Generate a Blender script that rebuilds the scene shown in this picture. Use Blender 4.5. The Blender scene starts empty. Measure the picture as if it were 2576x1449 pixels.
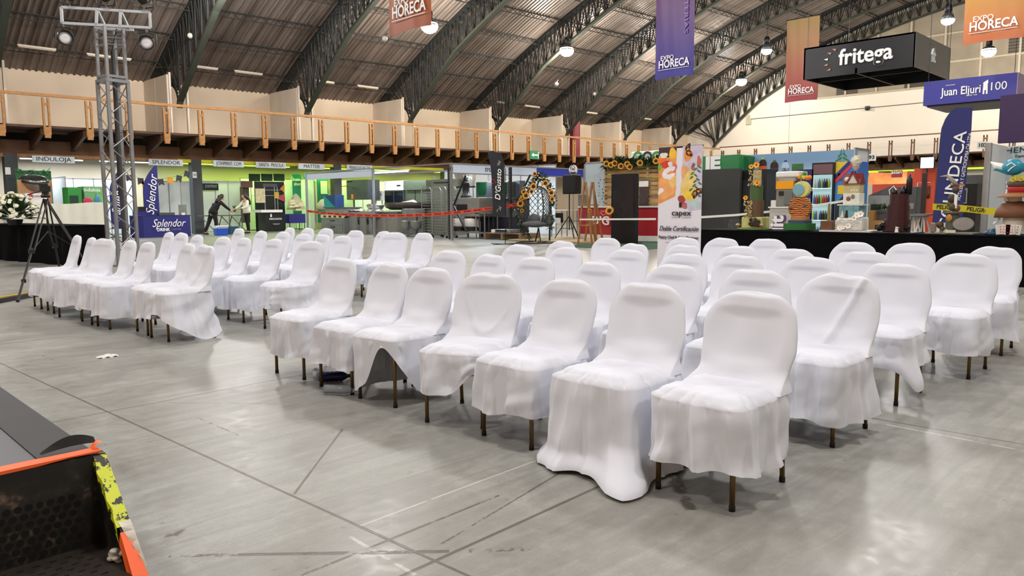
import bpy, bmesh, math, random
from mathutils import Vector, Matrix, Euler, noise
PI=math.pi
col=bpy.context.scene.collection
scn=bpy.context.scene
def R(d): return math.radians(d)
# ---------------------------------------------------------------- camera model (2576 x 1449 frame)
W,H=2576,1449
F=1900.0; PITCH=R(6.28); ROLL=R(0.34); CAMZ=1.25; TH=R(44.7)
def _basis():
    cp,sp=math.cos(PITCH),math.sin(PITCH); c,s=math.cos(ROLL),math.sin(ROLL)
    f0=Vector((math.cos(TH),math.sin(TH),0)); r0=Vector((math.sin(TH),-math.cos(TH),0)); z=Vector((0,0,1))
    f=f0*cp-z*sp; u=f0*sp+z*cp
    return f,r0*c-u*s,u*c+r0*s
FW,RT,UP=_basis()
def ray(px,py): return FW+RT*((px-W/2)/F)-UP*((py-H/2)/F)
def G(px,py,z=0.0):
    d=ray(px,py); t=(z-CAMZ)/d.z; return Vector((d.x*t,d.y*t,z))
def YP(px,py,y):
    d=ray(px,py); t=y/d.y; return Vector((d.x*t,y,CAMZ+d.z*t))
def XP(px,py,x):
    d=ray(px,py); t=x/d.x; return Vector((x,d.y*t,CAMZ+d.z*t))
# ---------------------------------------------------------------- materials
def lin(c):
    if isinstance(c,str): c=tuple(int(c[i:i+2],16) for i in (0,2,4))
    return tuple((v/255/12.92 if v/255<=.04045 else ((v/255+.055)/1.055)**2.4) for v in c)+(1,)
MATS={}
def mat(name,c,rough=.6,metal=0,emit=0,var=0,vscale=8,bump=0,bscale=30,bdist=.01,spec=None,alpha=1,trans=0,ior=None):
    if name in MATS: return MATS[name]
    m=bpy.data.materials.new(name); m.use_nodes=True; nt=m.node_tree; b=nt.nodes['Principled BSDF']
    b.inputs['Base Color'].default_value=lin(c); b.inputs['Roughness'].default_value=rough; b.inputs['Metallic'].default_value=metal
    if spec is not None: b.inputs['Specular IOR Level'].default_value=spec
    if ior: b.inputs['IOR'].default_value=ior
    if trans: b.inputs['Transmission Weight'].default_value=trans
    if alpha<1: b.inputs['Alpha'].default_value=alpha
    if emit:
        b.inputs['Emission Color'].default_value=lin(c); b.inputs['Emission Strength'].default_value=emit
    if var or bump:
        tc=nt.nodes.new('ShaderNodeTexCoord'); 
    if var:
        n=nt.nodes.new('ShaderNodeTexNoise'); n.inputs['Scale'].default_value=vscale; n.inputs['Detail'].default_value=5
        nt.links.new(tc.outputs['Object'],n.inputs['Vector'])
        mr=nt.nodes.new('ShaderNodeMapRange'); mr.inputs['From Min'].default_value=.25; mr.inputs['From Max'].default_value=.75
        mr.inputs['To Min'].default_value=1-var; mr.inputs['To Max'].default_value=1+var*.6
        nt.links.new(n.outputs['Fac'],mr.inputs['Value'])
        mx=nt.nodes.new('ShaderNodeVectorMath'); mx.operation='SCALE'; mx.inputs[0].default_value=lin(c)[:3]
        nt.links.new(mr.outputs[0],mx.inputs['Scale']); nt.links.new(mx.outputs[0],b.inputs['Base Color'])
    if bump:
        n2=nt.nodes.new('ShaderNodeTexNoise'); n2.inputs['Scale'].default_value=bscale; n2.inputs['Detail'].default_value=4
        nt.links.new(tc.outputs['Object'],n2.inputs['Vector'])
        bp=nt.nodes.new('ShaderNodeBump'); bp.inputs['Strength'].default_value=bump; bp.inputs['Distance'].default_value=bdist
        nt.links.new(n2.outputs['Fac'],bp.inputs['Height']); nt.links.new(bp.outputs[0],b.inputs['Normal'])
    MATS[name]=m; return m
def grad(name,stops,axis='Z',lo=0,hi=1,rough=.4):
    """printed colour gradient along an object axis"""
    if name in MATS: return MATS[name]
    m=bpy.data.materials.new(name); m.use_nodes=True; nt=m.node_tree; b=nt.nodes['Principled BSDF']; b.inputs['Roughness'].default_value=rough
    tc=nt.nodes.new('ShaderNodeTexCoord'); sp=nt.nodes.new('ShaderNodeSeparateXYZ'); nt.links.new(tc.outputs['Object'],sp.inputs[0])
    mr=nt.nodes.new('ShaderNodeMapRange'); mr.inputs['From Min'].default_value=lo; mr.inputs['From Max'].default_value=hi
    nt.links.new(sp.outputs[axis],mr.inputs['Value']); cr=nt.nodes.new('ShaderNodeValToRGB'); nt.links.new(mr.outputs[0],cr.inputs[0])
    e=cr.color_ramp.elements
    while len(e)<len(stops): e.new(.5)
    for i,(p,c) in enumerate(stops): e[i].position=p; e[i].color=lin(c)
    nt.links.new(cr.outputs[0],b.inputs['Base Color']); MATS[name]=m; return m
# ---------------------------------------------------------------- mesh building
class MB:
    def __init__(s): s.v=[]; s.f=[]; s.mi=[]; s.cur=0
    def add(s,vs,fs):
        o=len(s.v); s.v+= [tuple(v) for v in vs]; s.f+=[tuple(i+o for i in f) for f in fs]; s.mi+=[s.cur]*len(fs); return s
    def box(s,a,b,M=None):
        x0,y0,z0=a; x1,y1,z1=b
        vs=[Vector(p) for p in ((x0,y0,z0),(x1,y0,z0),(x1,y1,z0),(x0,y1,z0),(x0,y0,z1),(x1,y0,z1),(x1,y1,z1),(x0,y1,z1))]
        if M is not None: vs=[M@v for v in vs]
        return s.add(vs,[(0,3,2,1),(4,5,6,7),(0,1,5,4),(1,2,6,5),(2,3,7,6),(3,0,4,7)])
    def cbox(s,c,d,M=None): return s.box([c[i]-d[i]/2 for i in range(3)],[c[i]+d[i]/2 for i in range(3)],M)
    def bar(s,p,q,w,h=None,up=(0,0,1)):
        p=Vector(p);q=Vector(q);h=h or w; d=(q-p); L=d.length
        if L<1e-6: return s
        d/=L; u=Vector(up)
        if abs(d.dot(u))>.98: u=Vector((1,0,0))
        sd=d.cross(u).normalized(); u=sd.cross(d)
        vs=[]
        for e in (p,q):
            for a,b in ((-1,-1),(1,-1),(1,1),(-1,1)): vs.append(e+sd*(a*w/2)+u*(b*h/2))
        return s.add(vs,[(3,2,1,0),(4,5,6,7),(0,1,5,4),(1,2,6,5),(2,3,7,6),(3,0,4,7)])
    def tube(s,pts,r,n=8,cap=True):
        pts=[Vector(p) for p in pts]; rs=r if isinstance(r,(list,tuple)) else [r]*len(pts); vs=[];fs=[]; pu=None
        for i,p in enumerate(pts):
            d=(pts[min(i+1,len(pts)-1)]-pts[max(i-1,0)]).normalized()
            if pu is None: pu=d.orthogonal().normalized()
            u=(pu-d*pu.dot(d)); u=u.normalized() if u.length>1e-6 else d.orthogonal().normalized(); w=d.cross(u); pu=u
            for k in range(n):
                a=2*PI*k/n; vs.append(p+u*(math.cos(a)*rs[i])+w*(math.sin(a)*rs[i]))
        for i in range(len(pts)-1):
            for k in range(n): fs.append((i*n+k,i*n+(k+1)%n,(i+1)*n+(k+1)%n,(i+1)*n+k))
        if cap: fs.append(tuple(range(n-1,-1,-1))); fs.append(tuple(range((len(pts)-1)*n,len(pts)*n)))
        return s.add(vs,fs)
    def lathe(s,prof,c=(0,0,0),n=20,sx=1,sy=1,M=None):
        vs=[];fs=[];m=len(prof)
        for k in range(n):
            a=2*PI*k/n
            for r,z in prof: vs.append(Vector((math.cos(a)*r*sx,math.sin(a)*r*sy,z)))
        for k in range(n):
            for i in range(m-1): fs.append((k*m+i,((k+1)%n)*m+i,((k+1)%n)*m+i+1,k*m+i+1))
        if prof[0][0]>1e-5: fs.append(tuple(k*m for k in range(n-1,-1,-1)))
        if prof[-1][0]>1e-5: fs.append(tuple(k*m+m-1 for k in range(n)))
        c=Vector(c); vs=[(M@v if M is not None else v)+c for v in vs]
        return s.add(vs,fs)
    def ball(s,c,r,n=12,sx=1,sy=1,sz=1,M=None):
        m=max(5,n//2); return s.lathe([(max(math.sin(PI*i/m)*r,0),-math.cos(PI*i/m)*r*sz) for i in range(m+1)],c,n,sx,sy,M)
    def prism(s,pts,M,d):
        """outline (u,v) extruded by d along local z, placed by M"""
        n=len(pts); vs=[M@Vector((u,v,0)) for u,v in pts]+[M@Vector((u,v,-d)) for u,v in pts]
        return s.add(vs,[tuple(range(n)),tuple(range(2*n-1,n-1,-1))]+[(i,i+n,(i+1)%n+n,(i+1)%n) for i in range(n)])
    def grid(s,fn,nu,nv,closeu=False):
        vs=[fn(i/nu,j/nv) for i in range(nu+(0 if closeu else 1)) for j in range(nv+1)]; m=nv+1; fs=[]
        N=nu if closeu else nu
        for i in range(N):
            i2=(i+1)%nu if closeu else i+1
            for j in range(nv): fs.append((i*m+j,i2*m+j,i2*m+j+1,i*m+j+1))
        return s.add(vs,fs)
    def mesh(s,name,smooth=False,weld=False):
        me=bpy.data.meshes.new(name); me.from_pydata(s.v,[],s.f); 
        if s.mi and max(s.mi)>0: me.polygons.foreach_set('material_index',s.mi)
        bm=bmesh.new(); bm.from_mesh(me)
        if weld: bmesh.ops.remove_doubles(bm,verts=bm.verts,dist=1e-4)
        bmesh.ops.recalc_face_normals(bm,faces=bm.faces); bm.to_mesh(me); bm.free()
        if smooth: me.polygons.foreach_set('use_smooth',[True]*len(me.polygons))
        me.update(); return me
    def obj(s,name,m,parent=None,smooth=False,weld=False,**kw):
        me=s.mesh(name,smooth,weld)
        for x in (m if isinstance(m,(list,tuple)) else [m]): me.materials.append(x)
        return link(name,me,parent,**kw)
def link(name,data,parent=None,label=None,cat=None,group=None,kind=None,bevel=0):
    o=bpy.data.objects.new(name,data); col.objects.link(o)
    if parent is not None: o.parent=parent
    if label: o['label']=label
    if cat: o['category']=cat
    if group: o['group']=group
    if kind: o['kind']=kind
    if bevel:
        b=o.modifiers.new('bevel','BEVEL'); b.width=bevel; b.segments=2; b.limit_method='ANGLE'
    return o
def thing(name,label,cat,loc=(0,0,0),rz=0,group=None):
    o=link(name,None,None,label,cat,group); o.location=loc; o.rotation_euler=(0,0,rz); o.empty_display_size=.2; return o
def struct(name,mb,m,**k): return mb.obj(name,m,kind='structure',**k)
def copy_tree(o,parent=None):
    c=o.copy(); col.objects.link(c)
    if parent is not None: c.parent=parent; c.matrix_parent_inverse=o.matrix_parent_inverse.copy()
    for ch in list(o.children): copy_tree(ch,c)
    return c
# frames: NX = board facing -x (towards the seats), NY = board facing -y (left wall stalls)
def NX(x,y,z): return Matrix(((0,0,-1,x),(-1,0,0,y),(0,1,0,z),(0,0,0,1)))
def NY(x,y,z): return Matrix(((1,0,0,x),(0,0,-1,y),(0,1,0,z),(0,0,0,1)))
TXT={}
def text(s,M,size,m,parent,name='lettering',w=None,bold=0,shear=0,align='CENTER',ext=.004,spacing=1,lsp=1.0,label=None):
    """M: frame whose x is the reading direction; text centred on its origin"""
    cu=bpy.data.curves.new('t','FONT'); cu.body=s; cu.size=size; cu.align_x=align; cu.align_y='CENTER'; cu.extrude=ext; cu.offset=bold*size; cu.shear=shear; cu.space_character=spacing; cu.space_line=lsp; cu.resolution_u=3
    o=bpy.data.objects.new('t',cu); col.objects.link(o); bpy.context.view_layer.update()
    me=bpy.data.meshes.new_from_object(o.evaluated_get(bpy.context.evaluated_depsgraph_get())); bpy.data.objects.remove(o)
    xs=[v.co.x for v in me.vertices] or [0]; wd=max(xs)-min(xs); sx=(w/wd) if (w and wd>0) else 1
    me.transform(Matrix.Diagonal((sx,1,1,1))); me.transform(M); me.materials.clear(); me.materials.append(m)
    return link(name,me,parent,label=label)
# ---------------------------------------------------------------- shared materials
M_white=mat('painted_white','e6e4e0',.5,var=.05,vscale=2)
M_panel=mat('booth_panel_white','e2e6e8',.45,var=.03,vscale=1)
M_alu=mat('aluminium',(176,178,180),.35,.9,var=.08)
M_steel=mat('brushed_steel',(168,168,164),.32,.85,var=.12,vscale=5)
M_steelw=mat('light_steel',(150,153,152),.4,.6,var=.15,vscale=4)
M_dsteel=mat('grey_steel',(92,94,96),.4,.6,var=.15,vscale=4)
M_black=mat('black_metal',(16,16,17),.45)
M_blackp=mat('black_plastic',(14,14,16),.35)
M_bcloth=mat('black_cloth',(13,13,16),.95,var=.3,vscale=6,spec=.1)
M_glassd=mat('dark_glass',(20,22,24),.08)
M_wood=mat('golden_pine',(160,112,60),.55,var=.25,vscale=9)
M_brown=mat('dark_stained_timber',(74,44,22),.6,var=.35,vscale=4)
M_txt=mat('black_ink',(18,18,22),.6)
M_twhite=mat('white_ink',(240,240,240),.5)
M_green=mat('green_print',(34,120,62),.5,var=.1)
M_navy=mat('navy_cloth',(30,32,92),.8,var=.15)
# ---------------------------------------------------------------- camera
cam=bpy.data.objects.new('camera',bpy.data.cameras.new('camera')); col.objects.link(cam); scn.camera=cam
cam.data.sensor_width=36; cam.data.lens=36*F/W; cam.data.clip_start=.05; cam.data.clip_end=300
cam.matrix_world=Matrix(((RT.x,UP.x,-FW.x,0),(RT.y,UP.y,-FW.y,0),(RT.z,UP.z,-FW.z,CAMZ),(0,0,0,1)))
vs=scn.view_settings; scn.display_settings.display_device='sRGB'; vs.view_transform='Standard'; vs.look='None'; vs.exposure=0; vs.gamma=1; vs.use_curve_mapping=False
wd=bpy.data.worlds.new('world'); scn.world=wd; wd.use_nodes=True
wd.node_tree.nodes['Background'].inputs[0].default_value=(.9,.86,.8,1); wd.node_tree.nodes['Background'].inputs[1].default_value=.05
# ---------------------------------------------------------------- hall shell
XE=61.5; YW=38.0; YR=-19.4; XB=-14.0; YB=33.0; XBE=58.4
def fz(x): return 1+.0013*(x-XE)
def roof(x,y): return 1.25+(16.86-.0113*(y-9.3)**2-1.25)*fz(x)
def LZ(x,z): return 1.25+(z-1.25)*(1+.0017*(x-30))
def floor_mat():
    m=bpy.data.materials.new('polished_concrete'); m.use_nodes=True; nt=m.node_tree; N=nt.nodes; K=nt.links; b=N['Principled BSDF']
    geo=N.new('ShaderNodeNewGeometry'); P=geo.outputs['Position']
    def noi(sc,det=4,rough=.55,vec=None,dist=0):
        n=N.new('ShaderNodeTexNoise'); n.inputs['Scale'].default_value=sc; n.inputs['Detail'].default_value=det; n.inputs['Roughness'].default_value=rough; n.inputs['Distortion'].default_value=dist
        K.new(vec or P,n.inputs['Vector']); return n.outputs['Fac']
    def mth(op,a,b_=None,c=None,clamp=False):
        n=N.new('ShaderNodeMath'); n.operation=op; n.use_clamp=clamp
        for i,v in enumerate((a,b_,c)):
            if v is None: continue
            if isinstance(v,(int,float)): n.inputs[i].default_value=v
            else: K.new(v,n.inputs[i])
        return n.outputs[0]
    def mrange(v,a,b_,c,d):
        n=N.new('ShaderNodeMapRange'); 
        for i,x in zip(('From Min','From Max','To Min','To Max'),(a,b_,c,d)): n.inputs[i].default_value=x
        K.new(v,n.inputs['Value']); return n.outputs[0]
    sep=N.new('ShaderNodeSeparateXYZ'); K.new(P,sep.inputs[0]); X,Y=sep.outputs[0],sep.outputs[1]
    big=noi(.35,3); mid=noi(1.6,5,.6,dist=.6); fine=noi(14,6,.65); grit=noi(90,3,.7)
    # long drag marks: stretched noise
    mp=N.new('ShaderNodeMapping'); mp.inputs['Rotation'].default_value=(0,0,R(20)); mp.inputs['Scale'].default_value=(1.2,12,1); K.new(P,mp.inputs[0])
    drag=noi(1.0,6,.6,mp.outputs[0],1.0)
    v=mth('ADD',mrange(big,.3,.7,-.05,.05),mrange(mid,.3,.7,-.06,.05))
    v=mth('ADD',v,mrange(fine,.3,.7,-.035,.035)); v=mth('ADD',v,mrange(drag,.35,.65,-.035,.03)); v=mth('ADD',v,mrange(grit,.3,.7,-.02,.02))
    # dark flecks
    fl=noi(7,2,.5); fk=noi(23,3,.6)
    spots=mth('MULTIPLY',mrange(fl,.66,.72,0,1),mrange(fk,.55,.62,0,.10)); v=mth('SUBTRACT',v,spots)
    v=mth('ADD',v,.50)
    def seg(p,q,wd,er=0):
        """mask of a straight stroke from p to q, er = how broken up it is"""
        (x0,y0),(x1,y1)=(p.x,p.y),(q.x,q.y); L=math.hypot(x1-x0,y1-y0); dx,dy=(x1-x0)/L,(y1-y0)/L
        ax=mth('SUBTRACT',X,x0); ay=mth('SUBTRACT',Y,y0)
        t=mth('ADD',mth('MULTIPLY',ax,dx),mth('MULTIPLY',ay,dy)); d=mth('ABSOLUTE',mth('SUBTRACT',mth('MULTIPLY',ax,dy),mth('MULTIPLY',ay,dx)))
        m1=mrange(d,wd*.35,wd*.65,1,0); m2=mth('MULTIPLY',mth('GREATER_THAN',t,0),mth('LESS_THAN',t,L)); r=mth('MULTIPLY',m1,m2)
        if er: r=mth('MULTIPLY',r,mrange(noi(11,5,.7),er,er+.08,0,1))
        return r
    def far(p,q,k0,k1): d=q-p; return p-d*k0,q+d*k1
    dark=None
    a,b2=far(G(0,913),G(982,1359.6),2,3); c,d_=far(G(99,1068.6),G(640,965.5),2,6); e,f_=far(G(1012,1449),G(1557.8,1200.6),2,9)
    g,h=far(G(2216.7,1056),G(2576,1118),8,3)
    strokes=[(a,b2,.014,0),(c,d_,.012,0),(e,f_,.017,0),(g,h,.012,0),(G(740,1243),G(861,1080),.014,0),
      (G(757,1448),G(1256,1246),.013,.40),(G(1100,1375),G(1448,1166),.010,.42),(G(425,1399),G(1130,1387),.022,.42),(G(1180,1386),G(1345,1381),.03,.50),
      (G(1672,1150),G(1738,1283),.05,.44),(G(0,866),G(300,833),.012,.40),(G(410,1370),G(470,1310),.05,.5),(G(80,884),G(190,928),.012,.5),(G(290,1128),G(520,1085),.008,.45),(G(495,1050),G(600,1095),.01,.5),(G(420,1013),G(700,1016),.008,.45)]
    for sgm in strokes:
        s_=seg(*sgm); dark=s_ if dark is None else mth('MAXIMUM',dark,s_)
    v=mth('SUBTRACT',v,mth('MULTIPLY',dark,.24))
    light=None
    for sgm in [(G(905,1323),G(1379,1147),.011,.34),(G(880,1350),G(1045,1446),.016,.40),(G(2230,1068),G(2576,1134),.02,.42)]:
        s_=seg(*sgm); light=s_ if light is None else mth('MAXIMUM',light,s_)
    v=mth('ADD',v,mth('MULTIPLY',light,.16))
    cr=N.new('ShaderNodeValToRGB'); K.new(v,cr.inputs[0]); el=cr.color_ramp.elements
    el[0].position=.0; el[0].color=lin((60,54,47)); el[1].position=1; el[1].color=lin((240,240,234))
    for p_,c_ in ((.3,(104,99,91)),(.5,(147,147,141)),(.62,(178,179,174))):
        x=el.new(p_); x.color=lin(c_)
    K.new(cr.outputs[0],b.inputs['Base Color'])
    r=mth('ADD',mrange(mid,.3,.7,.30,.44),mrange(fine,.3,.7,-.05,.08)); K.new(r,b.inputs['Roughness']); b.inputs['Specular IOR Level'].default_value=.35
    bp=N.new('ShaderNodeBump'); bp.inputs['Strength'].default_value=.12; bp.inputs['Distance'].default_value=.004
    K.new(mth('SUBTRACT',fine,mth('MULTIPLY',dark,1.5)),bp.inputs['Height']); K.new(bp.outputs[0],b.inputs['Normal'])
    return m
struct('floor',MB().box((XB,YR,-.2),(XE,YW,0)),floor_mat())
M_wallc=mat('cream_wall',(214,194,168),.75,var=.06,vscale=.5)
M_wallw=mat('white_upper_wall',(232,222,208),.7,var=.05,vscale=.4)
# left wall: tall end strips with sloping top
def wallpoly(name,pts,off,m):
    mb=MB(); n=len(pts); mb.add([Vector(p) for p in pts]+[Vector(p)+Vector(off) for p in pts],[tuple(range(n)),tuple(range(2*n-1,n-1,-1))]+[(i,i+n,(i+1)%n+n,(i+1)%n) for i in range(n)])
    return struct(name,mb,m)
wallpoly('wall_left',[(XB,YW,0),(XE,YW,0),(XE,YW,roof(XE,YW)+.1),(XB,YW,roof(XB,YW)+.1)],(0,.2,0),M_wallc)
wallpoly('wall_right',[(XB,YR,0),(XE,YR,0),(XE,YR,roof(XE,YR)+.1),(XB,YR,roof(XB,YR)+.1)],(0,-.2,0),M_wallc)
ys=[YR+(YW-YR)*i/40 for i in range(41)]
wallpoly('wall_end',[(XE,YR,0),(XE,YW,0)]+[(XE,y,roof(XE,y)+.1) for y in reversed(ys)],(.2,0,0),M_wallw)
wallpoly('wall_back',[(XB,YR,0),(XB,YW,0)]+[(XB,y,roof(XB,y)+.1) for y in reversed(ys)],(-.2,0,0),M_wallc)
# ribbed barrel roof
def roof_mat():
    m=bpy.data.materials.new('ribbed_roof_sheet'); m.use_nodes=True; nt=m.node_tree; N=nt.nodes; K=nt.links; b=N['Principled BSDF']; b.inputs['Roughness'].default_value=.42; b.inputs['Metallic'].default_value=.25
    geo=N.new('ShaderNodeNewGeometry'); sep=N.new('ShaderNodeSeparateXYZ'); K.new(geo.outputs['Position'],sep.inputs[0])
    mp=N.new('ShaderNodeMapping'); mp.inputs['Scale'].default_value=(2.2,.25,.25); K.new(geo.outputs['Position'],mp.inputs[0])
    n=N.new('ShaderNodeTexNoise'); n.inputs['Scale'].default_value=1; n.inputs['Detail'].default_value=6; K.new(mp.outputs[0],n.inputs['Vector'])
    cr=N.new('ShaderNodeValToRGB'); K.new(n.outputs['Fac'],cr.inputs[0]); e=cr.color_ramp.elements
    e[0].position=.3; e[0].color=lin((94,83,75)); e[1].position=.7; e[1].color=lin((138,126,118))
    w=N.new('ShaderNodeMath'); w.operation='FRACT'; d=N.new('ShaderNodeMath'); d.operation='DIVIDE'; d.inputs[1].default_value=.49; K.new(sep.outputs[0],d.inputs[0]); K.new(d.outputs[0],w.inputs[0])
    l=N.new('ShaderNodeMath'); l.operation='LESS_THAN'; l.inputs[1].default_value=.10; K.new(w.outputs[0],l.inputs[0])
    mx=N.new('ShaderNodeMix'); mx.data_type='RGBA'; mx.blend_type='MULTIPLY'; K.new(l.outputs[0],mx.inputs[0]); K.new(cr.outputs[0],mx.inputs[6]); mx.inputs[7].default_value=(.45,.42,.38,1)
    K.new(mx.outputs[2],b.inputs['Base Color']); return m
mb=MB(); prof=[(0,0),(.045,-.05),(.10,-.05),(.145,0)]; xs=[]; x=XB
while x<XE:
    xs+=[(min(x+a,XE),h) for a,h in prof]; x+=.245
ny=44
mb.add([(x_,YR+(YW-YR)*j/ny,roof(x_,YR+(YW-YR)*j/ny)+h) for x_,h in xs for j in range(ny+1)],[(i*(ny+1)+j,(i+1)*(ny+1)+j,(i+1)*(ny+1)+j+1,i*(ny+1)+j+1) for i in range(len(xs)-1) for j in range(ny)])
struct('ceiling',mb,roof_mat())
mb=MB(); mb.add([(x_,YR+(YW-YR)*j/ny,roof(x_,YR+(YW-YR)*j/ny)+.12) for x_ in (XB,XE) for j in range(ny+1)],[(j,ny+1+j,ny+2+j,j+1) for j in range(ny)])
# trusses
M_truss=mat('dark_green_steel',(26,27,25),.75,0,var=.2,vscale=3)
M_truss2=mat('olive_chord_steel',(46,50,40),.65,0,var=.15,vscale=3)
def chord_low(x,y):
    dep=1.10+max(0,y-24)*.07+max(0,y-31)*.23
    return roof(x,y)-.15-dep
def truss(xt,y0=-4,y1=37.6):
    t=thing('roof_truss',None,'roof truss',(xt,0,0))
    n=56; Y=[y0+(y1-y0)*i/n for i in range(n+1)]
    mb=MB()
    for i in range(n): mb.bar((0,Y[i],roof(xt,Y[i])-.14),(0,Y[i+1],roof(xt,Y[i+1])-.14),.5,.12)
    mb.obj('upper_chord',M_truss,t)
    yl=35.0; mb=MB(); L=[y for y in Y if y<yl]+[yl]
    for i in range(len(L)-1): mb.bar((0,L[i],chord_low(xt,L[i])),(0,L[i+1],chord_low(xt,L[i+1])),.26,.12)
    mb.bar((0,yl-.02,chord_low(xt,yl)),(0,yl+.1,chord_low(xt,yl)-.25),.24,.14)
    mb.obj('lower_chord',M_truss2,t)
    mb=MB(); k=0; yy=y0; st=.32
    while yy<yl-st:
        a=(yy,roof(xt,yy)-.16); b_=(yy+st,chord_low(xt,yy+st)); c=(yy+2*st,roof(xt,yy+2*st)-.16)
        for sx,sl in ((-.2,-.1),(.2,.1)):
            mb.bar((sx,a[0],a[1]),(sl,b_[0],b_[1]),.05); mb.bar((sl,b_[0],b_[1]),(sl+sx*.5,b_[0],roof(xt,b_[0])-.16),.05); mb.bar((sl,b_[0],b_[1]),(sx,c[0],c[1]),.04)
        yy+=st*2
    for yy_ in (35.6,36.2,36.8,37.3):
        for sx in (-.15,.15): mb.bar((sx*.5,yl,chord_low(xt,yl)+(yy_-35.6)*.3),(sx,yy_,roof(xt,yy_)-.16),.05)
    mb.obj('web',M_truss,t); return t
TX=[(7.1,'leftmost'),(14.2,'second'),(20.6,'third'),(27.2,'fourth'),(34.1,'fifth'),(41.0,'sixth'),(47.8,'seventh'),(54.7,'eighth')]
for x,nm in TX:
    t=truss(x); t['label']='dark green curved lattice roof truss, %s from the left'%nm; t['group']='curved roof trusses'
t=truss(61.0); t['label']='dark curved roof truss standing flat against the pale end wall'; t['group']='curved roof trusses'
yp=36.6; k=0
names=['first','second','third','fourth','fifth','sixth','seventh','eighth','ninth','tenth','eleventh','twelfth','thirteenth','fourteenth']
while k<13:
    mb=MB(); xx=XB+.5; z0=lambda x:roof(x,yp)-.10
    while xx<XE-.7:
        mb.bar((xx,yp,z0(xx)),(xx+.7,yp,z0(xx+.7)),.05); mb.bar((xx,yp-.05,z0(xx)-.26),(xx+.7,yp-.05,z0(xx+.7)-.26),.03)
        mb.bar((xx,yp,z0(xx)),(xx+.35,yp-.05,z0(xx)-.26),.022); mb.bar((xx+.35,yp-.05,z0(xx)-.26),(xx+.7,yp,z0(xx)),.022); xx+=.7
    mb.obj('roof_purlin',M_truss,label='thin lattice purlin along the hall under the roof, %s above the left wall'%names[k],cat='purlin',group='lattice roof purlins')
    yp-=1.72+.05*k; k+=1
# white boxed piers under each truss foot, mezzanine deck, fascia, joists, rail
M_pier=mat('pier_panel',(204,190,172),.7,var=.06,vscale=1)
for i,(x,_) in enumerate(TX):
    zt=LZ(x,7.3); mb=MB().box((x-.45,35.25,LZ(x,4.5)),(x-.37,YW-.01,zt)).box((x-.36,35.2,LZ(x,4.5)),(x-.28,35.3,zt+.1)).box((x+.42,35.25,LZ(x,4.5)),(x+.5,35.4,zt-.1))
    mb.box((x-.46,36.6,LZ(x,4.5)),(x-.452,36.63,zt))
    struct('trim_%d'%(i+1),mb,M_pier)
def longbox(xa,xb,y0,y1,z0,z1,n=6,mb=None):
    mb=mb or MB()
    for i in range(n):
        a=xa+(xb-xa)*i/n; b_=xa+(xb-xa)*(i+1)/n
        vs=[(a,y0,LZ(a,z0)),(b_,y0,LZ(b_,z0)),(b_,y1,LZ(b_,z0)),(a,y1,LZ(a,z0)),(a,y0,LZ(a,z1)),(b_,y0,LZ(b_,z1)),(b_,y1,LZ(b_,z1)),(a,y1,LZ(a,z1))]
        mb.add(vs,[(0,3,2,1),(4,5,6,7),(0,1,5,4),(1,2,6,5),(2,3,7,6),(3,0,4,7)])
    return mb
mb=longbox(XB,XE-.02,YB+.1,YW-.01,4.38,4.47); mb.box((XBE+.1,YR+.05,LZ(60,4.38)),(XE-.02,YB+.1,LZ(60,4.47)))
struct('trim_10',mb,M_brown)  # mezzanine deck
mb=longbox(XB,XBE,YB+1.9,YB+2.1,3.42,4.0); mb.box((XBE+1.9,YR+.05,3.6),(XBE+2.1,YB+2,4.15)); struct('trim_11',mb,mat('brown_header_beam',(104,66,36),.6,var=.3,vscale=3))
M_yel=mat('yellow_edge_board',(214,206,40),.6); 
mb=longbox(13.9,XBE,YB+1.85,YB+1.9,3.30,3.45); struct('trim_12',mb,M_yel)
mb=longbox(XB,13.9,YB+1.85,YB+1.9,3.30,3.45); struct('trim_13',mb,M_wood)
mb=longbox(XB,XE,YW-2.0,YW-1.95,3.35,4.38); mb.box((XE-.6,YR+.1,3.6),(XE-.55,YB+3,4.5)); struct('trim_14',mb,mat('dark_soffit',(40,30,24),.8,var=.2))
# joists: tapered brackets
mbj=MB(); x=-4.0+.35
k=0
while x<57:
    z=lambda v:LZ(x,v)
    mbj.add([(x+dx,y,zz) for dx in (0,.12) for y,zz in ((YB+.15,z(4.36)),(YB+.15,z(4.12)),(YB+2.2,z(3.5)),(YB+2.2,z(3.9)),(YB+2.2,z(4.36)))],[(0,1,2,3,4),(9,8,7,6,5),(0,5,6,1),(1,6,7,2),(2,7,8,3),(4,9,5,0)])
    x+=1.475
struct('trim_15',mbj,M_brown)
mb=MB(); y=31.0
while y>YR+1:
    mb.add([(xx,y+dy,zz) for dy in (0,.12) for xx,zz in ((XBE+.15,4.6),(XBE+.15,4.35),(XBE+2.2,3.7),(XBE+2.2,4.6))],[(0,1,2,3),(7,6,5,4),(0,4,5,1),(1,5,6,2),(3,7,4,0)]); y-=1.5
struct('trim_16',mb,M_brown)
def baluster(dark=False):
    mb=MB(); 
    for s in (-.09,.09): mb.box((s-.035,-.05,-.0),(s+.035,.05,1.36)); mb.box((s-.035,.0,1.3),(s+.035,.05,1.42))
    mb.box((-.06,-.04,1.12),(.06,.04,1.22)); mb.box((-.10,-.055,-.12),(.10,.055,.30))
    return mb.mesh('baluster')
bme=baluster(); bme.materials.append(M_wood); k=0; x=18.67-1.475*16
M_bdark=mat('brown_varnished_post',(96,58,34),.5,var=.2)
bal=[]
while x<57.5:
    if x>-3:
        bal.append(x)
    x+=1.475
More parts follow.
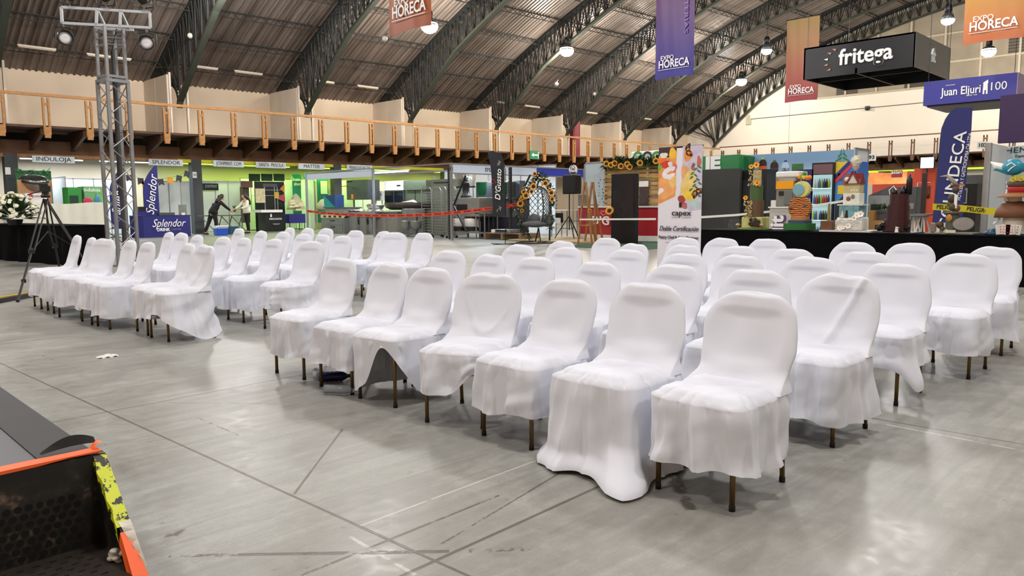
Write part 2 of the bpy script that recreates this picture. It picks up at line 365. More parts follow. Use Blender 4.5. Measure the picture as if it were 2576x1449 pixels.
for i,x in enumerate(bal):
    o=link('baluster',bme,None,'twin-post golden timber baluster on the left mezzanine, between deck edge and handrail','baluster','timber balusters along the left mezzanine'); o.location=(x,YB,LZ(x,4.1)); o.scale=(1,1,.98)
bme2=baluster(); bme2.materials.append(M_bdark); y=31.9; i=0
for i in range(24):
    o=link('baluster',bme2,None,'twin-post brown baluster with crosspiece along the far end mezzanine','baluster','brown balusters along the end mezzanine'); o.location=(XBE,32.72-1.483*i,4.33); o.rotation_euler=(0,0,PI/2); o.scale=(1,1,.96)
mb=longbox(XB,XBE,YB-.05,YB+.05,5.58,5.69,12); mb.obj('handrail',M_wood,label='long golden timber handrail running along the left mezzanine edge',cat='handrail')
MB().box((XBE-.04,YR+.1,5.93),(XBE+.04,YB,6.01)).obj('handrail',M_bdark,label='thin brown handrail crossing in front of the pale end wall',cat='handrail')
# dark grey columns carrying the mezzanine header
M_col=mat('grey_column_paint',(62,66,68),.6,var=.1)
for px,lab in ((-1,'behind the seated flower table at far left'),):
    pass
cols=[(XP(30,500,1) ,0)]
def colx(px): return YP(px,450,YB+2.0).x
for px,lab in ((28,'dark grey column left of the stainless bowl display'),(492,'dark grey column between the blue drink stall and the green-lit stalls'),(845,'dark grey column behind the cluttered kitchen equipment booth'),(1120,'dark grey column behind the tall trolley rack')):
    x=colx(px); w=.22
    MB().box((x-w,YB+1.8,0),(x+w,YB+2.2,LZ(x,3.45))).obj('column',M_col,label=lab,cat='column',group='mezzanine columns')
# end wall: louvred clerestory strip, frame, cable, seam
mb=MB(); z0,z1=9.62,13.2
M_clad=mat('weathered_cladding',(150,138,120),.7,var=.25,vscale=.8)
mb.box((XE-.06,0,9.6),(XE-.01,26.4,10.6)); 
for yy,zz in ((24,13),(20,13.9),(14,15),(6,15.8),(0,15.5)): pass
n=24; mb.add([(XE-.05,26.4-26.4*i/n,z) for i in range(n+1) for z in (10.6,min(roof(XE,26.4-26.4*i/n)-.4,16))],[(2*i,2*i+2,2*i+3,2*i+1) for i in range(n)])
struct('trim_17',mb,M_clad)
mb=MB()
for i in range(12):
    y=26.2-2.3*i; mb.box((XE-.16,y-.07,9.6),(XE-.06,y+.07,max(10.8,roof(XE,y)-1.0)))
for z in (9.6,11.2,13.2): 
    ymax=26.4 if z<12 else 24.5
    mb.box((XE-.14,0,z-.06),(XE-.06,ymax,z+.06))
struct('trim_18',mb,mat('cream_wall_frame',(186,174,152),.6,var=.1))
M_louv=mat('dark_louvre',(84,76,66),.6)
for j,(y0,y1,z0,z1) in enumerate([(24.6,23.0,9.7,10.9),(19.6,17.4,9.7,10.9),(8.9,7.3,12.0,13.1),(13.1,11.0,11.3,13.1),(4.3,1.5,11.6,13.1)]):
    mb=MB(); mb.box((XE-.09,y1,z0),(XE-.055,y0,z1))
    for i in range(9):
        z=z0+(z1-z0)*(i+.5)/9; mb.bar((XE-.12,y0,z),(XE-.12,y1,z),.02,.09,up=(1,0,.6))
    struct('window_%d'%(j+1),mb,M_louv)
a=XP(1883,300,XE-.1); b_=XP(2322,258,XE-.1)
mb=MB().tube([a,b_,(XE-.1,0,b_.z+.1)],.02,6)
mb.obj('wall_cable',M_dsteel,label='thin grey cable strung across the pale end wall',cat='cable')
mb=MB().cbox(XP(1883,306,XE-.1),(.12,.45,.5)); mb.cbox(XP(1882,294,XE-.15),(.15,.25,.3)).obj('alarm_box',mat('beige_box',(190,184,160),.6),label='small beige alarm box on the end wall where the cable starts',cat='box')
MB().cbox(XP(2182,272,XE-.2),(.2,.3,.3)).lathe([(.0,-.2),(.14,-.15),(.1,0)],XP(2182,272,XE-.25),10).obj('wall_camera',M_black,label='small dark dome fixture hanging on the cable across the end wall',cat='camera')
mb=MB(); 
for p in (1985,): 
    q=XP(p,330,XE); mb.box((XE-.012,q.y-.015,5.2),(XE,q.y+.015,9.5))
struct('trim_19',mb,mat('joint_grey',(150,142,130),.8))
# ---------------------------------------------------------------- lamps
M_lampglass=mat('lit_lamp_glass',(255,244,225),.5,emit=60)
M_lampdim=mat('small_lit_lamp_glass',(225,236,255),.5,emit=20)
def lamp(x,y,z,label,power,big=True,colr=(1,.93,.82),grp='high bay lamps',r=.42):
    t=thing('high_bay_lamp',label,'ceiling lamp',(x,y,z),group=grp)
    MB().lathe([(.10,.62),(.16,.5),(.18,.25),(.12,.22)],n=14).obj('housing',M_black,t,smooth=True)
    MB().lathe([(.12,.24),(r*.75,.1),(r,-.12),(r-.02,-.12),(r*.72,.08),(.1,.2)],n=20).obj('reflector',M_dsteel,t,smooth=True)
    MB().ball((0,0,-.14),r*.98,16,sz=.78).obj('lamp_glass',M_lampglass if big else M_lampdim,t,smooth=True)  # glowing ball swollen beyond the real glass to stand for the lamp's glare
    MB().tube([(0,0,.6),(0,0,roof(x,y)-z-.1)],.015,6).obj('suspension_rod',M_black,t)
    ld=bpy.data.lights.new('lamp_light','POINT'); ld.energy=power; ld.color=colr; ld.shadow_soft_size=.5
    lo=bpy.data.objects.new('lamp_light',ld); col.objects.link(lo); lo.parent=t; lo.location=(0,0,-.85)
    return t
PW=1700
lamp(23.8,29.0,9.9,'brightly lit high bay lamp half hidden behind the orange banner',PW)
lamp(34.1,29.2,10.2,'brightly lit high bay lamp hanging below the fifth roof truss',PW)
lamp(54.7,29.2,10.7,'brightly lit high bay lamp nearest the left corner of the end wall',PW)
lamp(44.5,29.2,10.4,'high bay lamp hidden behind the purple banner',PW)
lamp(41,20.4,9.9,'small high bay lamp beside the orange and red banner',1300,False,r=.3)
lamp(41,11.3,10.0,'dim bluish high bay lamp in front of the end wall louvres',1300,False,(.9,.95,1),r=.3)
lamp(54.7,12.7,10.6,'brightly lit high bay lamp under the large yellow banner at right',PW)
LW=[(13.5,29.0,10),(3.2,27,10),(13.5,19.5,11.2),(3.2,12.0,11.2),(24,19.5,11.4),(13.5,8.0,11.2),(24,8.0,11.4),(3.2,0.5,11.2),(13.5,-3,11.2),(-4.5,4.5,11),(-5,17,11),(31,-3,11.4),(33,10,11.6),(2,-9,11)]
for i,(x,y,z) in enumerate(LW):
    lamp(x,y,z,'lit high bay lamp above the seating, outside the picture',PW*.60,colr=(1,.985,.985))
# ---------------------------------------------------------------- slip-covered banquet chairs (local +x = front)
M_cloth=mat('white_slipcover_cloth','e2e5f0',.85,bump=.3,bscale=4,bdist=.02,spec=.15,var=.02,vscale=3)
M_brass=mat('bronze_tube',(122,98,58),.35,.75,var=.15)
M_foot=mat('rubber_foot',(20,20,20),.8)
def sm(a,b,x):
    t=min(1,max(0,(x-a)/(b-a))); return t*t*(3-2*t)
def nz(x,y,z): return noise.noise(Vector((x,y,z)))
SH=.465
def seat_cover(seed,hem=.15,style=''):
    rnd=random.Random(seed); ph=[rnd.uniform(0,6.28) for _ in range(12)]
    # unequal folds
    folds=[(rnd.randint(3,5),.010),(rnd.randint(7,9),.009),(rnd.randint(12,16),.006)]
    hw,hd=.222,.232
    def rim(th,e=7):
        c,s=math.cos(th),math.sin(th); k=(abs(c)**e+abs(s)**e)**(-1/e); return Vector((c*k*hd,s*k*hw,0))
    def pleat(th): # 0 in the creases, 1 between them
        return abs(math.sin(th*10+2.5*nz(math.cos(th)*2.2,math.sin(th)*2.2,seed*3.1)+ph[3]))**.45
    def hemz(th):
        c,s=math.cos(th),math.sin(th); h=hem+.012*math.sin(2*th+ph[0])+.010*math.sin(5*th+ph[1])
        if style=='lift':   # front corner pulled up over the leg
            d=(th-R(28)+PI)%(2*PI)-PI; h=.05+.34*math.exp(-(d/R(36))**2)
        elif style=='long':
            h=.012+.014*max(0,math.sin(3*th+1)); 
        elif style=='drape': # right side swept down to the back foot
            d=(th-R(110)+PI)%(2*PI)-PI; h=hem+.05-.20*math.exp(-(d/R(45))**2)+.05*math.exp(-((th-R(10))/.5)**2)
        elif style=='notch':
            d=(th-R(35)+PI)%(2*PI)-PI; h=hem+.05+.14*math.exp(-(d/R(22))**2)
        elif style=='sag':
            d=(th-R(62)+PI)%(2*PI)-PI; h=hem+.04-.14*math.exp(-(d/R(16))**2)
        return h
    def fn(u,v):
        th=2*PI*u; r=rim(th)
        if v<.28:
            k=v/.28; p=r*(k**.8)*.985
            crown=.014*(1-k**2.2)-.028*max(0,(k-.74)/.26)**2
            rip=0
            if k>.62:
                a=sm(.62,.86,k)*(.45+.55*max(0,.5+nz(math.cos(th)*1.8,math.sin(th)*1.8,seed+.5)*2)); rip=-.015*a*(1-pleat(th))
            wr=.006*nz(p.x*9+seed,p.y*9,seed*1.7)+.004*nz(p.x*22,p.y*22+seed,3)
            return (p.x,p.y,SH+crown+rip+wr)
        t=(v-.28)/.72; h=hemz(th); z=(SH-.028)*(1-t)+h*t
        a=t**.75
        fl=.006+.034*t**1.1
        if style=='long': fl=.02+.07*t+.05*sm(.8,1,t)
        d=sum(am*1.9*(1-2*abs(math.sin((n*th+p_+.8*t*math.sin(p_))/2))**.8) for (n,am),p_ in zip(folds,ph[4:]))*a
        d+=.016*nz(math.cos(th)*2.5+seed,math.sin(th)*2.5,t*1.3+seed)*a*2+.014*nz(th*1.9+t*2.6,t*2.2,seed*2.7)*a
        gath=-.020*(1-pleat(th))*math.exp(-t/.16)
        puff=.008*math.exp(-((t-.14)/.2)**2)
        if style=='drape':
            dd=(th-R(110)+PI)%(2*PI)-PI; w=math.exp(-(dd/R(50))**2); d+=.10*w*t*t+.018*math.sin((t*7+th*3.2)*1.4)*w*sm(.05,.4,t)
        if style=='long':
            dd=(th-R(40)+PI)%(2*PI)-PI; w=math.exp(-(dd/R(14))**2); d+=.13*w*sm(.6,1,t)
        if style=='sag':
            dd=(th-R(62)+PI)%(2*PI)-PI; d+=.07*math.exp(-(dd/R(18))**2)*sm(.2,1,t)
        if style=='lift':
            dd=(th-R(28)+PI)%(2*PI)-PI; w=math.exp(-(dd/R(50))**2); fl*=1-.6*w; d-=.01*w; d+=.012*math.sin(dd*9)*w*t
        n=r.normalized(); q=r+n*max(fl+d+gath+puff,.003)
        # rear: keep close behind backrest
        zz=z-(.012*(1-math.cos(min(1,t*8)*PI/2)))*0
        return (q.x,q.y,zz)
    mb=MB().grid(fn,264,50,closeu=True)
    return mb
def back_cover(seed,lean=0.0,wide=1.0,style=''):
    rnd=random.Random(seed*7+1); ph=[rnd.uniform(0,6.28) for _ in range(8)]
    ZT=.865; ZB=.44
    def hw(z):
        if z>.66:
            k=(z-.66)/(ZT-.66); w=.228*(max(0,1-k**2.7))**(1/2.1)
            return w*.84+.228*.16
        return .228-.016*sm(.62,.47,z)+.020*sm(.50,.44,z)
    def fn(u,v):
        th=2*PI*u; z=ZB+(ZT-ZB)*(1-(1-v)**1.6) if v<1 else ZT
        z=min(z,ZT); w=hw(z)*wide; c,s=math.cos(th),math.sin(th)
        xc=-.195-.115*((z-.45)/.42)
        th_=.028+.012*sm(.62,.45,z)
        e=2.4; k=(abs(c)**e+abs(s)**e)**(-1/e)
        x=c*k*th_; y=s*k*w
        tt=sm(.845,ZT,z)
        x*=(1-tt*.75)
        if c>0: # front sheet: hollow between the frame tubes, soft wrinkles, flare onto the seat
            rec=(1-min(1,abs(y)/(w*.8+1e-6))**4)*sm(.80,.76,z)*sm(.52,.58,z); x-=.014*rec*k*c
            x+=.055*sm(.53,.44,z)*(abs(y)/.2)**1.5+.018*sm(.50,.44,z)
            x+=.008*nz(y*8+seed,z*5,seed)*1.2+.004*math.sin((y*22+z*(14 if seed%2 else -12))+ph[0])*sm(.70,.5,z)
            if style=='crease':
                x+=.022*math.exp(-((y-.13+(.84-z)*.42)/.018)**2)*sm(.45,.5,z)
            if style=='swoop':
                x+=.014*math.exp(-(((y-.02)**2*9-(z-.50))/.02)**2)*sm(.75,.6,z)
        else: x+=-.02*sm(.55,.44,z)+.006*nz(y*8,z*6,seed+9)
        y+=.010*nz(z*9+seed,c,seed+3)*sm(.5,.6,z)+lean*(z-.45)
        zz=z+.012*nz(y*10,seed,1)*sm(.78,.865,z)-.010*(abs(y)/.1)**2*sm(.85,.865,z)*0
        return (xc+x,y,zz)
    mb=MB().grid(fn,96,40,closeu=True)
    n=len(mb.v); mb.f.append(tuple(i*41+40 for i in range(96))); mb.mi.append(0)
    return mb
def leg_mesh(front):
    mb=MB(); mb.tube([(0,0,.415),(-.0 if front else -.03,0,.02)],.0115,10); mb.cur=1
    mb.lathe([(.0135,0),(.0135,.022),(.012,.026)],(0 if front else -.03,0,0),10); return mb.mesh('leg',True)
LF,LB=leg_mesh(True),leg_mesh(False)
for l in (LF,LB): l.materials.append(M_brass); l.materials.append(M_foot)
def frame_mesh():
    mb=MB(); mb.box((-.2,-.18,.395),(.2,.18,.412))
    mb.tube([(-.2,-.17,.41),(-.285,-.17,.72),(-.30,-.13,.80),(-.302,0,.815),(-.30,.13,.80),(-.285,.17,.72),(-.2,.17,.41)],.010,8)
    return mb.mesh('seat_frame')
FRM=frame_mesh(); FRM.materials.append(M_brass)
def cov(mb,nm):
    me=mb.mesh(nm,True,True); me.materials.append(M_cloth); return me
SEATS=[cov(seat_cover(s,h),'seat_cover') for s,h in ((1,.13),(2,.155),(3,.17),(4,.12),(5,.145),(6,.165))]
BACKS=[cov(back_cover(s,l,w),'backrest_cover') for s,l,w in ((1,0,1),(2,.04,.97),(3,-.05,1.02),(4,.02,.95),(5,-.02,1.0))]
SPEC={}
def spec(k):
    if k not in SPEC:
        st,seed,hem=k; SPEC[k]=cov(seat_cover(seed,hem,st),'seat_cover')
    return SPEC[k]
B_crease=cov(back_cover(9,.0,1.02,'crease'),'backrest_cover'); B_swoop=cov(back_cover(11,.03,1.0,'swoop'),'backrest_cover')
def chair(x,y,rz,sz,label,group,seat,back,k=0):
    t=thing('banquet_chair',label,'chair',(x,y,0),rz,group); t.scale=(1,1,sz)
    link('seat_cover',seat,t); link('backrest_cover',back,t); link('seat_frame',FRM,t)
    for sy in (-.178,.178):
        o=link('leg',LF,t); o.location=(.190,sy,0)
        o=link('leg',LB,t); o.location=(-.235,sy,0)
    return t
ORD=['first','second','third','fourth','fifth','sixth','seventh','eighth']
ROWS=[('L',1,[(508,615,3.15),(478,612,3.17),(359,607,3.02),(335,604,3.0),(271,600,2.98),(227,596,2.98),(191,591,2.98)]),
 ('L',2,[(p,q,4.18) for p,q in [(788,606),(687,600),(611,597),(560,595),(493,590),(455,585),(424,583)]]),
 ('L',3,[(p,q,5.3) for p,q in [(857,592),(814,589),(763,587),(711,582),(655,580),(600,574)]]),
 ('L',4,[(p,q,6.4) for p,q in [(1065,585),(1006,584),(970,581),(897,579),(821,574),(773,573),(726,572)]]),
 ('R',1,[(p,q,3.22) for p,q in [(1895,733),(1640,712),(1425,700),(1265,688),(1085,672),(985,662),(860,648)]]),
 ('R',2,[(p,q,4.32) for p,q in [(2110,688),(1920,678),(1695,664),(1505,658),(1345,645),(1220,638),(1140,630)]]),
 ('R',3,[(p,q,5.4) for p,q in [(2260,662),(2040,645),(1850,640),(1735,637),(1580,627),(1420,620),(1310,615)]]),
 ('R',4,[(p,q,6.5) for p,q in [(2430,637),(2180,632),(1995,625),(1860,618),(1720,615),(1590,612),(1415,606)]]),
 ('R',5,[(p,q,7.6) for p,q in [(2505,620),(2290,610),(2150,608),(1935,600),(1815,598),(1725,597),(1530,598)]])]
rowname={1:'front',2:'second',3:'third',4:'fourth',5:'back'}
rnd=random.Random(5)
SP={('R',1,0):(spec(('',21,.155)),BACKS[0],0),('R',1,1):(spec(('long',22,.02)),BACKS[2],0),('R',1,2):(spec(('',23,.175)),BACKS[1],0),('R',1,3):(spec(('notch',24,.14)),B_swoop,22),
 ('R',1,4):(spec(('lift',25,.1)),BACKS[0],3),('R',1,5):(SEATS[2],BACKS[3],3),('R',1,6):(SEATS[5],BACKS[4],4),
 ('L',1,0):(spec(('drape',26,.15)),B_crease,4),('L',2,0):(spec(('drape',27,.17)),BACKS[1],12),
 ('R',2,0):(SEATS[3],B_crease,0),('R',3,0):(spec(('sag',28,.2)),BACKS[2],0),('R',4,0):(SEATS[2],BACKS[0],0),
 ('L',4,1):(SEATS[1],BACKS[1],35),('L',1,4):(SEATS[0],BACKS[3],22)}
feat={('R',1,0):'nearest chair, in a white pleated slipcover, at the right end of the front row',
 ('R',1,1):'white slipcovered chair whose long skirt pools on the floor, front row, second from right',
 ('R',1,3):'white slipcovered chair turned aside, hem notched over a bronze leg, fourth in front row',
 ('R',1,4):'white slipcovered chair with front hem pulled up baring a bronze leg, front row, right block',
 ('L',1,0):'white slipcovered chair, side cloth swept diagonally to its back foot, end of left front row',
 ('R',3,0):'white slipcovered chair with sagging cloth corner, right end of third row, right block'}
for blk,row,lst in ROWS:
    ys_=[XP(*a).y for a in lst]
    for _ in range(60):
        for i in range(len(ys_)-1):
            d=.475-(ys_[i+1]-ys_[i])
            if d>0: ys_[i]-=d/2; ys_[i+1]+=d/2
    for i,(px,py,xt) in enumerate(lst):
        q=XP(px,py,xt); key=(blk,row,i)
        seat,back,rot=SP.get(key,(SEATS[rnd.randrange(6)],BACKS[rnd.randrange(5)],rnd.uniform(-4,4)))
        b='left' if blk=='L' else 'right'
        lab=feat.get(key) or 'white slipcovered chair, %s from the right in the %s row of the %s block'%(ORD[i],rowname[row] if not(blk=='L' and row==4) else 'back',b)
        chair(xt-.29,ys_[i],PI+R(rot),q.z/.868,lab,'white slipcovered chairs in the %s block'%b,seat,back)
# ---------------------------------------------------------------- helpers for things standing square to the hall
def rX(x,l,t,r,b=None):
    a=XP(l,t,x); c=XP(r,b if b is not None else t,x); return a.y,c.y,a.z,(0 if b is None else c.z)
def rY(y,l,t,r,b=None):
    a=YP(l,t,y); c=YP(r,b if b is not None else t,y); return a.x,c.x,a.z,(0 if b is None else c.z)
def bX(mb,x,l,t,r,b,dep):
    y1,y0,z1,z0=rX(x,l,t,r,b); return mb.box((x,y0,z0),(x+dep,y1,z1))
def bY(mb,y,l,t,r,b,dep):
    x0,x1,z1,z0=rY(y,l,t,r,b); return mb.box((x0,y,z0),(x1,y+dep,z1))
def tX(s,x,px,py,size,m,parent,**k):
    p=XP(px,py,x); return text(s,NX(x-.012,p.y,p.z),size,m,parent,**k)
def tY(s,y,px,py,size,m,parent,**k):
    p=YP(px,py,y); return text(s,NY(p.x,y-.012,p.z),size,m,parent,**k)
# ---------------------------------------------------------------- stage platform and its steps (near left corner)
def worn():
    m=bpy.data.materials.new('worn_black_plywood'); m.use_nodes=True; nt=m.node_tree;N=nt.nodes;K=nt.links; b=N['Principled BSDF']; b.inputs['Roughness'].default_value=.5
    tc=N.new('ShaderNodeTexCoord'); n=N.new('ShaderNodeTexNoise'); n.inputs['Scale'].default_value=13; n.inputs['Detail'].default_value=8; n.inputs['Roughness'].default_value=.68; K.new(tc.outputs['Object'],n.inputs['Vector'])
    cr=N.new('ShaderNodeValToRGB'); K.new(n.outputs['Fac'],cr.inputs[0]); e=cr.color_ramp.elements; e[0].position=.45; e[0].color=lin((20,19,18)); e[1].position=.72; e[1].color=lin((120,100,82)); x=e.new(.60); x.color=lin((40,36,32)); K.new(cr.outputs[0],b.inputs['Base Color']); return m
M_blk=worn()
M_top=mat('grey_stage_deck',(84,84,90),.5,var=.15,vscale=3)
M_org=mat('orange_tape',(255,104,40),.5,var=.08)
def paint_mat():
    m=bpy.data.materials.new('chipped_yellow_paint'); m.use_nodes=True; nt=m.node_tree; N=nt.nodes;K=nt.links;b=N['Principled BSDF']; b.inputs['Roughness'].default_value=.5
    tc=N.new('ShaderNodeTexCoord'); n=N.new('ShaderNodeTexNoise'); n.inputs['Scale'].default_value=22; n.inputs['Detail'].default_value=6; n.inputs['Roughness'].default_value=.65; K.new(tc.outputs['Object'],n.inputs['Vector'])
    cr=N.new('ShaderNodeValToRGB'); K.new(n.outputs['Fac'],cr.inputs[0]); cr.color_ramp.interpolation='CONSTANT'; e=cr.color_ramp.elements; e[0].color=lin((212,222,40)); e[1].position=.535; e[1].color=lin((26,24,22)); K.new(cr.outputs[0],b.inputs['Base Color']); return m
SZ=.5; c0=G(255,1128,SZ); SX=c0.x; SY=c0.y
st=thing('stage_platform','low grey stage deck with black edging, at the bottom left corner','stage',(0,0,0))
MB().box((-1.6,SY,.06),(SX-.17,6.5,SZ)).obj('deck',M_top,st)
MB().box((SX-.17,SY+.005,.03),(SX-.03,6.5,SZ+.004)).obj('edge_strip',mat('black_edging',(36,35,40),.6,var=.2),st)
MB().box((-1.6,SY+.2,0),(SX-.12,6.4,.06)).obj('base',M_black,st)
q=thing('stage_steps','chipped black stage steps with perforated tread, yellow paint and orange tape','steps',(0,0,0))
mb=MB().box((-1.2,SY-.035,.0),(SX,SY,SZ-.005)); mb.obj('riser_panel',M_blk,q)
# perforated riser and tread (holes as dark recessed discs)
ph=MB(); pd=MB()
hz0=YP(90,1262,SY).z; hz1=YP(150,1400,SY).z; i=0
while SX-.10-i*.028>-.25:
    j=0
    while hz0-j*.025>hz1:
        ph.lathe([(.0001,.001),(.0098,.001),(.0098,-.002)],(SX-.10-i*.028+(j%2)*.014,SY-.037,hz0-j*.025),10,M=Matrix.Rotation(PI/2,4,'X')); j+=1
    i+=1
zT=YP(185,1372,SY).z
M_hole=mat('hole_shadow',(4,4,4),.9)
ph.obj('punched_hole',M_hole,q,kind='stuff')
MB().box((-1.2,SY-.50,zT-.025),(SX-.03,SY-.035,zT)).obj('tread',mat('worn_tread',(56,50,44),.5,.2,var=.4,vscale=12),q)
mh=MB()
for i in range(30):
    for j in range(14):
        x=-.6+i*.042; y=SY-.48+j*.031
        if x<SX-.06: mh.cbox((x+(j%2)*.02,y,zT+.0005),(.017,.008,.002))
mh.obj('tread_slot',M_hole,q,kind='stuff')
# sloping stringer
p1=XP(345,1380,SX); p2=XP(372,1449,SX); dy=(p2.y-SY); dz=(p2.z-SZ); e=Vector((SX,SY+dy*1.5,SZ+dz*1.5))
mb=MB(); w=.03
prof=[(SY,SZ-.005),(SY-.03,SZ-.008),(e.y,e.z),(e.y,0),(SY,0)]
mb.add([(x,y,z) for x in (SX-w,SX) for y,z in prof],[(0,1,2,3,4),(9,8,7,6,5)]+[(i,(i+1)%5,(i+1)%5+5,i+5) for i in range(5)])
mb.obj('stringer',M_blk,q)
def on_str(k,off=0,lift=.004): # along the sloping top edge
    return Vector((SX+off,SY-.03+(e.y-SY+.03)*k,SZ-.008+(e.z-SZ+.008)*k+lift))
mb=MB(); 
for i in range(8):
    k0,k1=i/8*.40,(i+1)/8*.40; j0=.004*math.sin(i*2.3); j1=.004*math.sin((i+1)*2.3)
    a,b_=on_str(k0),on_str(k1)
    mb.add([(a.x-.036+j0,a.y,a.z),(a.x+.002,a.y,a.z),(b_.x+.002,b_.y,b_.z),(b_.x-.036+j1,b_.y,b_.z),(a.x-.036+j0,a.y-.01,a.z-.045),(b_.x-.036+j1,b_.y-.01,b_.z-.045)],[(0,1,2,3),(0,3,5,4)])
mb.obj('yellow_paint_band',paint_mat(),q)
a,b_=on_str(.43,lift=.006),on_str(1,lift=.006)
mb=MB(); mb.add([(a.x-.034,a.y,a.z),(a.x-.005,a.y,a.z),(b_.x+.006,b_.y,b_.z),(b_.x-.05,b_.y,b_.z),(a.x-.04,a.y-.004,a.z-.03),(b_.x-.052,b_.y,b_.z-.08)],[(0,1,2,3),(0,3,5,4)]); mb.obj('orange_tape',M_org,q)
a,b_=on_str(.38,lift=.007),on_str(.62,lift=.007)
mb=MB(); n=9
for i in range(n):
    k=i/n; pa=a.lerp(b_,k); pb=a.lerp(b_,(i+1)/n)
    mb.add([(pa.x-.030*(1-k),pa.y,pa.z+.003*math.sin(i*3)),(pa.x+.004,pa.y,pa.z),(pb.x+.004,pb.y,pb.z),(pb.x-.030*(1-(i+1)/n),pb.y,pb.z+.003*math.sin(i*3+3))],[(0,1,2,3)])
mb.obj('packing_tape',mat('clear_packing_tape',(196,186,170),.25,alpha=.85),q)
mb=MB(); n=22
for i in range(n):
    x0=-1.2+(SX-.012+1.2)*i/n; x1=-1.2+(SX-.012+1.2)*(i+1)/n; d0=.004*math.sin(i*1.7); d1=.004*math.sin(i*1.7+1.7)
    mb.add([(x0,SY+.012+d0,SZ+.006),(x1,SY+.012+d1,SZ+.006),(x1,SY-.038,SZ+.006),(x0,SY-.038,SZ+.006),(x1,SY-.038,SZ-.001-d1),(x0,SY-.038,SZ-.001-d0)],[(0,1,2,3),(3,2,4,5)])
mb.obj('orange_tape',M_org,q)
mb=MB()
def curl(u,v): 
    return (SX-.16+.15*u,SY+.015+.02*v,SZ+.006+.028*math.sin(u*2.6)*(.3+v)+.008)
mb.grid(curl,12,4); mb.obj('peeling_black_tape',mat('black_gaffer',(5,5,6),.8),q,smooth=True)
MB().grid(lambda u,v:(SX-.008+.022*(u-.5)*2,SY-.02+.03*v,SZ+.008+.018*math.sin(u*3.1)),8,3).obj('orange_tape',M_org,q,smooth=True)
mb=MB(); r_=random.Random(3); c=Vector((SX-.03,SY-.22,.235))
for i in range(7): mb.ball(c+Vector((r_.uniform(-.02,.01),r_.uniform(-.03,.03),r_.uniform(-.02,.02))),.014,8,sz=.6)
mb.obj('crumpled_tape',mat('crumpled_clear_tape',(205,200,190),.2),q,smooth=True)
# ---------------------------------------------------------------- lighting tower
TW=G(312,668); az=math.atan2(TW.y,TW.x); 
t=thing('lighting_tower','silver box-truss lighting tower with black stage lamps, left of the left block','lighting tower',TW,az-R(90)+R(26))
M_tr=mat('galvanised_truss',(150,151,153),.38,.55,var=.12,vscale=5)
s=.21; Ztop=None
d=math.hypot(TW.x,TW.y); Ztop=XP(275,72,TW.x).z; Zj=XP(290,200,TW.x).z
mb=MB()
for sx in (-1,1):
    for sy in (-1,1): mb.bar((sx*s,sy*s,.02),(sx*s,sy*s,Zj-.03),.062)
mb.obj('lower_chords',M_tr,t)
mb=MB(); n=11; hh=(Zj-.1)/n
cor=[(-s,-s),(s,-s),(s,s),(-s,s)]
for f in range(4):
    a,b_=cor[f],cor[(f+1)%4]
    for i in range(n):
        z0=.05+i*hh; z1=z0+hh
        if i%2: mb.tube([(a[0],a[1],z0),(b_[0],b_[1],z1)],.012,6)
        else: mb.tube([(b_[0],b_[1],z0),(a[0],a[1],z1)],.012,6)
mb.obj('diagonal_braces',M_tr,t)
mb=MB().cbox((0,0,.015),(.5,.5,.03))
for f in range(4):
    a,b_=cor[f],cor[(f+1)%4]; mb.bar((a[0]*1.05,a[1]*1.05,Zj-.03),(b_[0]*1.05,b_[1]*1.05,Zj-.03),.06); mb.bar((a[0]*.95,a[1]*.95,Zj+.06),(b_[0]*.95,b_[1]*.95,Zj+.06),.05)
mb.obj('joint_plate',M_tr,t)
s2=.19; mb=MB(); cor2=[(-s2,-s2),(s2,-s2),(s2,s2),(-s2,s2)]
for a in cor2: mb.bar((a[0],a[1],Zj),(a[0],a[1],Ztop),.055)
for f in range(4):
    a,b_=cor2[f],cor2[(f+1)%4]
    for z in (Ztop-.08,Ztop-.22,Ztop-.36): mb.tube([(a[0],a[1],z),(b_[0],b_[1],z+(0 if f%2 else .03))],.012,6)
mb.obj('upper_section',M_tr,t)
mb=MB(); mb.bar((.06,.05,.3),(.06,.05,Ztop-.45),.09,.04); mb.obj('mast_rail',M_dsteel,t)
fr=MB(); L=.82; zb,zt=Ztop+.02,Ztop+.33
for z in (zb,zt): fr.bar((-L,-.2,z),(L,-.2,z),.05); 
fr.bar((-L,-.2,zb),(-L,-.2,zt),.05); fr.bar((L,-.2,zb),(L,-.2,zt),.05)
for x in (-.2,.24): fr.bar((x,-.2,zb),(x+.03,-.2,zt),.05); fr.bar((x+.12,.1,zb),(x+.03,-.18,zt),.045)
fr.bar((-.3,.1,zb),(.45,.1,zb),.05)
cf=fr.obj('crossbar_frame',mat('bright_aluminium_bar',(160,162,166),.45,.4),t); cf.rotation_euler=(0,0,R(-37))
mb=MB().tube([(.0,.03,Zj-2.4),(.02,.02,Zj),(.03,.05,Ztop-.5),(.1,-.1,Ztop)],.012,6); mb.obj('cable',M_blackp,t)
M_lens=mat('frosted_lens',(206,202,204),.3)
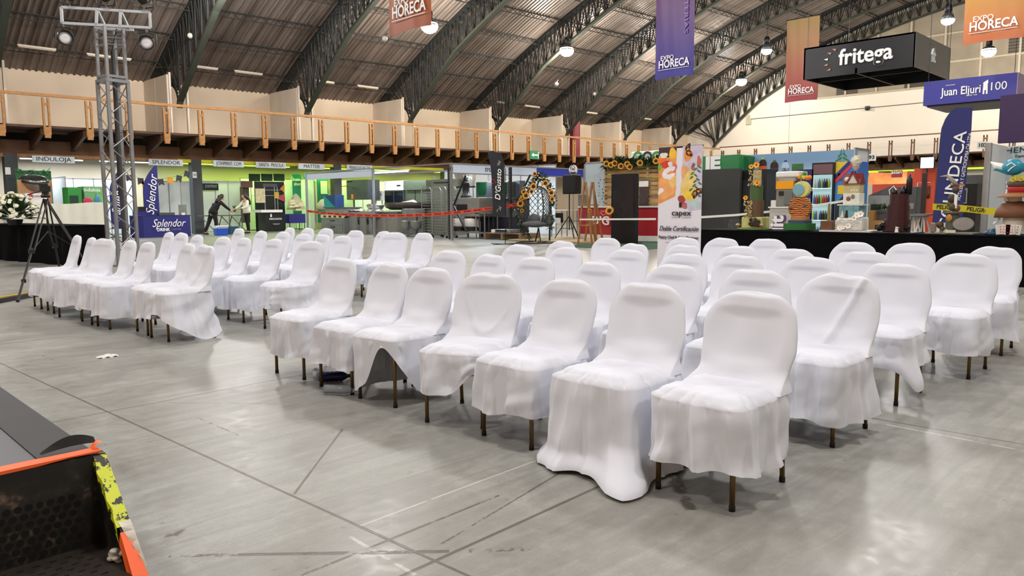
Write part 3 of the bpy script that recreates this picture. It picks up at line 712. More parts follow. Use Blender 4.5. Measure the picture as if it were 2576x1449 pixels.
def parcan(x,z,aim,label,up=False):
    o=thing('stage_lamp',label,'stage light',(0,0,0),group='black stage lamps on the tower')
    base=TW+Matrix.Rotation(az-R(90)+R(26)-R(37),3,'Z')@Vector((x,-.2,0)); o.location=(base.x,base.y,z); o.rotation_euler=(0,0,az+PI+aim); o.scale=(1.2,)*3
    Mr=Matrix.Rotation(R(90) if not up else R(-60),4,'Y')
    MB().lathe([(.0,-.22),(.06,-.21),(.085,-.14),(.10,-.02),(.125,.02),(.13,.09),(.115,.09),(.11,.03)],n=20,M=Mr).obj('lamp_body',M_blackp,o,smooth=True)
    MB().lathe([(.0,.035),(.06,.045),(.11,.03),(.105,.02)],n=20,M=Mr).obj('lens',M_lens,o,smooth=True)
    sg=1 if not up else -1
    MB().tube([(0,-.15,-.02*sg),(0,-.15,.16*sg),(0,0,.19*sg),(0,.15,.16*sg),(0,.15,-.02*sg)],.012,6).obj('yoke',M_black,o)
    MB().tube([(0,0,.18*sg),(0,0,.27*sg)],.02,8).obj('clamp',M_dsteel,o)
    MB().cbox((0,0,.0),(.05,.1,.05),Matrix.Translation((-.2 if not up else 0,0,0 if not up else .2))).obj('end_cap',M_white,o)
    return o
parcan(-.80,Ztop-.28,R(20),'black stage lamp with pale lens hanging from the left end of the tower crossbar')
parcan(.74,Ztop-.30,R(-15),'black stage lamp with pale lens hanging from the right end of the tower crossbar')
parcan(-.66,zt+.28,R(10),'black stage lamp standing upright on the left of the tower crossbar',True)
parcan(.0,zt+.30,R(0),'black stage lamp standing upright on the middle of the tower crossbar',True)
parcan(.72,zt+.30,R(-10),'black stage lamp standing upright on the right of the tower crossbar',True)
# ---------------------------------------------------------------- video tripod
TP=G(120,722); t=thing('video_tripod','tall black video tripod without a camera, beside the black flower table','tripod',TP)
dr=math.hypot(TP.x,TP.y); hz=lambda py:XP(130,py,TP.x).z
ft=[G(45,760),TP+Vector((.62,-.45,0)),TP+Vector((.35,.55,0))]
hub=Vector((.05,-.05,hz(500)))
for f in ft:
    f=Vector(f)-TP; f.z=0; mid=hub.lerp(f,.55); sd=(f-hub).cross(Vector((0,0,1))).normalized()*.03
    mb=MB().tube([hub+sd,mid+sd],.012,8).tube([hub-sd,mid-sd],.012,8).tube([mid-(f-hub)*.03,f+Vector((0,0,.02))],.016,8); mb.cbox(mid,(.07,.07,.06)); mb.cbox(hub.lerp(f,.82),(.05,.05,.05)); mb.ball(f+Vector((0,0,.02)),.025,8)
    mb.obj('leg',M_black,t)
MB().tube([hub,hub-Vector((0,0,.42))],.014,8).obj('centre_column',M_black,t)
mb=MB()
for f in ft: f=Vector(f)-TP; mb.tube([hub-Vector((0,0,.5)),hub.lerp(Vector((f.x,f.y,0)),.55)],.007,6)
mb.obj('spreader',M_black,t)
h=hub+Vector((0,0,.02)); mb=MB().lathe([(.06,0),(.07,.03),(.05,.06),(.05,.1)],h,14); mb.cbox(h+Vector((0,0,.14)),(.12,.14,.09)); mb.cbox(h+Vector((-.02,.0,.2)),(.09,.16,.03)); mb.obj('fluid_head',M_black,t)
MB().tube([h+Vector((0,0,.12)),h+Vector((-.1,.22,.08)),h+Vector((-.16,.36,.05))],.009,6).obj('pan_handle',M_black,t)
# kerb strip on the floor by the tripod
mb=MB(); a=G(-30,765); b_=G(98,742); n=10
mb.bar((a.x,a.y,.03),(b_.x,b_.y,.03),.22,.06); mb.obj('cable_ramp',M_black,label='low black cable ramp with yellow top lying by the tripod foot',cat='cable ramp')
bpy.data.objects['cable_ramp']
y_=MB().bar((a.x,a.y,.063),(b_.x,b_.y,.063),.09,.008); y_.obj('lid',mat('yellow_ramp_lid',(190,150,40),.6),bpy.data.objects['cable_ramp'])
# ---------------------------------------------------------------- black-draped table with white flowers
FT=G(176,668); t=thing('draped_table','long table under floor-length black cloth carrying white flowers, far left','table',FT,R(100))
def skirt(u,v):
    L=4.6; D=.85; P_=2*(L+D); s_=u*P_
    if s_<L: x,y,nx,ny=s_,0,0,1
    elif s_<L+D: x,y,nx,ny=L,-(s_-L),1,0
    elif s_<2*L+D: x,y,nx,ny=L-(s_-L-D),-D,0,-1
    else: x,y,nx,ny=0,-D+(s_-2*L-D),-1,0
    a=(.02+.03*(1-v))*math.sin(s_*9+math.sin(s_*3)*1.5)*(1-v)**.5+.05*(1-v)
    return (x+nx*a,y+ny*a,.005+.845*v)
mb=MB().grid(skirt,160,6,closeu=True); mb.box((-.01,-.86,.84),(4.61,.01,.862)); mb.obj('tablecloth',M_bcloth,t,smooth=False)
fl=thing('flower_arrangement','large fan of white roses and lilies in a low black bowl on the black table','flowers',G(38,566,.86))
M_cream=mat('cream_petal',(236,234,206),.6,var=.06); M_wpet=mat('white_petal',(246,246,240),.6); M_leaf=mat('dark_leaf',(46,72,40),.6,var=.3)
MB().lathe([(.0,.0),(.13,0),(.17,.12),(.15,.13)],n=16).obj('bowl',M_black,fl)
rf=random.Random(8); ml=MB(); mr=MB(); mw=MB()
def leaf(mb,p,q,w):
    p=Vector(p);q=Vector(q); d=q-p; s_=d.cross(Vector((0,0,1))); s_=(s_.normalized() if s_.length>1e-4 else Vector((1,0,0)))*w; m_=p.lerp(q,.45)+Vector((0,0,w*.5))
    mb.add([p,m_+s_,q,m_-s_],[(0,1,2,3)])
for i in range(120):
    a=rf.uniform(0,2*PI); e_=rf.uniform(.0,1.45); r0=.5; dr_=Vector((math.cos(a)*math.cos(e_)*.62,math.sin(a)*math.cos(e_)*.62,math.sin(e_)*.62+.12)); leaf(ml,dr_*.3+Vector((0,0,.1)),dr_*rf.uniform(.8,1.05),.05)
leaf(ml,(.0,-.2,.2),(.2,-.72,.32),.07); leaf(ml,(.1,.0,.2),(.25,-.6,.2),.06)
ROS=[]
for i in range(75):
    a=rf.uniform(0,2*PI); e_=rf.uniform(.05,1.5); rr=rf.uniform(.85,1.0); p=Vector((math.cos(a)*math.cos(e_)*.58*rr,math.sin(a)*math.cos(e_)*.58*rr,math.sin(e_)*.60*rr+.14))
    r1=rf.uniform(.035,.055); M_=Vector((0,0,1)).rotation_difference(p.normalized()).to_matrix().to_4x4()
    ROS.append((p,M_,r1))
for a in (-2.2,-1.7,-2.6):
    p=Vector((math.cos(a)*.5,math.sin(a)*.5,.42))
    for k in range(6):
        b2=k*PI/3; q2=p+Vector((-.03,math.cos(b2)*.11,math.sin(b2)*.11)); mw.add([p,p+Vector((-.04,math.cos(b2+.3)*.06,math.sin(b2+.3)*.06)),q2,p+Vector((-.04,math.cos(b2-.3)*.06,math.sin(b2-.3)*.06))],[(0,1,2,3)])
ml.obj('foliage',M_leaf,fl); rme=MB().lathe([(0,-.6),(.8,-.2),(1,.4),(.75,.7),(.5,.4),(.3,.7),(0,.6)],n=12).mesh('rose',True); rme.materials.append(M_cream)
for p,M_,r1 in ROS:
    o=link('rose',rme,fl); o.location=p; o.rotation_euler=M_.to_euler(); o.scale=(r1,)*3
mw.obj('lilies',M_wpet,fl)
# ---------------------------------------------------------------- litter near the chairs
p=G(270,898); mb=MB().grid(lambda u,v:(p.x+(u-.5)*.16,p.y+(v-.5)*.07,.004+.018*max(0,math.sin(u*PI))*math.sin(v*PI)+.006*math.sin(u*17+v*9)),14,8); mb.obj('paper_napkin',mat('white_tissue',(240,240,238),.9),label='crumpled white napkin lying alone on the concrete floor',cat='napkin')
def bottle(px,py,rz,label,m,capm,L=.22,r=.033):
    t=thing('water_bottle',label,'bottle',G(px,py)+Vector((0,0,r)),rz)
    Mr=Matrix.Rotation(PI/2,4,'Y')
    pr=[(0,-.11),(r*.9,-.108),(r,-.09)]+[(r*(1-.06*(i%2)),-.08+i*.016) for i in range(8)]+[(r,.05),(r*.5,.085),(.012,.095)]
    MB().lathe(pr,n=16,M=Mr).obj('body',m,t,smooth=True); MB().lathe([(0,.095),(.014,.095),(.014,.115),(0,.115)],n=12,M=Mr).obj('cap',capm,t); return t
M_clear=mat('clear_plastic',(225,232,238),.08,trans=.85,ior=1.2)
bottle(855,993,R(-55),'crumpled clear plastic bottle lying on the floor beside the front row',M_clear,M_clear)
bottle(842,960,R(-35),'dark blue plastic bottle lying under the second chair of the front row',mat('dark_blue_plastic',(20,30,72),.25),M_blackp,.24,.038)
bottle(800,950,R(70),'clear plastic bottle lying behind the farthest front row chair leg',M_clear,M_clear)
bottle(262,808,R(-60),'clear bottle lying under the left block front row',M_clear,M_blackp)
# ---------------------------------------------------------------- roll-up banner
def board(M,w,h,d,m,parent,name='panel',**k):
    return MB().prism([(-w/2,0),(w/2,0),(w/2,h),(-w/2,h)],M,d).obj(name,m,parent,**k)
CX=10.55; y1,y0,z1,z0=rX(CX,1656,372,1766,372); zt_=z1; yc=(y0+y1)/2; wB=abs(y1-y0)
t=thing('rollup_banner','tall roll-up banner with fruit and flower print, standing behind the right block','banner',(CX,yc,0))
MB().box((-.1,-wB/2,0),(.12,wB/2,.09)).obj('cassette',M_alu,t)
MB().box((.02,-wB/2,zt_-.02),(.05,wB/2,zt_+.01)).obj('top_rail',M_alu,t)
MB().box((.02,-wB/2,.08),(.024,wB/2,zt_)).obj('print',mat('banner_white',(236,232,244),.45),t)
MB().tube([(.06,0,.05),(.06,0,zt_)],.012,6).obj('support_pole',M_alu,t)
def U(u,v): return Vector((0,wB/2-u*wB,zt_-v*1.27))  # u right, v down in metres
PK=[0]
def patch(pts,m,nm,dx=.0):
    PK[0]+=1
    MB().add([(.018-.00012*PK[0],)+tuple(U(u,v))[1:] for u,v in pts],[tuple(range(len(pts)))]).obj(nm,m,t)
C_=lambda n,c:mat('ink_'+n,c,.45,var=.18,vscale=9)
patch([(0,.0),(.42,0),(.42,.02),(.40,.62),(.0,.72)],C_('peach',(240,160,90)),'fruit_print')
patch([(0.0,0),(.42,0),(.42,.09),(.24,.13),(.0,.10)],C_('deepshade',(70,42,46)),'fruit_print',.001)
def blob(u,v,a,b,c,nm='fruit_print',dx=.002,n=18,rot=0):
    pts=[]
    for i in range(n):
        th=2*PI*i/n; k=1+.14*math.sin(3*th+u*20+v*7); x=math.cos(th)*a*k;y=math.sin(th)*b*k
        pts.append((u+(x*math.cos(rot)-y*math.sin(rot)),v+(x*math.sin(rot)+y*math.cos(rot))*wB/1.27))
    patch(pts,c,nm,dx)
for (u,v,a,b,c) in [(.33,.08,.09,.11,(250,196,60)),(.12,.10,.09,.06,(235,240,235)),(.10,.17,.10,.07,(244,120,50)),(.17,.22,.14,.08,(214,60,36)),(.36,.26,.07,.10,(230,120,100)),(.03,.25,.05,.06,(120,180,60)),(.2,.5,.2,.24,(248,176,108)),(.33,.42,.09,.12,(250,206,120))]: blob(u,v,a,b,C_('f%d'%(u*100+v*1000),c))
for (u,v,a,b,r_) in [(.28,.22,.07,.05,1.2),(.22,.29,.16,.05,-.5),(.34,.27,.05,.05,0),(.2,.37,.10,.05,.3),(.3,.36,.09,.045,-.4),(.06,.55,.08,.05,-.8)]: blob(u,v,a,b,C_('fw',(245,238,246)),rot=r_,dx=.003)
patch([(.56,0),(1,0),(1,.1),(1,.78),(.72,.8),(.5,.6),(.56,.5)],C_('lilac',(214,204,228)),'flower_print',.001)
for (u,v,a,b,c) in [(.68,.11,.10,.13,(238,160,84)),(.62,.33,.09,.16,(238,176,120)),(.72,.5,.18,.30,(244,214,130)),(.93,.2,.05,.11,(196,110,90)),(.80,.26,.04,.08,(190,110,90)),(.56,.66,.09,.09,(170,70,60)),(.62,.74,.07,.06,(190,110,110)),(.85,.72,.12,.10,(190,214,214))]: blob(u,v,a,b,C_('g%d'%(u*100+v*1000),c),'flower_print')
for k in range(6):
    a_=k*PI/3; blob(.74+.08*math.cos(a_),.60+.034*math.sin(a_),.075,.06,C_('petal',(246,208,72)),'flower_print',.004,rot=a_)
for k in range(5):
    a_=k*1.25; blob(.69+.05*math.cos(a_),.11+.022*math.sin(a_),.05,.05,C_('petal2',(240,150,66)),'flower_print',.004,rot=a_)
for i in range(16):
    v=.24+i*.025; u=.86+.05*math.sin(i*.9); blob(u+(.05 if i%2 else -.05),v,.05,.02,C_('stalk',(70,120,90)),'flower_print',.003,8,rot=(.6 if i%2 else -.6))
def butterfly(u,v,s_,rot):
    for sg in (-1,1):
        for (a1,l1,w1) in ((.9,1,.5),(-.6,.7,.45)):
            r_=rot+sg*a1; cu=u+math.cos(r_)*s_*.5*l1; cv=v+math.sin(r_)*s_*.28*l1
            blob(cu,cv,s_*.5*l1,s_*w1*.6,C_('bfk',(30,24,24)),'butterfly_print',.005,12,rot=r_)
            for k in range(3): blob(u+math.cos(r_+.25*(k-1))*s_*.5*l1,v+math.sin(r_+.25*(k-1))*s_*.25*l1,s_*.28*l1,s_*.05,C_('bfo',(236,150,50)),'butterfly_print',.006,8,rot=r_+.25*(k-1))
butterfly(.64,.06,.17,-.2); butterfly(.88,.55,.17,1.0)
def bt(s,u,v,size,**k): 
    return text(s,NX(.002,U(u,v).y,U(u,v).z),size,k.pop('m',M_txt),t,**k)
bt('capex',.56,.83,.135,w=.44*wB,bold=.0)
patch([(.50,.70),(.56,.70),(.555,.76),(.505,.76)],M_txt,'logo_mark',.004)
MB().add([(.003,)+tuple(U(u,v))[1:] for u,v in ((.33,.885),(.52,.885),(.52,.889),(.33,.889),(.58,.885),(.78,.885),(.78,.889),(.58,.889))],[(0,1,2,3),(4,5,6,7)]).obj('logo_rule',M_txt,t)
bt('Doble Certificación',.50,1.03,.115,w=.90*wB,shear=.35,bold=-.006)
bt('Pastry Chef & Cake Designer',.50,1.14,.07,w=.92*wB)
MB().add([(.003,)+tuple(U(u,v))[1:] for u,v in ((.2,1.205),(.9,1.205),(.9,1.209),(.2,1.209))],[(0,1,2,3)]).obj('rule',M_txt,t)
# ---------------------------------------------------------------- hanging EXPO banners and overhead boxes
M_foil=None
def hang(x,l,b,r,zh,label,stops,nm,both=False):
    y1,y0,_,zb=rX(x,l,b,r,b); zb=XP((l+r)/2,b,x).z; w=y1-y0; yc=(y0+y1)/2
    t=thing('hanging_banner',label,'banner',(x,yc,zb))
    m=grad(nm,stops,'Z',0,zh,.42)
    f=lambda u,v:(.012*math.sin(u*7+v*4)*(1-v)+.004*math.sin(u*19+v*3),w/2-u*w,v*zh+.03*math.sin(u*3)*(1-v))
    MB().grid(f,24,20).obj('banner_cloth',m,t,smooth=True)
    MB().tube([(0,-w/2-.05,zh),(0,w/2+.05,zh)],.02,8).obj('top_bar',M_black,t)
    mbw=MB(); 
    for sg in (-1,1): mbw.tube([(0,sg*w/2,zh),(0,sg*w/2,roof(x,yc)-zb-.2)],.006,4)
    mbw.obj('hanging_wire',M_black,t)
    text('EXPO',NX(-.035,.17*w,.45*w),.145*w,M_twhite,t,bold=.012,w=.34*w)
    text('HORECA',NX(-.035,0,.31*w),.235*w,M_twhite,t,bold=.022,w=.80*w)
    MB().box((-.052,-.4*w,.19*w),(-.048,.4*w,.20*w)).obj('underline',M_twhite,t)
    return t,w,zh
OR=[(0,(150,74,40)),(.3,(158,88,44)),(.7,(140,100,36)),(1,(130,110,40))]
hang(11.2,980,78,1085,3.75,'orange hanging banner in front of the leftmost lit lamp',OR,'orange_banner')
t,w,zh=hang(22.5,1648,195,1744,3.75,'purple and blue hanging banner, upper centre right',[(0,(40,36,140)),(.35,(66,32,122)),(.7,(84,28,96)),(1,(110,26,76))],'purple_banner')
M_pl=mat('faint_violet_ink',(120,80,160),.4)
for j,(s_,yy) in enumerate((('CAFETERIAS',-.30),)):
    Mv=NX(-.035,yy*w,zh*.62)@Matrix.Rotation(-PI/2,4,'Z'); text(s_,Mv,.2,M_pl,t,w=1.9,bold=.02)
hang(34.5,1974,255,2055,3.72,'narrow orange to red hanging banner beside the black suspended sign box',[(0,(158,40,46)),(.35,(152,68,44)),(.7,(146,96,40)),(1,(134,104,38))],'red_banner')
t,w,zh=hang(25.5,2422,104,2574,3.75,'wide yellow and orange hanging banner at the upper right edge',[(0,(196,100,50)),(.2,(190,118,44)),(.5,(158,136,44)),(1,(140,140,50))],'yellow_banner')
# black suspended box
X0=30.0; ya,yb=13.35,9.28; za,zb=7.33,6.12; D_=4.25
t=thing('suspended_sign_box','black suspended box sign with white lettering, upper right','sign',(X0,(ya+yb)/2,zb))
hw=(ya-yb)/2; hh=za-zb
mb=MB(); 
mb.box((0,-hw,0),(.06,hw,hh)).box((0,hw-.06,0),(D_,hw,hh)).box((D_-.06,-hw,0),(D_,hw,hh)).box((0,-hw+.06,hh-.06),(D_,hw-.06,hh)).box((1.2,-hw+.1,.0),(1.26,hw,.25)).box((0,-.04,.0),(D_,.04,.2))
mb.obj('box_shell',mat('satin_black_board',(22,24,28),.45),t)
MB().box((.0,-hw-.01,0),(D_,-hw+.05,hh)).obj('side_panel',mat('grey_film_panel',(112,112,106),.35,var=.1),t)
text('fritega',NX(-.04,-.33,hh*.52),.82,M_twhite,t,w=1.95,bold=.018,ext=.03)
for k,(dy,dz) in enumerate(((.90,.43),(1.08,.30),(1.2,.06),(1.2,-.18),(1.08,-.40))):
    c=Vector((-.04,dy-.06,hh*.5+dz*.9)); a_=math.atan2(dz,dy)
    MB().add([c+Vector((0,math.cos(a_+b2)*r_,math.sin(a_+b2)*r_)) for b2,r_ in ((2.6,.08),(-2.6,.08),(0,.09))],[(0,1,2)]).obj('sun_ray',M_twhite if k==2 else mat('copper_ray',(190,130,96),.4),t)
Mside=Matrix(((1,0,0,D_*.5),(0,0,-1,-hw-.03),(0,1,0,hh*.5),(0,0,0,1)))
text('ft',Mside@Matrix.Translation((-.1,0,0)),.7,M_twhite,t,bold=.02,ext=.03)
mb=MB()
for x_ in (.1,D_-.1):
    for y_ in (-hw+.1,hw-.1): mb.tube([(x_,y_,hh-.05),(x_,y_,roof(X0+x_,(ya+yb)/2+y_)-zb-.15)],.01,4)
mb.obj('hanging_wire',M_black,t)
# blue suspended sign
X1=28.0; ya=XP(2325,207,X1); yb=XP(2560,184,X1); zlow=XP(2324,266,X1).z
t=thing('suspended_sign_box','blue suspended box sign with white lettering and tower emblem, right edge','sign',(X1,(ya.y+yb.y)/2,zlow))
hw=(ya.y-yb.y)/2; hh=ya.z-zlow; M_blue=mat('royal_blue_panel',(44,44,140),.45)
MB().box((0,-hw,0),(2.4,hw,hh)).obj('box_shell',M_blue,t)
MB().box((.1,-hw+.1,-.06),(2.3,hw-.1,0)).obj('underside',M_black,t)
MB().box((.0,-hw-.02,.0),(2.4,-hw,hh)).obj('side_panel',mat('mauve_side',(150,130,160),.5),t)
text('Juan Eljuri',NX(-.02,hw*.16,hh*.48),.36,M_twhite,t,w=1.15,bold=.012)
text('100',NX(-.02,-hw*.62,hh*.52),.36,M_twhite,t,w=.43,bold=.0)
text('ALMACENES',NX(-.02,hw*.40,hh*.76),.05,M_twhite,t); text('DESDE 1925',NX(-.02,-hw*.08,hh*.26),.06,M_twhite,t)
mb=MB(); yy=-hw*.36
mb.prism([(-.07,.0),(-.02,.0),(-.02,.12),(.02,.12),(.02,0),(.07,0),(.06,.32),(.075,.34),(.06,.44),(.0,.40),(-.06,.36),(-.075,.34),(-.06,.32)],NX(-.015,yy,hh*.26),.01); mb.obj('tower_emblem',M_twhite,t)
mb=MB()
for x_ in (.1,2.3):
    for y_ in (-hw+.1,hw-.1): mb.tube([(x_,y_,hh),(x_,y_,roof(X1,6)-zlow-.2)],.01,4)
mb.obj('hanging_wire',M_black,t)
# ---------------------------------------------------------------- stalls along the left wall (under the mezzanine)
def area(name,loc,rot,sx,sy,power,colr):
    ld=bpy.data.lights.new(name,'AREA'); ld.shape='RECTANGLE'; ld.size=sx; ld.size_y=sy; ld.energy=power; ld.color=colr
    o=bpy.data.objects.new(name,ld); col.objects.link(o); o.location=loc; o.rotation_euler=rot; return o
def tube_lamp(x,y,z,L,power,colr,label,along='X',cat='fluorescent lamp'):
    t=thing('fluorescent_lamp',label,cat,(x,y,z),0 if along=='X' else PI/2,group='fluorescent lamps under the mezzanine')
    MB().box((-L/2,-.06,.03),(L/2,.06,.09)).obj('housing',M_white,t)
    if y>30: MB().tube([(-L*.4,0,.09),(-L*.4,0,4.3-z)],.006,4).obj('hanging_wire',M_black,t); MB().tube([(L*.4,0,.09),(L*.4,0,4.3-z)],.006,4).obj('hanging_wire',M_black,t)
    c='%d_%d'%(colr[0]*10,colr[2]*10); mm=mat('lit_tube_'+c,tuple(int(255*min(1,v)) for v in colr),.4,emit=6)
    MB().tube([(-L/2+.03,0,.0),(L/2-.03,0,.0)],.02,8).obj('tube',mm,t)
    a=area('tube_light',(0,0,-.04),(0,0,0),L,.1,power,colr); a.parent=t
YS=35.0  # plane of the stall fronts
GREEN=(.62,1,.22); COOL=(.74,.88,1)
tube_lamp(9.3,36.4,3.26,2.4,150,COOL,'cool white tube lamp above the stainless bowl display stall')
tube_lamp(12.3,36.4,3.26,2.4,150,COOL,'cool white tube lamp above the blue drink stall')
for i,x in enumerate((16.0,19.0,22.5,26.5,30.5)):
    tube_lamp(x,36.4,3.28,2.6,95,GREEN,'green-tinted tube lamp, %s from the left above the green-lit stalls'%ORD[i])
# back partition panels, one object per booth back wall, posts as parts
def partition(label,x0,x1,y,z=2.5,n=3,side=None,m=None,grp='white booth partitions'):
    t=thing('booth_partition',label,'partition',(x0,y,0),group=grp); w=(x1-x0)/n
    for i in range(n): MB().box((i*w+.02,-.01,.06),((i+1)*w-.02,.01,z-.04)).obj('panel',m or M_panel,t)
    mb=MB()
    for i in range(n+1): mb.box((i*w-.02,-.02,0),(i*w+.02,.02,z))
    mb.box((0,-.02,z-.04),(x1-x0,.02,z)).box((0,-.02,.02),(x1-x0,.02,.06)); mb.obj('frame',M_alu,t)
    if side:
        for sx in side:
            px_=0 if sx=='l' else x1-x0
            MB().box((px_-.01,-1.9,.06),(px_+.01,-.03,z-.04)).obj('side_panel',m or M_panel,t)
            mb=MB().box((px_-.02,-1.94,0),(px_+.02,-1.9,z)); mb.box((px_-.02,-1.9,z-.04),(px_+.02,-.03,z)); mb.obj('side_frame',M_alu,t)
    return t
xa=YP(130,450,36.9).x
partition('white partition wall behind the stainless bowl display',xa,YP(332,450,36.9).x,36.9,2.52,4,'l')
partition('white partition wall behind the blue drink counter',YP(392,450,36.4).x,YP(482,450,36.4).x,36.4,2.45,3)
partition('white partition wall behind the two women',YP(506,450,36.5).x,YP(604,450,36.5).x,36.5,2.5,3)
partition('white partition wall lit green behind the dark product stand',YP(604,450,37.2).x,YP(742,450,37.2).x,37.2,2.7,4,'r')
partition('white partition wall lit green behind the grey upright machine',YP(840,450,37.2).x,YP(1010,450,37.2).x,37.2,2.7,5,'l')
# lettered fascia boards
M_fas=mat('pale_blue_fascia',(228,238,246),.5)
def fascia(s,l,t_,r,b,label,m=M_fas,size=.24,YS=34.75):
    x0,x1,z1,z0=rY(YS,l,t_,r,b); tt=thing('stall_sign',label,'sign',((x0+x1)/2,YS,(z0+z1)/2),group='lettered stall fascia boards'); w=x1-x0; h=z1-z0
    MB().box((-w/2,-.03,-h/2),(w/2,.03,h/2)).obj('board',m,tt)
    text(s,NY(0,-.035,0),size,M_txt,tt,bold=0,w=min(w*.82,len(s)*.155),ext=.003); return tt
fascia('INDULOJA',80,391,188,411,'fascia board lettered INDULOJA above the stainless bowl display')
fascia('SPLENDOR',374,400,460,418,'fascia board lettered SPLENDOR above the blue drink stall')
fascia('JOSHPRINT. COM',536,403,613,421,'fascia board lettered JOSHPRINT. COM above the two women')
fascia('SANTA  PRISCILA',643,407,719,424,'fascia board lettered SANTA PRISCILA above the dark product stand')
fascia('MATTER',750,411,816,427,'fascia board lettered MATTER above the teal display')
fascia('FRANQUICIAS-CO',872,414,936,431,'fascia board lettered FRANQUICIAS behind the equipment booth')
# junction light fixture on the header
MB().box((0,0,0),(.7,.1,.22)).obj('emergency_light',M_white,label='small white emergency light fixed above the SPLENDOR board',cat='light').location=YP(405,399,YS-.08)
# columns' number plates
for px,py,s in ((490,440,'26'),(20,430,'25')):
    p=YP(px,py,34.75); tt=thing('number_plate','small white number plate %s'%('on the column by the blue stall' if px>100 else 'on the leftmost grey column'),'plate',(p.x,34.76,p.z)); MB().box((-.09,-.01,-.14),(.09,.01,.14)).obj('plate',M_white,tt); (text(s,NY(0,-.014,0),.14,M_txt,tt) if s=='26' else None)
# --- bowl display stall
M_pvc=mat('glossy_cream_sheet',(220,220,206),.16,var=.06,vscale=2)
y=31.2; x0,x1,z1,z0=rY(y,20,512,278,602); 
t=thing('wrapped_counter','long counter wrapped in glossy cream plastic sheet, behind the black flower table','counter',(x0,y,0))
n=60; mb=MB(); mb.grid(lambda u,v:((x1-x0)*u,-.02*math.sin(u*23+v*3)*(1-v)-.01*math.sin(u*51),.01+(z1-.0+.03*math.sin(u*9))*v),n,8); mb.obj('sheet',M_pvc,t,smooth=True)
MB().box((0,.05,0),(x1-x0,.9,z1-.05)).obj('counter_body',M_panel,t)
cz=z1-.02
def onC(px,py): return YP(px,py,31.6)
y=32.6
t=thing('display_backdrop','dark green display backdrop with leaf print behind the stainless bowl','backdrop',(0,0,0)); mb=MB(); xa_,xb_,zt_,_=rY(y+1.6,38,428,133,500); mb.box((xa_,y+1.6,0),(xb_,y+1.65,zt_)); mb.obj('panel',mat('deep_green_board',(22,84,40),.5),t)
mb=MB(); lf=random.Random(4)
for i in range(9):
    p=YP(52+i*9,440+lf.uniform(-6,3),y+1.57); leaf(mb,p,p+Vector((lf.uniform(-.3,.4),0,lf.uniform(.05,.35))),.12)
mb.obj('leaf_print',mat('mint_leaf_print',(120,196,140),.5),t)
t=thing('display_crate','brown board crate front holding a large round stainless bowl','crate',(0,0,0)); mb=MB(); x0,x1,z1,z0=rY(32.2,42,452,131,506)
w=x1-x0; cx=(x0+x1)/2; pr=[(x0,0),(x1,0),(x1,z1)]
for i in range(13): a=PI*i/12; pr.append((cx+.0+math.cos(a)*w*.30,z1-math.sin(a)*.42))
pr.append((x0,z1)); mb.prism(pr,Matrix(((1,0,0,0),(0,0,-1,32.2),(0,1,0,0),(0,0,0,1))),-.04); mb.obj('front_board',mat('tan_board',(176,128,92),.6),t)
p=YP(86,455,32.3); t=thing('stainless_bowl','large lidded round stainless bowl tilted in the brown crate','bowl',p,0); t.rotation_euler=(R(18),0,0)
MB().lathe([(0,-.42),(.2,-.38),(.36,-.22),(.44,.0),(.46,.02)],n=28).obj('bowl',M_steel,t,smooth=True)
MB().lathe([(.46,.05),(.40,.12),(.30,.14),(.28,.11),(.12,.13),(0,.12)],n=28).obj('lid',mat('polished_steel',(150,156,154),.2,.9),t,smooth=True); MB().lathe([(.47,.0),(.475,.04),(.45,.05)],n=28).obj('gasket',M_blackp,t,smooth=True)
t=thing('product_carton','white product carton with a small red logo, in front of the brown crate','box',(0,0,0)); mb=MB(); bY(mb,31.35,63,486,119,513,.5); mb.obj('carton',M_white,t)
mb=MB(); bY(mb,31.33,73,489,83,498,.02); mb.obj('logo_patch',mat('brick_red',(186,52,46),.5),t); tY('induloja',31.33,96,493,.10,M_txt,t); None
t=thing('printed_display_box','green printed display box with drawer openings on the cream counter','box',(0,0,0))
mb=MB(); x0,x1,z1,z0=rY(31.5,170,471,207,514); mb.box((x0,31.5,z0),(x1,32.2,z1)); mb.obj('front',mat('bright_green_print',(40,140,56),.5),t)
mb=MB(); x2,x3,z3,z2=rY(31.7,207,469,254,514); mb.box((x2,31.5,z2),(x3,32.3,z3)).add([(x3,31.5,z2),(x3+.35,31.7,z2),(x3+.12,31.7,z3-.1),(x3,31.5,z3)],[(0,1,2,3)]); mb.obj('side',mat('pale_green_print',(112,176,116),.5,var=.1),t)
mb=MB(); bY(mb,31.46,176,492,198,512,.05); mb.obj('opening',mat('dark_green_slot',(16,50,30),.6),t)
mb=MB(); p=YP(220,505,31.46); mb.ball(p,.16,14,sx=1,sy=.15,sz=.8); mb.obj('red_bag_print',mat('raspberry_print',(186,44,84),.5),t,smooth=True)
mb=MB(); p=YP(245,502,31.44); mb.lathe([(0,-.2),(.09,-.2),(.1,0),(.05,.1),(.03,.2),(0,.2)],p,12,sy=.2); mb.obj('bottle_print',mat('blue_bottle_print',(70,130,170),.3),t,smooth=True)
tY('Induloja',31.44,231,478,.18,M_twhite,t,bold=.01)
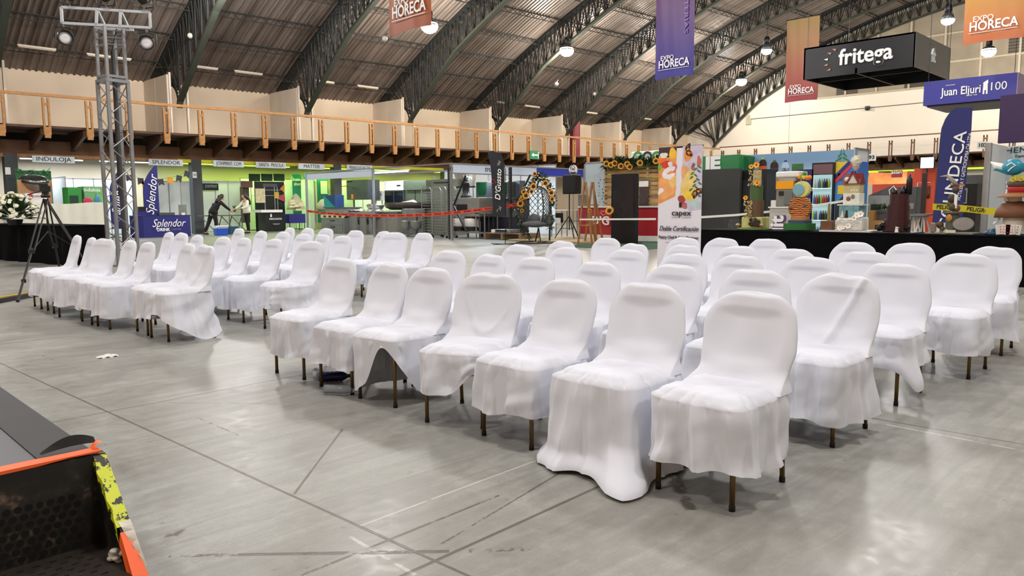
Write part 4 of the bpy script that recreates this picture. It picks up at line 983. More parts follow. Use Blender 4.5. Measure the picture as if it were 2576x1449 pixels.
# --- blue drink stall
M_nav=mat('navy_print',(32,34,112),.7)
x0,x1,z1,z0=rY(32.4,352,545,484,598); t=thing('promotional_counter','navy blue promotional counter with white script lettering','counter',(x0,32.4,0)); w=x1-x0
prf=[(-.15,.75),(0,.12),(.12,0),(w*.3,-.06),(w*.7,-.06),(w-.12,0),(w,.12),(w+.02,.75)]
mb=MB(); n=len(prf); mb.add([(a,b,0) for a,b in prf]+[(a,b,z1) for a,b in prf],[(i,i+1,i+1+n,i+n) for i in range(n-1)]+[tuple(range(n,2*n))]); mb.obj('wrap',M_nav,t)
MB().box((-.15,.1,z1-.0),(w+.02,.8,z1+.04)).obj('counter_top',mat('navy_top',(24,26,80),.4),t)
text('Splendor',NY(w*.52,-.075,z1*.66),.46,M_twhite,t,w=1.36,shear=.4,bold=.0)
text('DRINK',NY(w*.42,-.075,z1*.36),.18,M_twhite,t,w=.52,bold=.03); text('COFFEE',NY(w*.67,-.075,z1*.36),.10,M_alu,t,w=.40)
def feather(name,label,base,h,w,m,lean=0,rot=0,mirror=False,cat='flag',dep=.012,polem=None):
    """feather flag: curved leading edge, straight trailing edge"""
    t=thing(name,label,cat,base,rot); N=24; sgn=-1 if mirror else 1
    L=[];Rr=[]
    for i in range(N+1):
        k=i/N; zz=.35+(h-.35)*k; bow=w*(.5-.9*max(0,(k-.55)/.45)**2.2)
        L.append((-bow*sgn+lean*k,zz)); Rr.append((w*.5*sgn+lean*k,zz if i<N else h-.0))
    mb=MB(); V=[]
    for i in range(N+1):
        V+= [Vector((0,-L[i][0],L[i][1])),Vector((0,-Rr[i][0],Rr[i][1]))]
    mb.add(V,[(2*i,2*i+1,2*i+3,2*i+2) for i in range(N)]); o=mb.obj('flag_cloth',m,t); so=o.modifiers.new('thick','SOLIDIFY'); so.thickness=.01
    MB().tube([(0.01,-w*.5*sgn if False else -L[0][0],0)]+[(0.01,-p[0],p[1]) for p in L],.012,6).obj('pole',polem or M_black,t)
    MB().box((-.25,-.25-L[0][0],0),(.25,.25-L[0][0],.03)).obj('base_plate',M_black,t); return t
x,_,z1,z0=rY(33.4,384,416,398,560); FB=YP(384,560,33.4)
t=feather('feather_flag','navy feather flag with white script lettering beside the navy counter',(FB.x,33.4,0),YP(384,416,33.4).z,.62,M_nav,rot=-PI/2+PI,)
t.rotation_euler=(0,0,PI/2); text('Splendor',NX(-.03,-.02,1.75)@Matrix.Rotation(R(82),4,'Z'),.50,M_twhite,t,w=1.7,shear=.3)
t2=feather('feather_flag','navy feather flag seen through the lighting tower',(YP(300,560,34).x,34.0,0),2.9,.6,M_nav); t2.rotation_euler=(0,0,PI/2); text('Splendor',NX(-.03,-.02,1.75)@Matrix.Rotation(R(82),4,'Z'),.50,M_twhite,t2,w=1.7,shear=.3)
# bunting
bt_=thing('bunting','string of black and orange pennants across the blue drink stall','bunting',(0,0,0)); Mo=mat('orange_pennant',(222,150,40),.6); Mk=mat('charcoal_pennant',(48,50,56),.6)
pn=[(354,457,Mk,0),(365,465,Mo,0),(378,458,Mo,5),(325,449,Mk,0),(405,459,Mk,-8),(428,455,Mo,8),(450,450,Mk,12),(470,439,Mk,18)]
line=[]
for i,(px,py,m,rot_) in enumerate(sorted(pn)):
    p=YP(px,py,34.2); line.append(p+Vector((0,0,.14))); M_=Matrix.Translation(p)@Matrix.Rotation(R(rot_),4,'Y')
    mb=MB(); mb.add([M_@Vector(v) for v in ((-.12,0,.15),(.12,0,.15),(.13,0,-.14),(0,0,-.07),(-.11,0,-.14),(-.12,.01,.15),(.12,.01,.15),(.13,.01,-.14),(0,.01,-.07),(-.11,.01,-.14))],[(0,1,2,3,4),(9,8,7,6,5)]); mb.obj('pennant',m,bt_)
MB().tube([YP(338,447,34.2)]+line+[YP(484,430,34.2)],.006,4).obj('string',M_black,bt_)
def easybox(name,label,cat,y,l,t_,r,b,dep,m,**k):
    x0,x1,z1,z0=rY(y,l,t_,r,b); o=MB().box((-(x1-x0)/2,0,0),((x1-x0)/2,dep,z1-z0)).obj(name,m,label=label,cat=cat,**k); o.location=((x0+x1)/2,y,z0); return o
o=easybox('framed_poster','small leaning framed poster on the navy counter','poster',32.9,449,515,470,541,.03,mat('poster_grey',(120,128,120),.5,var=.3))
easybox('tray','low dark tray at the middle of the navy counter','tray',32.7,400,535,440,543,.25,M_dsteel)
easybox('qr_card_holder','small white blank card stand in front of the framed poster','card',32.6,457,535,466,543,.03,M_white)
o=easybox('storage_crate','dark blue crate on the left of the navy counter','crate',33.2,344,532,372,560,.5,M_nav)
easybox('espresso_machine','small black coffee machine on the dark blue crate','coffee machine',33.3,348,520,368,533,.3,M_blackp)
# --- print stall
t=thing('black_sign','black sign lettered JOSHPRINT hanging behind the women','sign',(0,0,0)); mb=MB(); bY(mb,36.3,503,461,550,479,.03); mb.obj('panel',M_blackp,t); tY('JOSHPRINT',36.29,531,469,.20,M_alu,t,w=.6)
t=thing('folding_table','dark-topped folding table with crossed metal legs between the two women','table',(0,0,0)); x0,x1,z1,z0=rY(33.9,508,534,612,534); zt=.86
MB().box((x0,33.7,zt-.04),(x1,34.4,zt)).obj('tabletop',mat('table_board',(70,76,60),.5),t)
for k in range(4):
    xa=x0+.1+(x1-x0-.5)*k/3; MB().bar((xa,33.75,.02),(xa+.5,34.3,zt-.05),.03).obj('leg',M_alu,t); MB().bar((xa+.5,33.75,.02),(xa,34.3,zt-.05),.03).obj('leg',M_alu,t)
x0,x1,z1,z0=rY(32.2,544,565,577,592); t=thing('cooler_box','blue and white cooler box on the floor by the woman in black','cooler',((x0+x1)/2,32.4,0)); w=(x1-x0)/2
MB().add([(sx*w*(.88 if z<.1 else .96),sy*.17,z) for z in (0.01,.30) for sx,sy in ((-1,-1),(1,-1),(1,1),(-1,1))],[(0,3,2,1),(4,5,6,7),(0,1,5,4),(1,2,6,5),(2,3,7,6),(3,0,4,7)]).obj('body',mat('cooler_blue',(20,80,190),.35),t,bevel=.02)
MB().box((-w,-.19,.30),(w,.19,.42)).obj('lid',mat('cooler_white',(216,224,232),.35),t,bevel=.02); MB().tube([(-w*.9,-.2,.32),(-w*.9,-.24,.36),(w*.9,-.24,.36),(w*.9,-.2,.32)],.012,6).obj('handle',mat('cooler_handle',(24,50,120),.4),t)
easybox('teal_bin','dark teal plastic bin right of the cooler box','bin',33.0,579,570,600,590,.35,mat('teal_plastic',(22,70,96),.4))
t=thing('potted_orchid','small green plant in a grey pot on the folding table','plant',YP(590,533,34.1)); MB().lathe([(.05,0),(.07,.12),(.06,.12)],n=12).obj('pot',M_dsteel,t); mb=MB(); 
for k in range(9): leaf(mb,(0,0,.1),(.14*math.cos(k*1.7),.1*math.sin(k*1.7),.28+.03*(k%3)),.03)
mb.obj('leaves',M_leaf,t)
# --- people
M_skin=mat('skin',(196,146,118),.55); M_hair=mat('black_hair',(18,14,14),.4); M_bl=mat('black_garment',(16,16,18),.85); M_cr=mat('cream_blazer',(226,222,200),.8)
def skinmesh(name,joints,edges,root,m,parent,sub=2):
    me=bpy.data.meshes.new(name); me.from_pydata([j[0] for j in joints],edges,[]); o=link(name,me,parent)
    sk=o.modifiers.new('skin','SKIN'); 
    for i,j in enumerate(joints):
        r=j[1] if isinstance(j[1],tuple) else (j[1],j[1]); o.data.skin_vertices[0].data[i].radius=r
    o.data.skin_vertices[0].data[root].use_root=True
    sb=o.modifiers.new('sub','SUBSURF'); sb.levels=sb.render_levels=sub
    bpy.context.view_layer.update(); ev=o.evaluated_get(bpy.context.evaluated_depsgraph_get()); me2=bpy.data.meshes.new_from_object(ev); o.modifiers.clear(); o.data=me2; me2.polygons.foreach_set('use_smooth',[True]*len(me2.polygons)); me2.materials.clear(); me2.materials.append(m); return o
def hand(mb,w,d,up,s=1):
    """palm with five bent fingers from wrist w pointing along d"""
    d=Vector(d).normalized(); up=Vector(up).normalized(); sd=d.cross(up).normalized(); up=sd.cross(d)
    mb.tube([w,w+d*.045*s,w+d*.09*s],[.022*s,.034*s,.030*s],8)
    for k,(o_,L) in enumerate(((-.027,.062),(-.009,.072),(.009,.068),(.026,.054))):
        a=w+d*.085*s+sd*o_*s; mb.tube([a,a+d*L*.45*s,a+d*L*.75*s-up*.012*s,a+d*L*.9*s-up*.03*s],[.0095*s,.009*s,.008*s,.006*s],6)
    a=w+d*.03*s-sd*.028*s; mb.tube([a,a+d*.03*s-sd*.022*s-up*.008*s,a+d*.055*s-sd*.026*s-up*.02*s],[.011*s,.010*s,.007*s],6)
def head(t,c,yaw,pitch,hair_len):
    M_=Matrix.Translation(c)@Matrix.Rotation(yaw,4,'Z')@Matrix.Rotation(pitch,4,'Y')
    mb=MB()
    def f(u,v):
        a=2*PI*u; b_=PI*v; x=math.sin(b_)*math.cos(a); y=math.sin(b_)*math.sin(a); z=-math.cos(b_)
        k=1-.18*max(0,-z)**1.5; X=x*.098*k+(.012 if z<0 and x>0 else 0); Y=y*.076*k; Z=z*.118
        if x>.8 and abs(y)<.22: X+=.016*math.exp(-((z+.12)/.16)**2)*(1-abs(y)/.22)
        if x>.7 and abs(abs(y)-.36)<.16 and abs(z-.02)<.14: X-=.008
        if x>.8 and abs(y)<.3 and abs(z+.48)<.07: X+=.006
        return M_@Vector((X,Y,Z))
    mb.grid(f,28,20,closeu=True); 
    for sy in (-1,1): mb.ball(M_@Vector((.0,sy*.078,-.01)),.022,8,sy=.4)
    return mb,M_
def person(label,loc,rz,J,top,legs,shoes,hair,hs,yaw,pitch,topmat,legmat):
    t=thing('person',label,'person',loc,rz); t.scale=(1.07,1.07,1.08)
    names=list(J); idx={n:i for i,n in enumerate(names)}; joints=[(Vector(J[n][0]),tuple(r*.55 for r in J[n][1]) if n in ('pel','waist') else J[n][1]) for n in names]
    ed=[(idx[a],idx[b]) for a,b in (('pel','waist'),('waist','chest'),('chest','neck'),('neck','skull'),('chest','shL'),('shL','elL'),('elL','wrL'),('chest','shR'),('shR','elR'),('elR','wrR'),('pel','hipL'),('hipL','knL'),('knL','anL'),('anL','toL'),('pel','hipR'),('hipR','knR'),('knR','anR'),('anR','toR'))]
    body=skinmesh('body',joints,ed,idx['pel'],M_skin,t)
    mb,M_=head(t,Vector(J['skull'][0])+Vector((.015,0,.05)),yaw,pitch,1)
    for sd in 'LR':
        w=Vector(J['wr'+sd][0]); d=w-Vector(J['el'+sd][0]); hand(mb,w,d,(0,0,1) if abs(d.normalized().z)<.9 else (1,0,0))
    bm=bmesh.new(); bm.from_mesh(body.data); me2=mb.mesh('x',True); me2.materials.append(M_skin); bm.from_mesh(me2); bm.to_mesh(body.data); bm.free(); body.data.polygons.foreach_set('use_smooth',[True]*len(body.data.polygons))
    mb=MB()
    for sy in (-1,1): mb.ball(M_@Vector((.088,sy*.030,.012)),.011,8,sx=.5)
    mb.obj('eyes',M_txt,t,smooth=True)
    mb=MB(); mb.cbox(M_@Vector((.094,0,-.058)),(.008,.034,.008)); mb.obj('mouth',mat('lip',(150,70,66),.5),t)
    # hair: cap and long fall
    mb=MB()
    def hf(u,v):
        a=2*PI*u; b_=PI*(.38+.62*v); x=math.sin(b_)*math.cos(a); y=math.sin(b_)*math.sin(a); z=-math.cos(b_)
        X=x*.112; Y=y*.092; Z=z*.130+.004
        if x>.35 and z<.45: X*=.72
        return M_@Vector((X-.012,Y,Z))
    mb.grid(hf,24,12,closeu=True)
    hp=[M_@Vector((-.05,0,.06))]+[M_@Vector((-.085,0,-.02)),]+[Vector(p) for p in hair]; mb.tube(hp,[.05,.095]+[.085*(1-.45*i/len(hair)) for i in range(len(hair))],12); mb.obj('hair',M_hair,t,smooth=True)
    def sleeve(chain,m,nm,grow):
        js=[(Vector(J[n][0]),tuple(((r*.62 if (n=='pel' and nm=='trousers') else r)+grow) for r in (J[n][1] if isinstance(J[n][1],tuple) else (J[n][1],)*2))) for n in chain[0]]
        return skinmesh(nm,js,chain[1],chain[2],m,t)
    sleeve((['waist','chest','shL','elL','shR','elR','pel']+(['wrL','wrR'] if top=='long' else []),[(6,0),(0,1),(1,2),(2,3),(1,4),(4,5)]+([(3,7),(5,8)] if top=='long' else []),0),topmat,'jacket',.02)
    sleeve((['pel','hipL','knL','anL','hipR','knR','anR'],[(0,1),(1,2),(2,3),(0,4),(4,5),(5,6)],0),legmat,'trousers',.016)
    pv=Vector(J['pel'][0]); wv=Vector(J['waist'][0]); mb=MB(); mb.tube([wv+Vector((.0,0,.06)),wv.lerp(pv,.5),pv-Vector((.0,0,.06))],[.145,.165,.20],20); mb.obj('jacket_hem',topmat,t,smooth=True)
    mb=MB()
    for sd in 'LR':
        a=Vector(J['an'+sd][0]); b_=Vector(J['to'+sd][0]); mb.tube([a+Vector((-.05,0,-.045)),a+Vector((0,0,-.03)),b_+Vector((0,0,-.0)),b_+Vector((.05,0,-.01))],[.035,.045,.042,.02],8)
    mb.obj('shoes',M_black,t,smooth=True); return t
JA={'pel':((0,0,.92),(.13,.15)),'waist':((.08,0,1.05),(.11,.13)),'chest':((.24,0,1.28),(.11,.15)),'neck':((.33,0,1.42),.055),'skull':((.40,0,1.50),.06),
 'shL':((.26,.19,1.36),.06),'elL':((.12,.30,1.14),.045),'wrL':((.20,.16,1.00),.028),'shR':((.28,-.18,1.34),.06),'elR':((.48,-.22,1.14),.045),'wrR':((.70,-.14,1.0),.028),
 'hipL':((-.02,.10,.88),.095),'knL':((-.14,.12,.50),.065),'anL':((-.34,.13,.09),.045),'toL':((-.20,.14,.035),.035),'hipR':((.02,-.10,.88),.095),'knR':((.08,-.11,.50),.065),'anR':((.04,-.11,.09),.045),'toR':((.18,-.12,.035),.035)}
P1=G(538,590); person('woman in black with long dark hair leaning over the folding table',(P1.x,P1.y,0),0,JA,'long',0,0,[(.30,0,1.47),(.20,-.05,1.42),(.12,-.08,1.34)],0,0,R(25),M_bl,M_bl)
JB={'pel':((0,0,.94),(.12,.14)),'waist':((.02,0,1.08),(.10,.12)),'chest':((.05,0,1.30),(.105,.145)),'neck':((.07,0,1.45),.05),'skull':((.10,0,1.54),.06),
 'shL':((.04,.18,1.38),.055),'elL':((.14,.24,1.13),.042),'wrL':((.34,.14,1.08),.027),'shR':((.06,-.18,1.38),.055),'elR':((.22,-.26,1.16),.042),'wrR':((.44,-.20,1.06),.027),
 'hipL':((0,.09,.90),.09),'knL':((.03,.10,.50),.06),'anL':((.0,.10,.09),.042),'toL':((.13,.11,.035),.033),'hipR':((0,-.09,.90),.09),'knR':((-.03,-.10,.50),.06),'anR':((-.08,-.10,.09),.042),'toR':((.06,-.11,.035),.033)}
P2=G(624,587); person('woman in cream blazer and black trousers with long dark hair, facing left',(P2.x,P2.y,0),PI,JB,'long',0,0,[(-.05,.02,1.48),(-.10,.03,1.36),(-.11,.03,1.22)],0,0,R(12),M_cr,M_bl)
# --- dark product stand
t=thing('product_stand','dark branded product stand with white counter and metal rods','display stand',(0,0,0))
def pb(y,l,t_,r,b,dep,m,nm,**k): 
    mb=MB(); bY(mb,y,l,t_,r,b,dep); return mb.obj(nm,m,t,**k)
M_dk=mat('black_printed_panel',(22,22,24),.4); 
pb(35.8,640,456,719,580,.05,M_dk,'back_panel'); 
for l,r in ((626,655),(657,686),(688,716)): pb(36.2,l,437,r,456,.03,mat('dark_green_picture',(26,70,36),.5,var=.3),'picture')
pb(34.3,666,533,716,578,.7,M_dk,'counter'); pb(34.2,657,528,711,534,.8,M_white,'counter_top')
mb=MB()
for l in (631,665,690,697): 
    a=YP(l,470,34.9); c=YP(l+2,530,34.9); mb.bar((a.x,34.9,c.z),(a.x,34.9,a.z),.03)
mb.obj('rod',M_alu,t)
mb=MB(); a=YP(631,492,34.9); c=YP(708,492,34.9); mb.bar(a,c,.025); a=YP(650,478,34.9); c=YP(708,478,34.9); mb.bar(a,c,.025); mb.obj('shelf',M_alu,t)
for (l,t_,r,b,m) in ((606,455,636,472,mat('brown_card',(88,60,48),.5)),(642,474,668,510,mat('paper_menu',(196,186,150),.5,var=.4)),(690,483,702,499,mat('yellow_card',(196,160,60),.5)),(662,462,697,470,M_dsteel)): pb(34.85,l,t_,r,b,.02,m,'card')
for pts,c in (([(704,474),(716,463),(716,486)],(214,140,50)),([(697,500),(716,486),(718,508)],(196,80,84))):
    MB().add([YP(a,b,35.7) for a,b in pts],[(0,1,2)]).obj('coloured_triangle',mat('tri_%d'%c[0],c,.5),t)
tY('EMPRENDE CON NOSOTROS',34.28,693,551,.12,M_twhite,t,w=.66)
MB().lathe([(0,0),(.16,.02),(.2,.08)],YP(695,566,34.2),14,sy=.1).obj('bowl_print',M_alu,t); pb(34.28,680,538,684,546,.01,M_twhite,'bottle_print')
for (l,t_,r,b,dark) in ((610,470,630,560,M_dk),): pb(35.0,l,t_,r,b,.3,mat('brown_shelf_unit',(58,46,42),.5,var=.3),'shelf_unit')
# --- teal display
M_teal=mat('teal_print',(20,116,108),.45,var=.08); t=thing('teal_display_wall','teal printed display wall with white Spanish lettering','display wall',(0,0,0))
for l,r in ((735,762),(764,796),(797,828)): pb(36.6,l,438,r,560,.04,M_teal,'panel')
tY('Únete al  cambio',36.57,764,452,.24,mat('cream_ink',(220,232,200),.5),t,w=1.5,bold=.02); tY('ahora',36.57,749,463,.24,MATS['cream_ink'],t,w=.45,bold=.02)
pb(36.56,776,475,790,477,.01,MATS['cream_ink'],'text_bar'); pb(36.56,776,480,790,482,.01,MATS['cream_ink'],'text_bar'); pb(36.56,806,455,824,488,.01,mat('pale_poster',(206,224,180),.5),'blank_poster')
t=thing('cloth_mound','pale peaked moulded fibre display on the teal stand table','display',YP(745,527,35.5)); MB().lathe([(.50,0),(.36,.38),(.18,.68),(.05,.80),(0,.82)],n=8).obj('mound',mat('fibre_beige',(176,178,150),.8),t)
t=thing('cloth_mound','second pale moulded fibre hump right of the peaked display','display',YP(816,527,34.3)); MB().lathe([(.40,0),(.34,.3),(.18,.5),(0,.55)],n=12).obj('mound',MATS['fibre_beige'],t,smooth=True)
x0,x1,_,_=rY(34.6,727,532,768,532); t=thing('exhibit_table','small table with navy cloth under stacked cartons','table',(x0,34.6,0)); w=x1-x0; MB().box((0,0,.40),(w,.6,.86)).obj('cloth',M_nav,t)
for a in (.04,w-.04):
    for b in (.04,.56): MB().bar((a,b,0),(a,b,.42),.03).obj('leg',M_black,t)
for k,(px,py,w_,h_) in enumerate(((733,522,.28,.10),(735,515,.26,.12),(733,508,.24,.12),(745,521,.25,.14),(757,519,.26,.2),(750,530,.3,.1))):
    p=YP(px,py,34.8); o=MB().cbox((0,0,h_/2),(w_,.25,h_)).obj('takeaway_carton',mat('carton_beige',(206,196,160),.7),label='beige takeaway carton on the navy-clothed table, %s in the stack from the left'%ORD[k],cat='carton',group='beige cartons on the exhibit table'); o.location=(p.x,34.85,max(.861,p.z))
# ---------------------------------------------------------------- open equipment booth in the middle
BX=17.67; BY=20.48
t=thing('shell_booth','aluminium shell booth frame with pale fascia, numbered 98, around the kitchen equipment','booth',(0,0,0))
mb=MB()
def post(x,y,z=2.74): return MB().box((x-.04,y-.04,0),(x+.04,y+.04,z)).obj('post',M_alu,t)
YB2=25.2; YB3=30.3; XB2=25.0
for x,y in ((BX,BY),(BX,YB2),(BX,YB3),(XB2,BY),(XB2,YB3)): post(x,y)
MB().box((BX-.03,BY,2.69),(BX+.03,YB3,2.74)).obj('top_rail',M_alu,t); MB().box((BX-.03,BY-.02,2.38),(BX+.02,BY+.02,2.74)).obj('corner_bracket',M_alu,t)
MB().box((BX,BY-.03,2.69),(XB2,BY+.03,2.74)).obj('top_rail',M_alu,t); MB().box((BX,BY-.03,2.36),(XB2,BY+.03,2.40)).obj('lower_rail',M_alu,t)
f=MB().box((BX+.04,BY-.01,2.40),(XB2-2.9,BY+.01,2.69)); f.obj('fascia',mat('sky_pale_fascia',(204,218,236),.5),t)
MB().box((XB2-2.9,BY-.01,2.40),(XB2,BY+.01,2.69)).obj('fascia',mat('royal_blue_fascia',(36,52,170),.5),t,label='royal blue fascia')
f2=YP(770,450,YB2+4.9)
MB().box((BX+.0,YB2+.0,2.40),(BX+.02,YB3,2.66)).obj('fascia',mat('grey_blue_fascia',(186,198,212),.5),t)
MB().box((20.35,BY,2.62),(20.45,YB3,2.69)).obj('cross_beam',M_alu,t); tY('98',BY-.02,1134,425,.20,M_txt,t); tY('D’GUSSTO',BY-.02,1243,428,.2,M_txt,t,w=.9)
XK=23.4
partition('white back wall of the equipment booth',XK,XK+.01,YB3,2.6,1,None) if False else None
pw=thing('booth_partition','white panelled back wall behind the kitchen equipment','partition',(XK,0,0),group='white booth partitions')
for i in range(7): 
    y=BY+.1+i*1.0; MB().box((-.01,y+.02,.05),(.01,y+.98,2.85)).obj('panel',M_panel,pw)
mb=MB()
for i in range(8): y=BY+.1+i*1.0; mb.box((-.03,y-.02,0),(.0,y+.02,2.9))
mb.box((-.03,BY+.1,2.85),(.0,BY+7.1,2.9)); mb.obj('frame',M_alu,pw)
tube_lamp(20.4,21.1,2.58,2.6,150,COOL,'unseen cool white tube lamp added behind the booth fascia numbered 98')  # tube added out of sight behind the fascia to light the booth
tube_lamp(20.6,28.0,2.74,2.6,110,COOL,'unseen cool white tube lamp added above the left half of the equipment booth','Y')  # second added tube, tucked behind the rail to light the left half
def eq(name,label,cat,x,l,t_,r,b,dep,m,floor=False,**k):
    y1,y0,z1,z0=rX(x,l,t_,r,b); z0=0 if floor else z0
    tt=thing(name,label,cat,(x,(y0+y1)/2,z0),**k); w=(y1-y0)/2
    MB().box((0,-w,0),(dep,w,z1-z0)).obj('body',m,tt,bevel=.01); return tt,w,z1-z0
# griddle on drawer cabinet
tt,w,h=eq('griddle_stove','wide grey griddle with black knobs at the left of the equipment booth','stove',19.0,818,524,868,543,.8,M_steelw)
for k in range(4): MB().lathe([(.0,-.02),(.025,-.02),(.02,.0)],(-.01,-w*.7+k*w*.45,h*.4),10,M=Matrix.Rotation(-PI/2,4,'Y')).obj('knob',M_black,tt)
MB().box((-.05,-w-.1,h),(.85,w+.1,h+.05)).obj('griddle_plate',M_dsteel,tt); GZ=tt.location.z+h+.05
tt,w,h=eq('drawer_cabinet','low grey refrigerated cabinet with two drawers under the griddle','cabinet',19.0,808,548,866,590,.8,M_steelw,True)
for k in range(2):
    dr_=MB().box((-.03,-w+.1,h*(.12+.42*k)),(0,w-.35,h*(.50+.42*k))).obj('drawer',M_steelw,tt); MB().box((-.05,-.25,h*(.38+.42*k)),(-.03,.1,h*(.44+.42*k))).obj('handle',M_black,dr_)
mb=MB()
for k in range(4): mb.box((-.04,-w+.15+k*w*.45,h+.03),(-.03,-w+.35+k*w*.45,h+.11))
MB().box((-.03,-w,h),(.0,w,h+.15)).obj('cream_panel',mat('cream_strip',(214,196,150),.5),tt); mb.obj('slots',M_black,tt)
for k,(l,r,m) in enumerate(((866,899,M_steelw),(901,922,M_steel),(924,938,M_steelw))):
    tt,w,h=eq('refrigerator','stainless under-counter refrigerator, %s from the left beside the griddle'%ORD[k],'refrigerator',19.2+.1*k,l,545,r,588,.8,m,True,group='stainless under-counter refrigerators')
    MB().box((-.02,-w+.03,.1),(0,w-.03,h-.05)).obj('door',M_steel,tt); MB().box((-.05,w-.10,h*.55),(-.03,w-.06,h*.85)).obj('handle',M_black,tt)
    for a in (-w+.08,w-.08): MB().lathe([(0,-.03),(.04,-.03),(.04,.03),(0,.03)],(.1,a,.04),10,M=Matrix.Rotation(PI/2,4,'X')).obj('caster',M_black,tt)
tt,w,h=eq('wrapped_worktop','worktop piled with plastic wrapped pans beside the griddle','worktop',19.2,868,532,940,546,.8,M_steel)
mb=MB().grid(lambda u,v:(.8*v,w-2*w*u,h+.03+.05*abs(nz(u*8,v*5,1))*2),24,10); mb.obj('plastic_wrap',mat('wrap_plastic',(214,208,204),.2),tt)
tt,w,h=eq('two_door_cabinet','tall plain grey two-door cabinet at the centre of the equipment booth','cabinet',19.6,946,534,1002,592,.8,mat('warm_grey_steel',(140,138,130),.45,.4,var=.1),True)
for sg in (-1,1): MB().box((-.015,min(sg*.01,sg*(w-.02)),.05),(0,max(sg*.01,sg*(w-.02)),h-.05)).obj('door',MATS['warm_grey_steel'],tt)
MB().box((-.1,-w-.1,h),(.9,w+.1,h+.04)).obj('top_slab',M_steel,tt)
# fryer hood with frame
tt,w,h=eq('range_hood','slanted dark grey steel range hood with an orange sticker','range hood',21.2,871,454,926,502,.7,mat('slate_steel',(98,104,110),.4,.6,var=.2))
MB().box((-.01,.0+w*.35,h*.05),(-.002,w*.55,h*.28)).obj('orange_sticker',mat('orange_sticker',(255,140,30),.5),tt); MB().box((-.02,w*.45,h-.1),(-.0,w-.1,h)).obj('vent',M_black,tt)
MB().tube([(-.25,w+.1,h*.7),(-.25,w*.4,h*.7),(-.1,w*.3,h*.66),(-.25,-w-.1,.02),(-.1,w*.2,.0)],.018,6).obj('tubular_frame',M_dsteel,tt)
MB().box((.3,-w+.1,-1.3),(.36,-w+.16,0)).box((.3,w-.16,-1.3),(.36,w-.1,0)).obj('support_leg',M_dsteel,tt)
# bins / boxes
tt,w,h=eq('display_carton','folded teal and blue display carton on the griddle','carton',19.6,815,493,843,523,.5,mat('blue_carton',(18,62,120),.5)); tt.location.z=GZ; MB().prism([(-w,0),(w,0),(-w,h)],NX(-.01,0,0),.01).obj('teal_triangle',mat('teal_flat',(24,150,150),.5),tt)
tt,w,h=eq('white_chest_unit','white appliance unit with a dark grille, upper middle of the booth','appliance',21.6,966,456,1014,478,.8,M_white); MB().box((-.01,-w*.75,h*.4),(0,-w*.35,h*.55)).obj('grille',M_black,tt)
tt,w,h=eq('glass_door_oven','black oven with two glass doors under the white appliance','oven',21.6,967,479,1015,511,.8,M_dsteel)
for sg in (0,1): MB().box((-.02,-w+.04+sg*w,.05),(0,-.04+sg*w,h-.05)).obj('glass_door',M_glassd,tt)
tt,w,h=eq('extractor_box','olive grey steel box with rounded edge right of the white appliance','appliance',21.5,1015,455,1072,477,.8,mat('olive_steel',(110,116,98),.35,.7,var=.2))
tt,w,h=eq('upright_cabinet','olive grey upright steel cabinet behind the trolley racks','cabinet',21.7,1016,478,1075,560,.8,MATS['olive_steel'],True); MB().box((-.01,-.02,.1),(0,.02,h-.05)).obj('door_gap',M_black,tt)
tt,w,h=eq('tall_oven','tall grey steel oven tower at the right of the equipment booth','oven',20.6,1084,452,1136,585,.9,mat('sage_steel',(124,128,114),.4,.5,var=.12),True); MB().box((-.02,-w*.7,h*.93),(0,w*.7,h*.95)).obj('handle',M_black,tt)
tt,w,h=eq('branded_board','small white advertising board with grey text behind the equipment','board',22.0,938,481,966,505,.05,M_white); MB().box((-.01,-.28,h*.58),(0,.14,h*.66)).obj('text_bar',M_dsteel,tt); MB().box((0,-.3,-tt.location.z),(.04,-.25,0)).box((0,.25,-tt.location.z),(.04,.3,0)).obj('support_post',M_alu,tt)
# large round kettle (dark) with cardboard
y1,y0,z1,z0=rX(20.3,972,510,1060,528); p=Vector((20.8,(y0+y1)/2,z0)); tt=thing('large_wok','very wide dark round cooking pan on the grey cabinet','pan',p); r=(y1-y0)/2
MB().lathe([(0,0),(r*.75,.0),(r*.95,.1),(r,z1-z0),(r*.97,z1-z0),(r*.9,.12),(0,.05)],n=36).obj('pan',mat('dark_pan_steel',(74,68,62),.5,.5,var=.2),tt,smooth=True)
MB().grid(lambda u,v:(-r*.6+.5*v,-.1-.85*u,z1-z0+.02+.10*math.sin(u*5)*v),10,4).obj('cardboard',mat('torn_card',(226,212,184),.8),tt)
for a in (-r*.6,r*.6): MB().bar((0,a,-z0),(0,a,0),.05).obj('leg',M_dsteel,tt)
tt=thing('mixing_bowl','crumpled clear plastic covered pan left of the dark round pan','pan',XP(945,528,20.0)); MB().lathe([(0,0),(.3,0),(.42,.2),(.36,.26),(0,.28)],n=14).obj('pan',M_steel,tt,smooth=True)
# planetary mixers
for k,(px,lab) in enumerate(((1027,'left'),(1050,'right'))):
    p=XP(px,585,19.0); p.z=0; tt=thing('planetary_mixer','standing dough mixer with hanging steel bowl, %s of the pair below the red tape'%lab,'mixer',(19.0,p.y,0),PI,group='dough mixers')
    MB().box((-.3,-.2,0),(.25,.2,.08)).box((-.3,-.12,.08),(-.12,.12,1.0)).box((-.3,-.13,.86),(.2,.13,1.12)).obj('stand',M_steelw,tt,bevel=.02); MB().lathe([(0,.25),(.10,.27),(.19,.42),(.21,.62),(.22,.63),(.2,.6)],(.08,0,0),20).obj('bowl',M_steel,tt,smooth=True)
    MB().tube([(.08,0,.86),(.08,0,.6)],.02,8).obj('shaft',M_steel,tt); MB().box((-.2,-.24,.36),(.1,-.21,.40)).obj('bowl_arm',M_dsteel,tt)
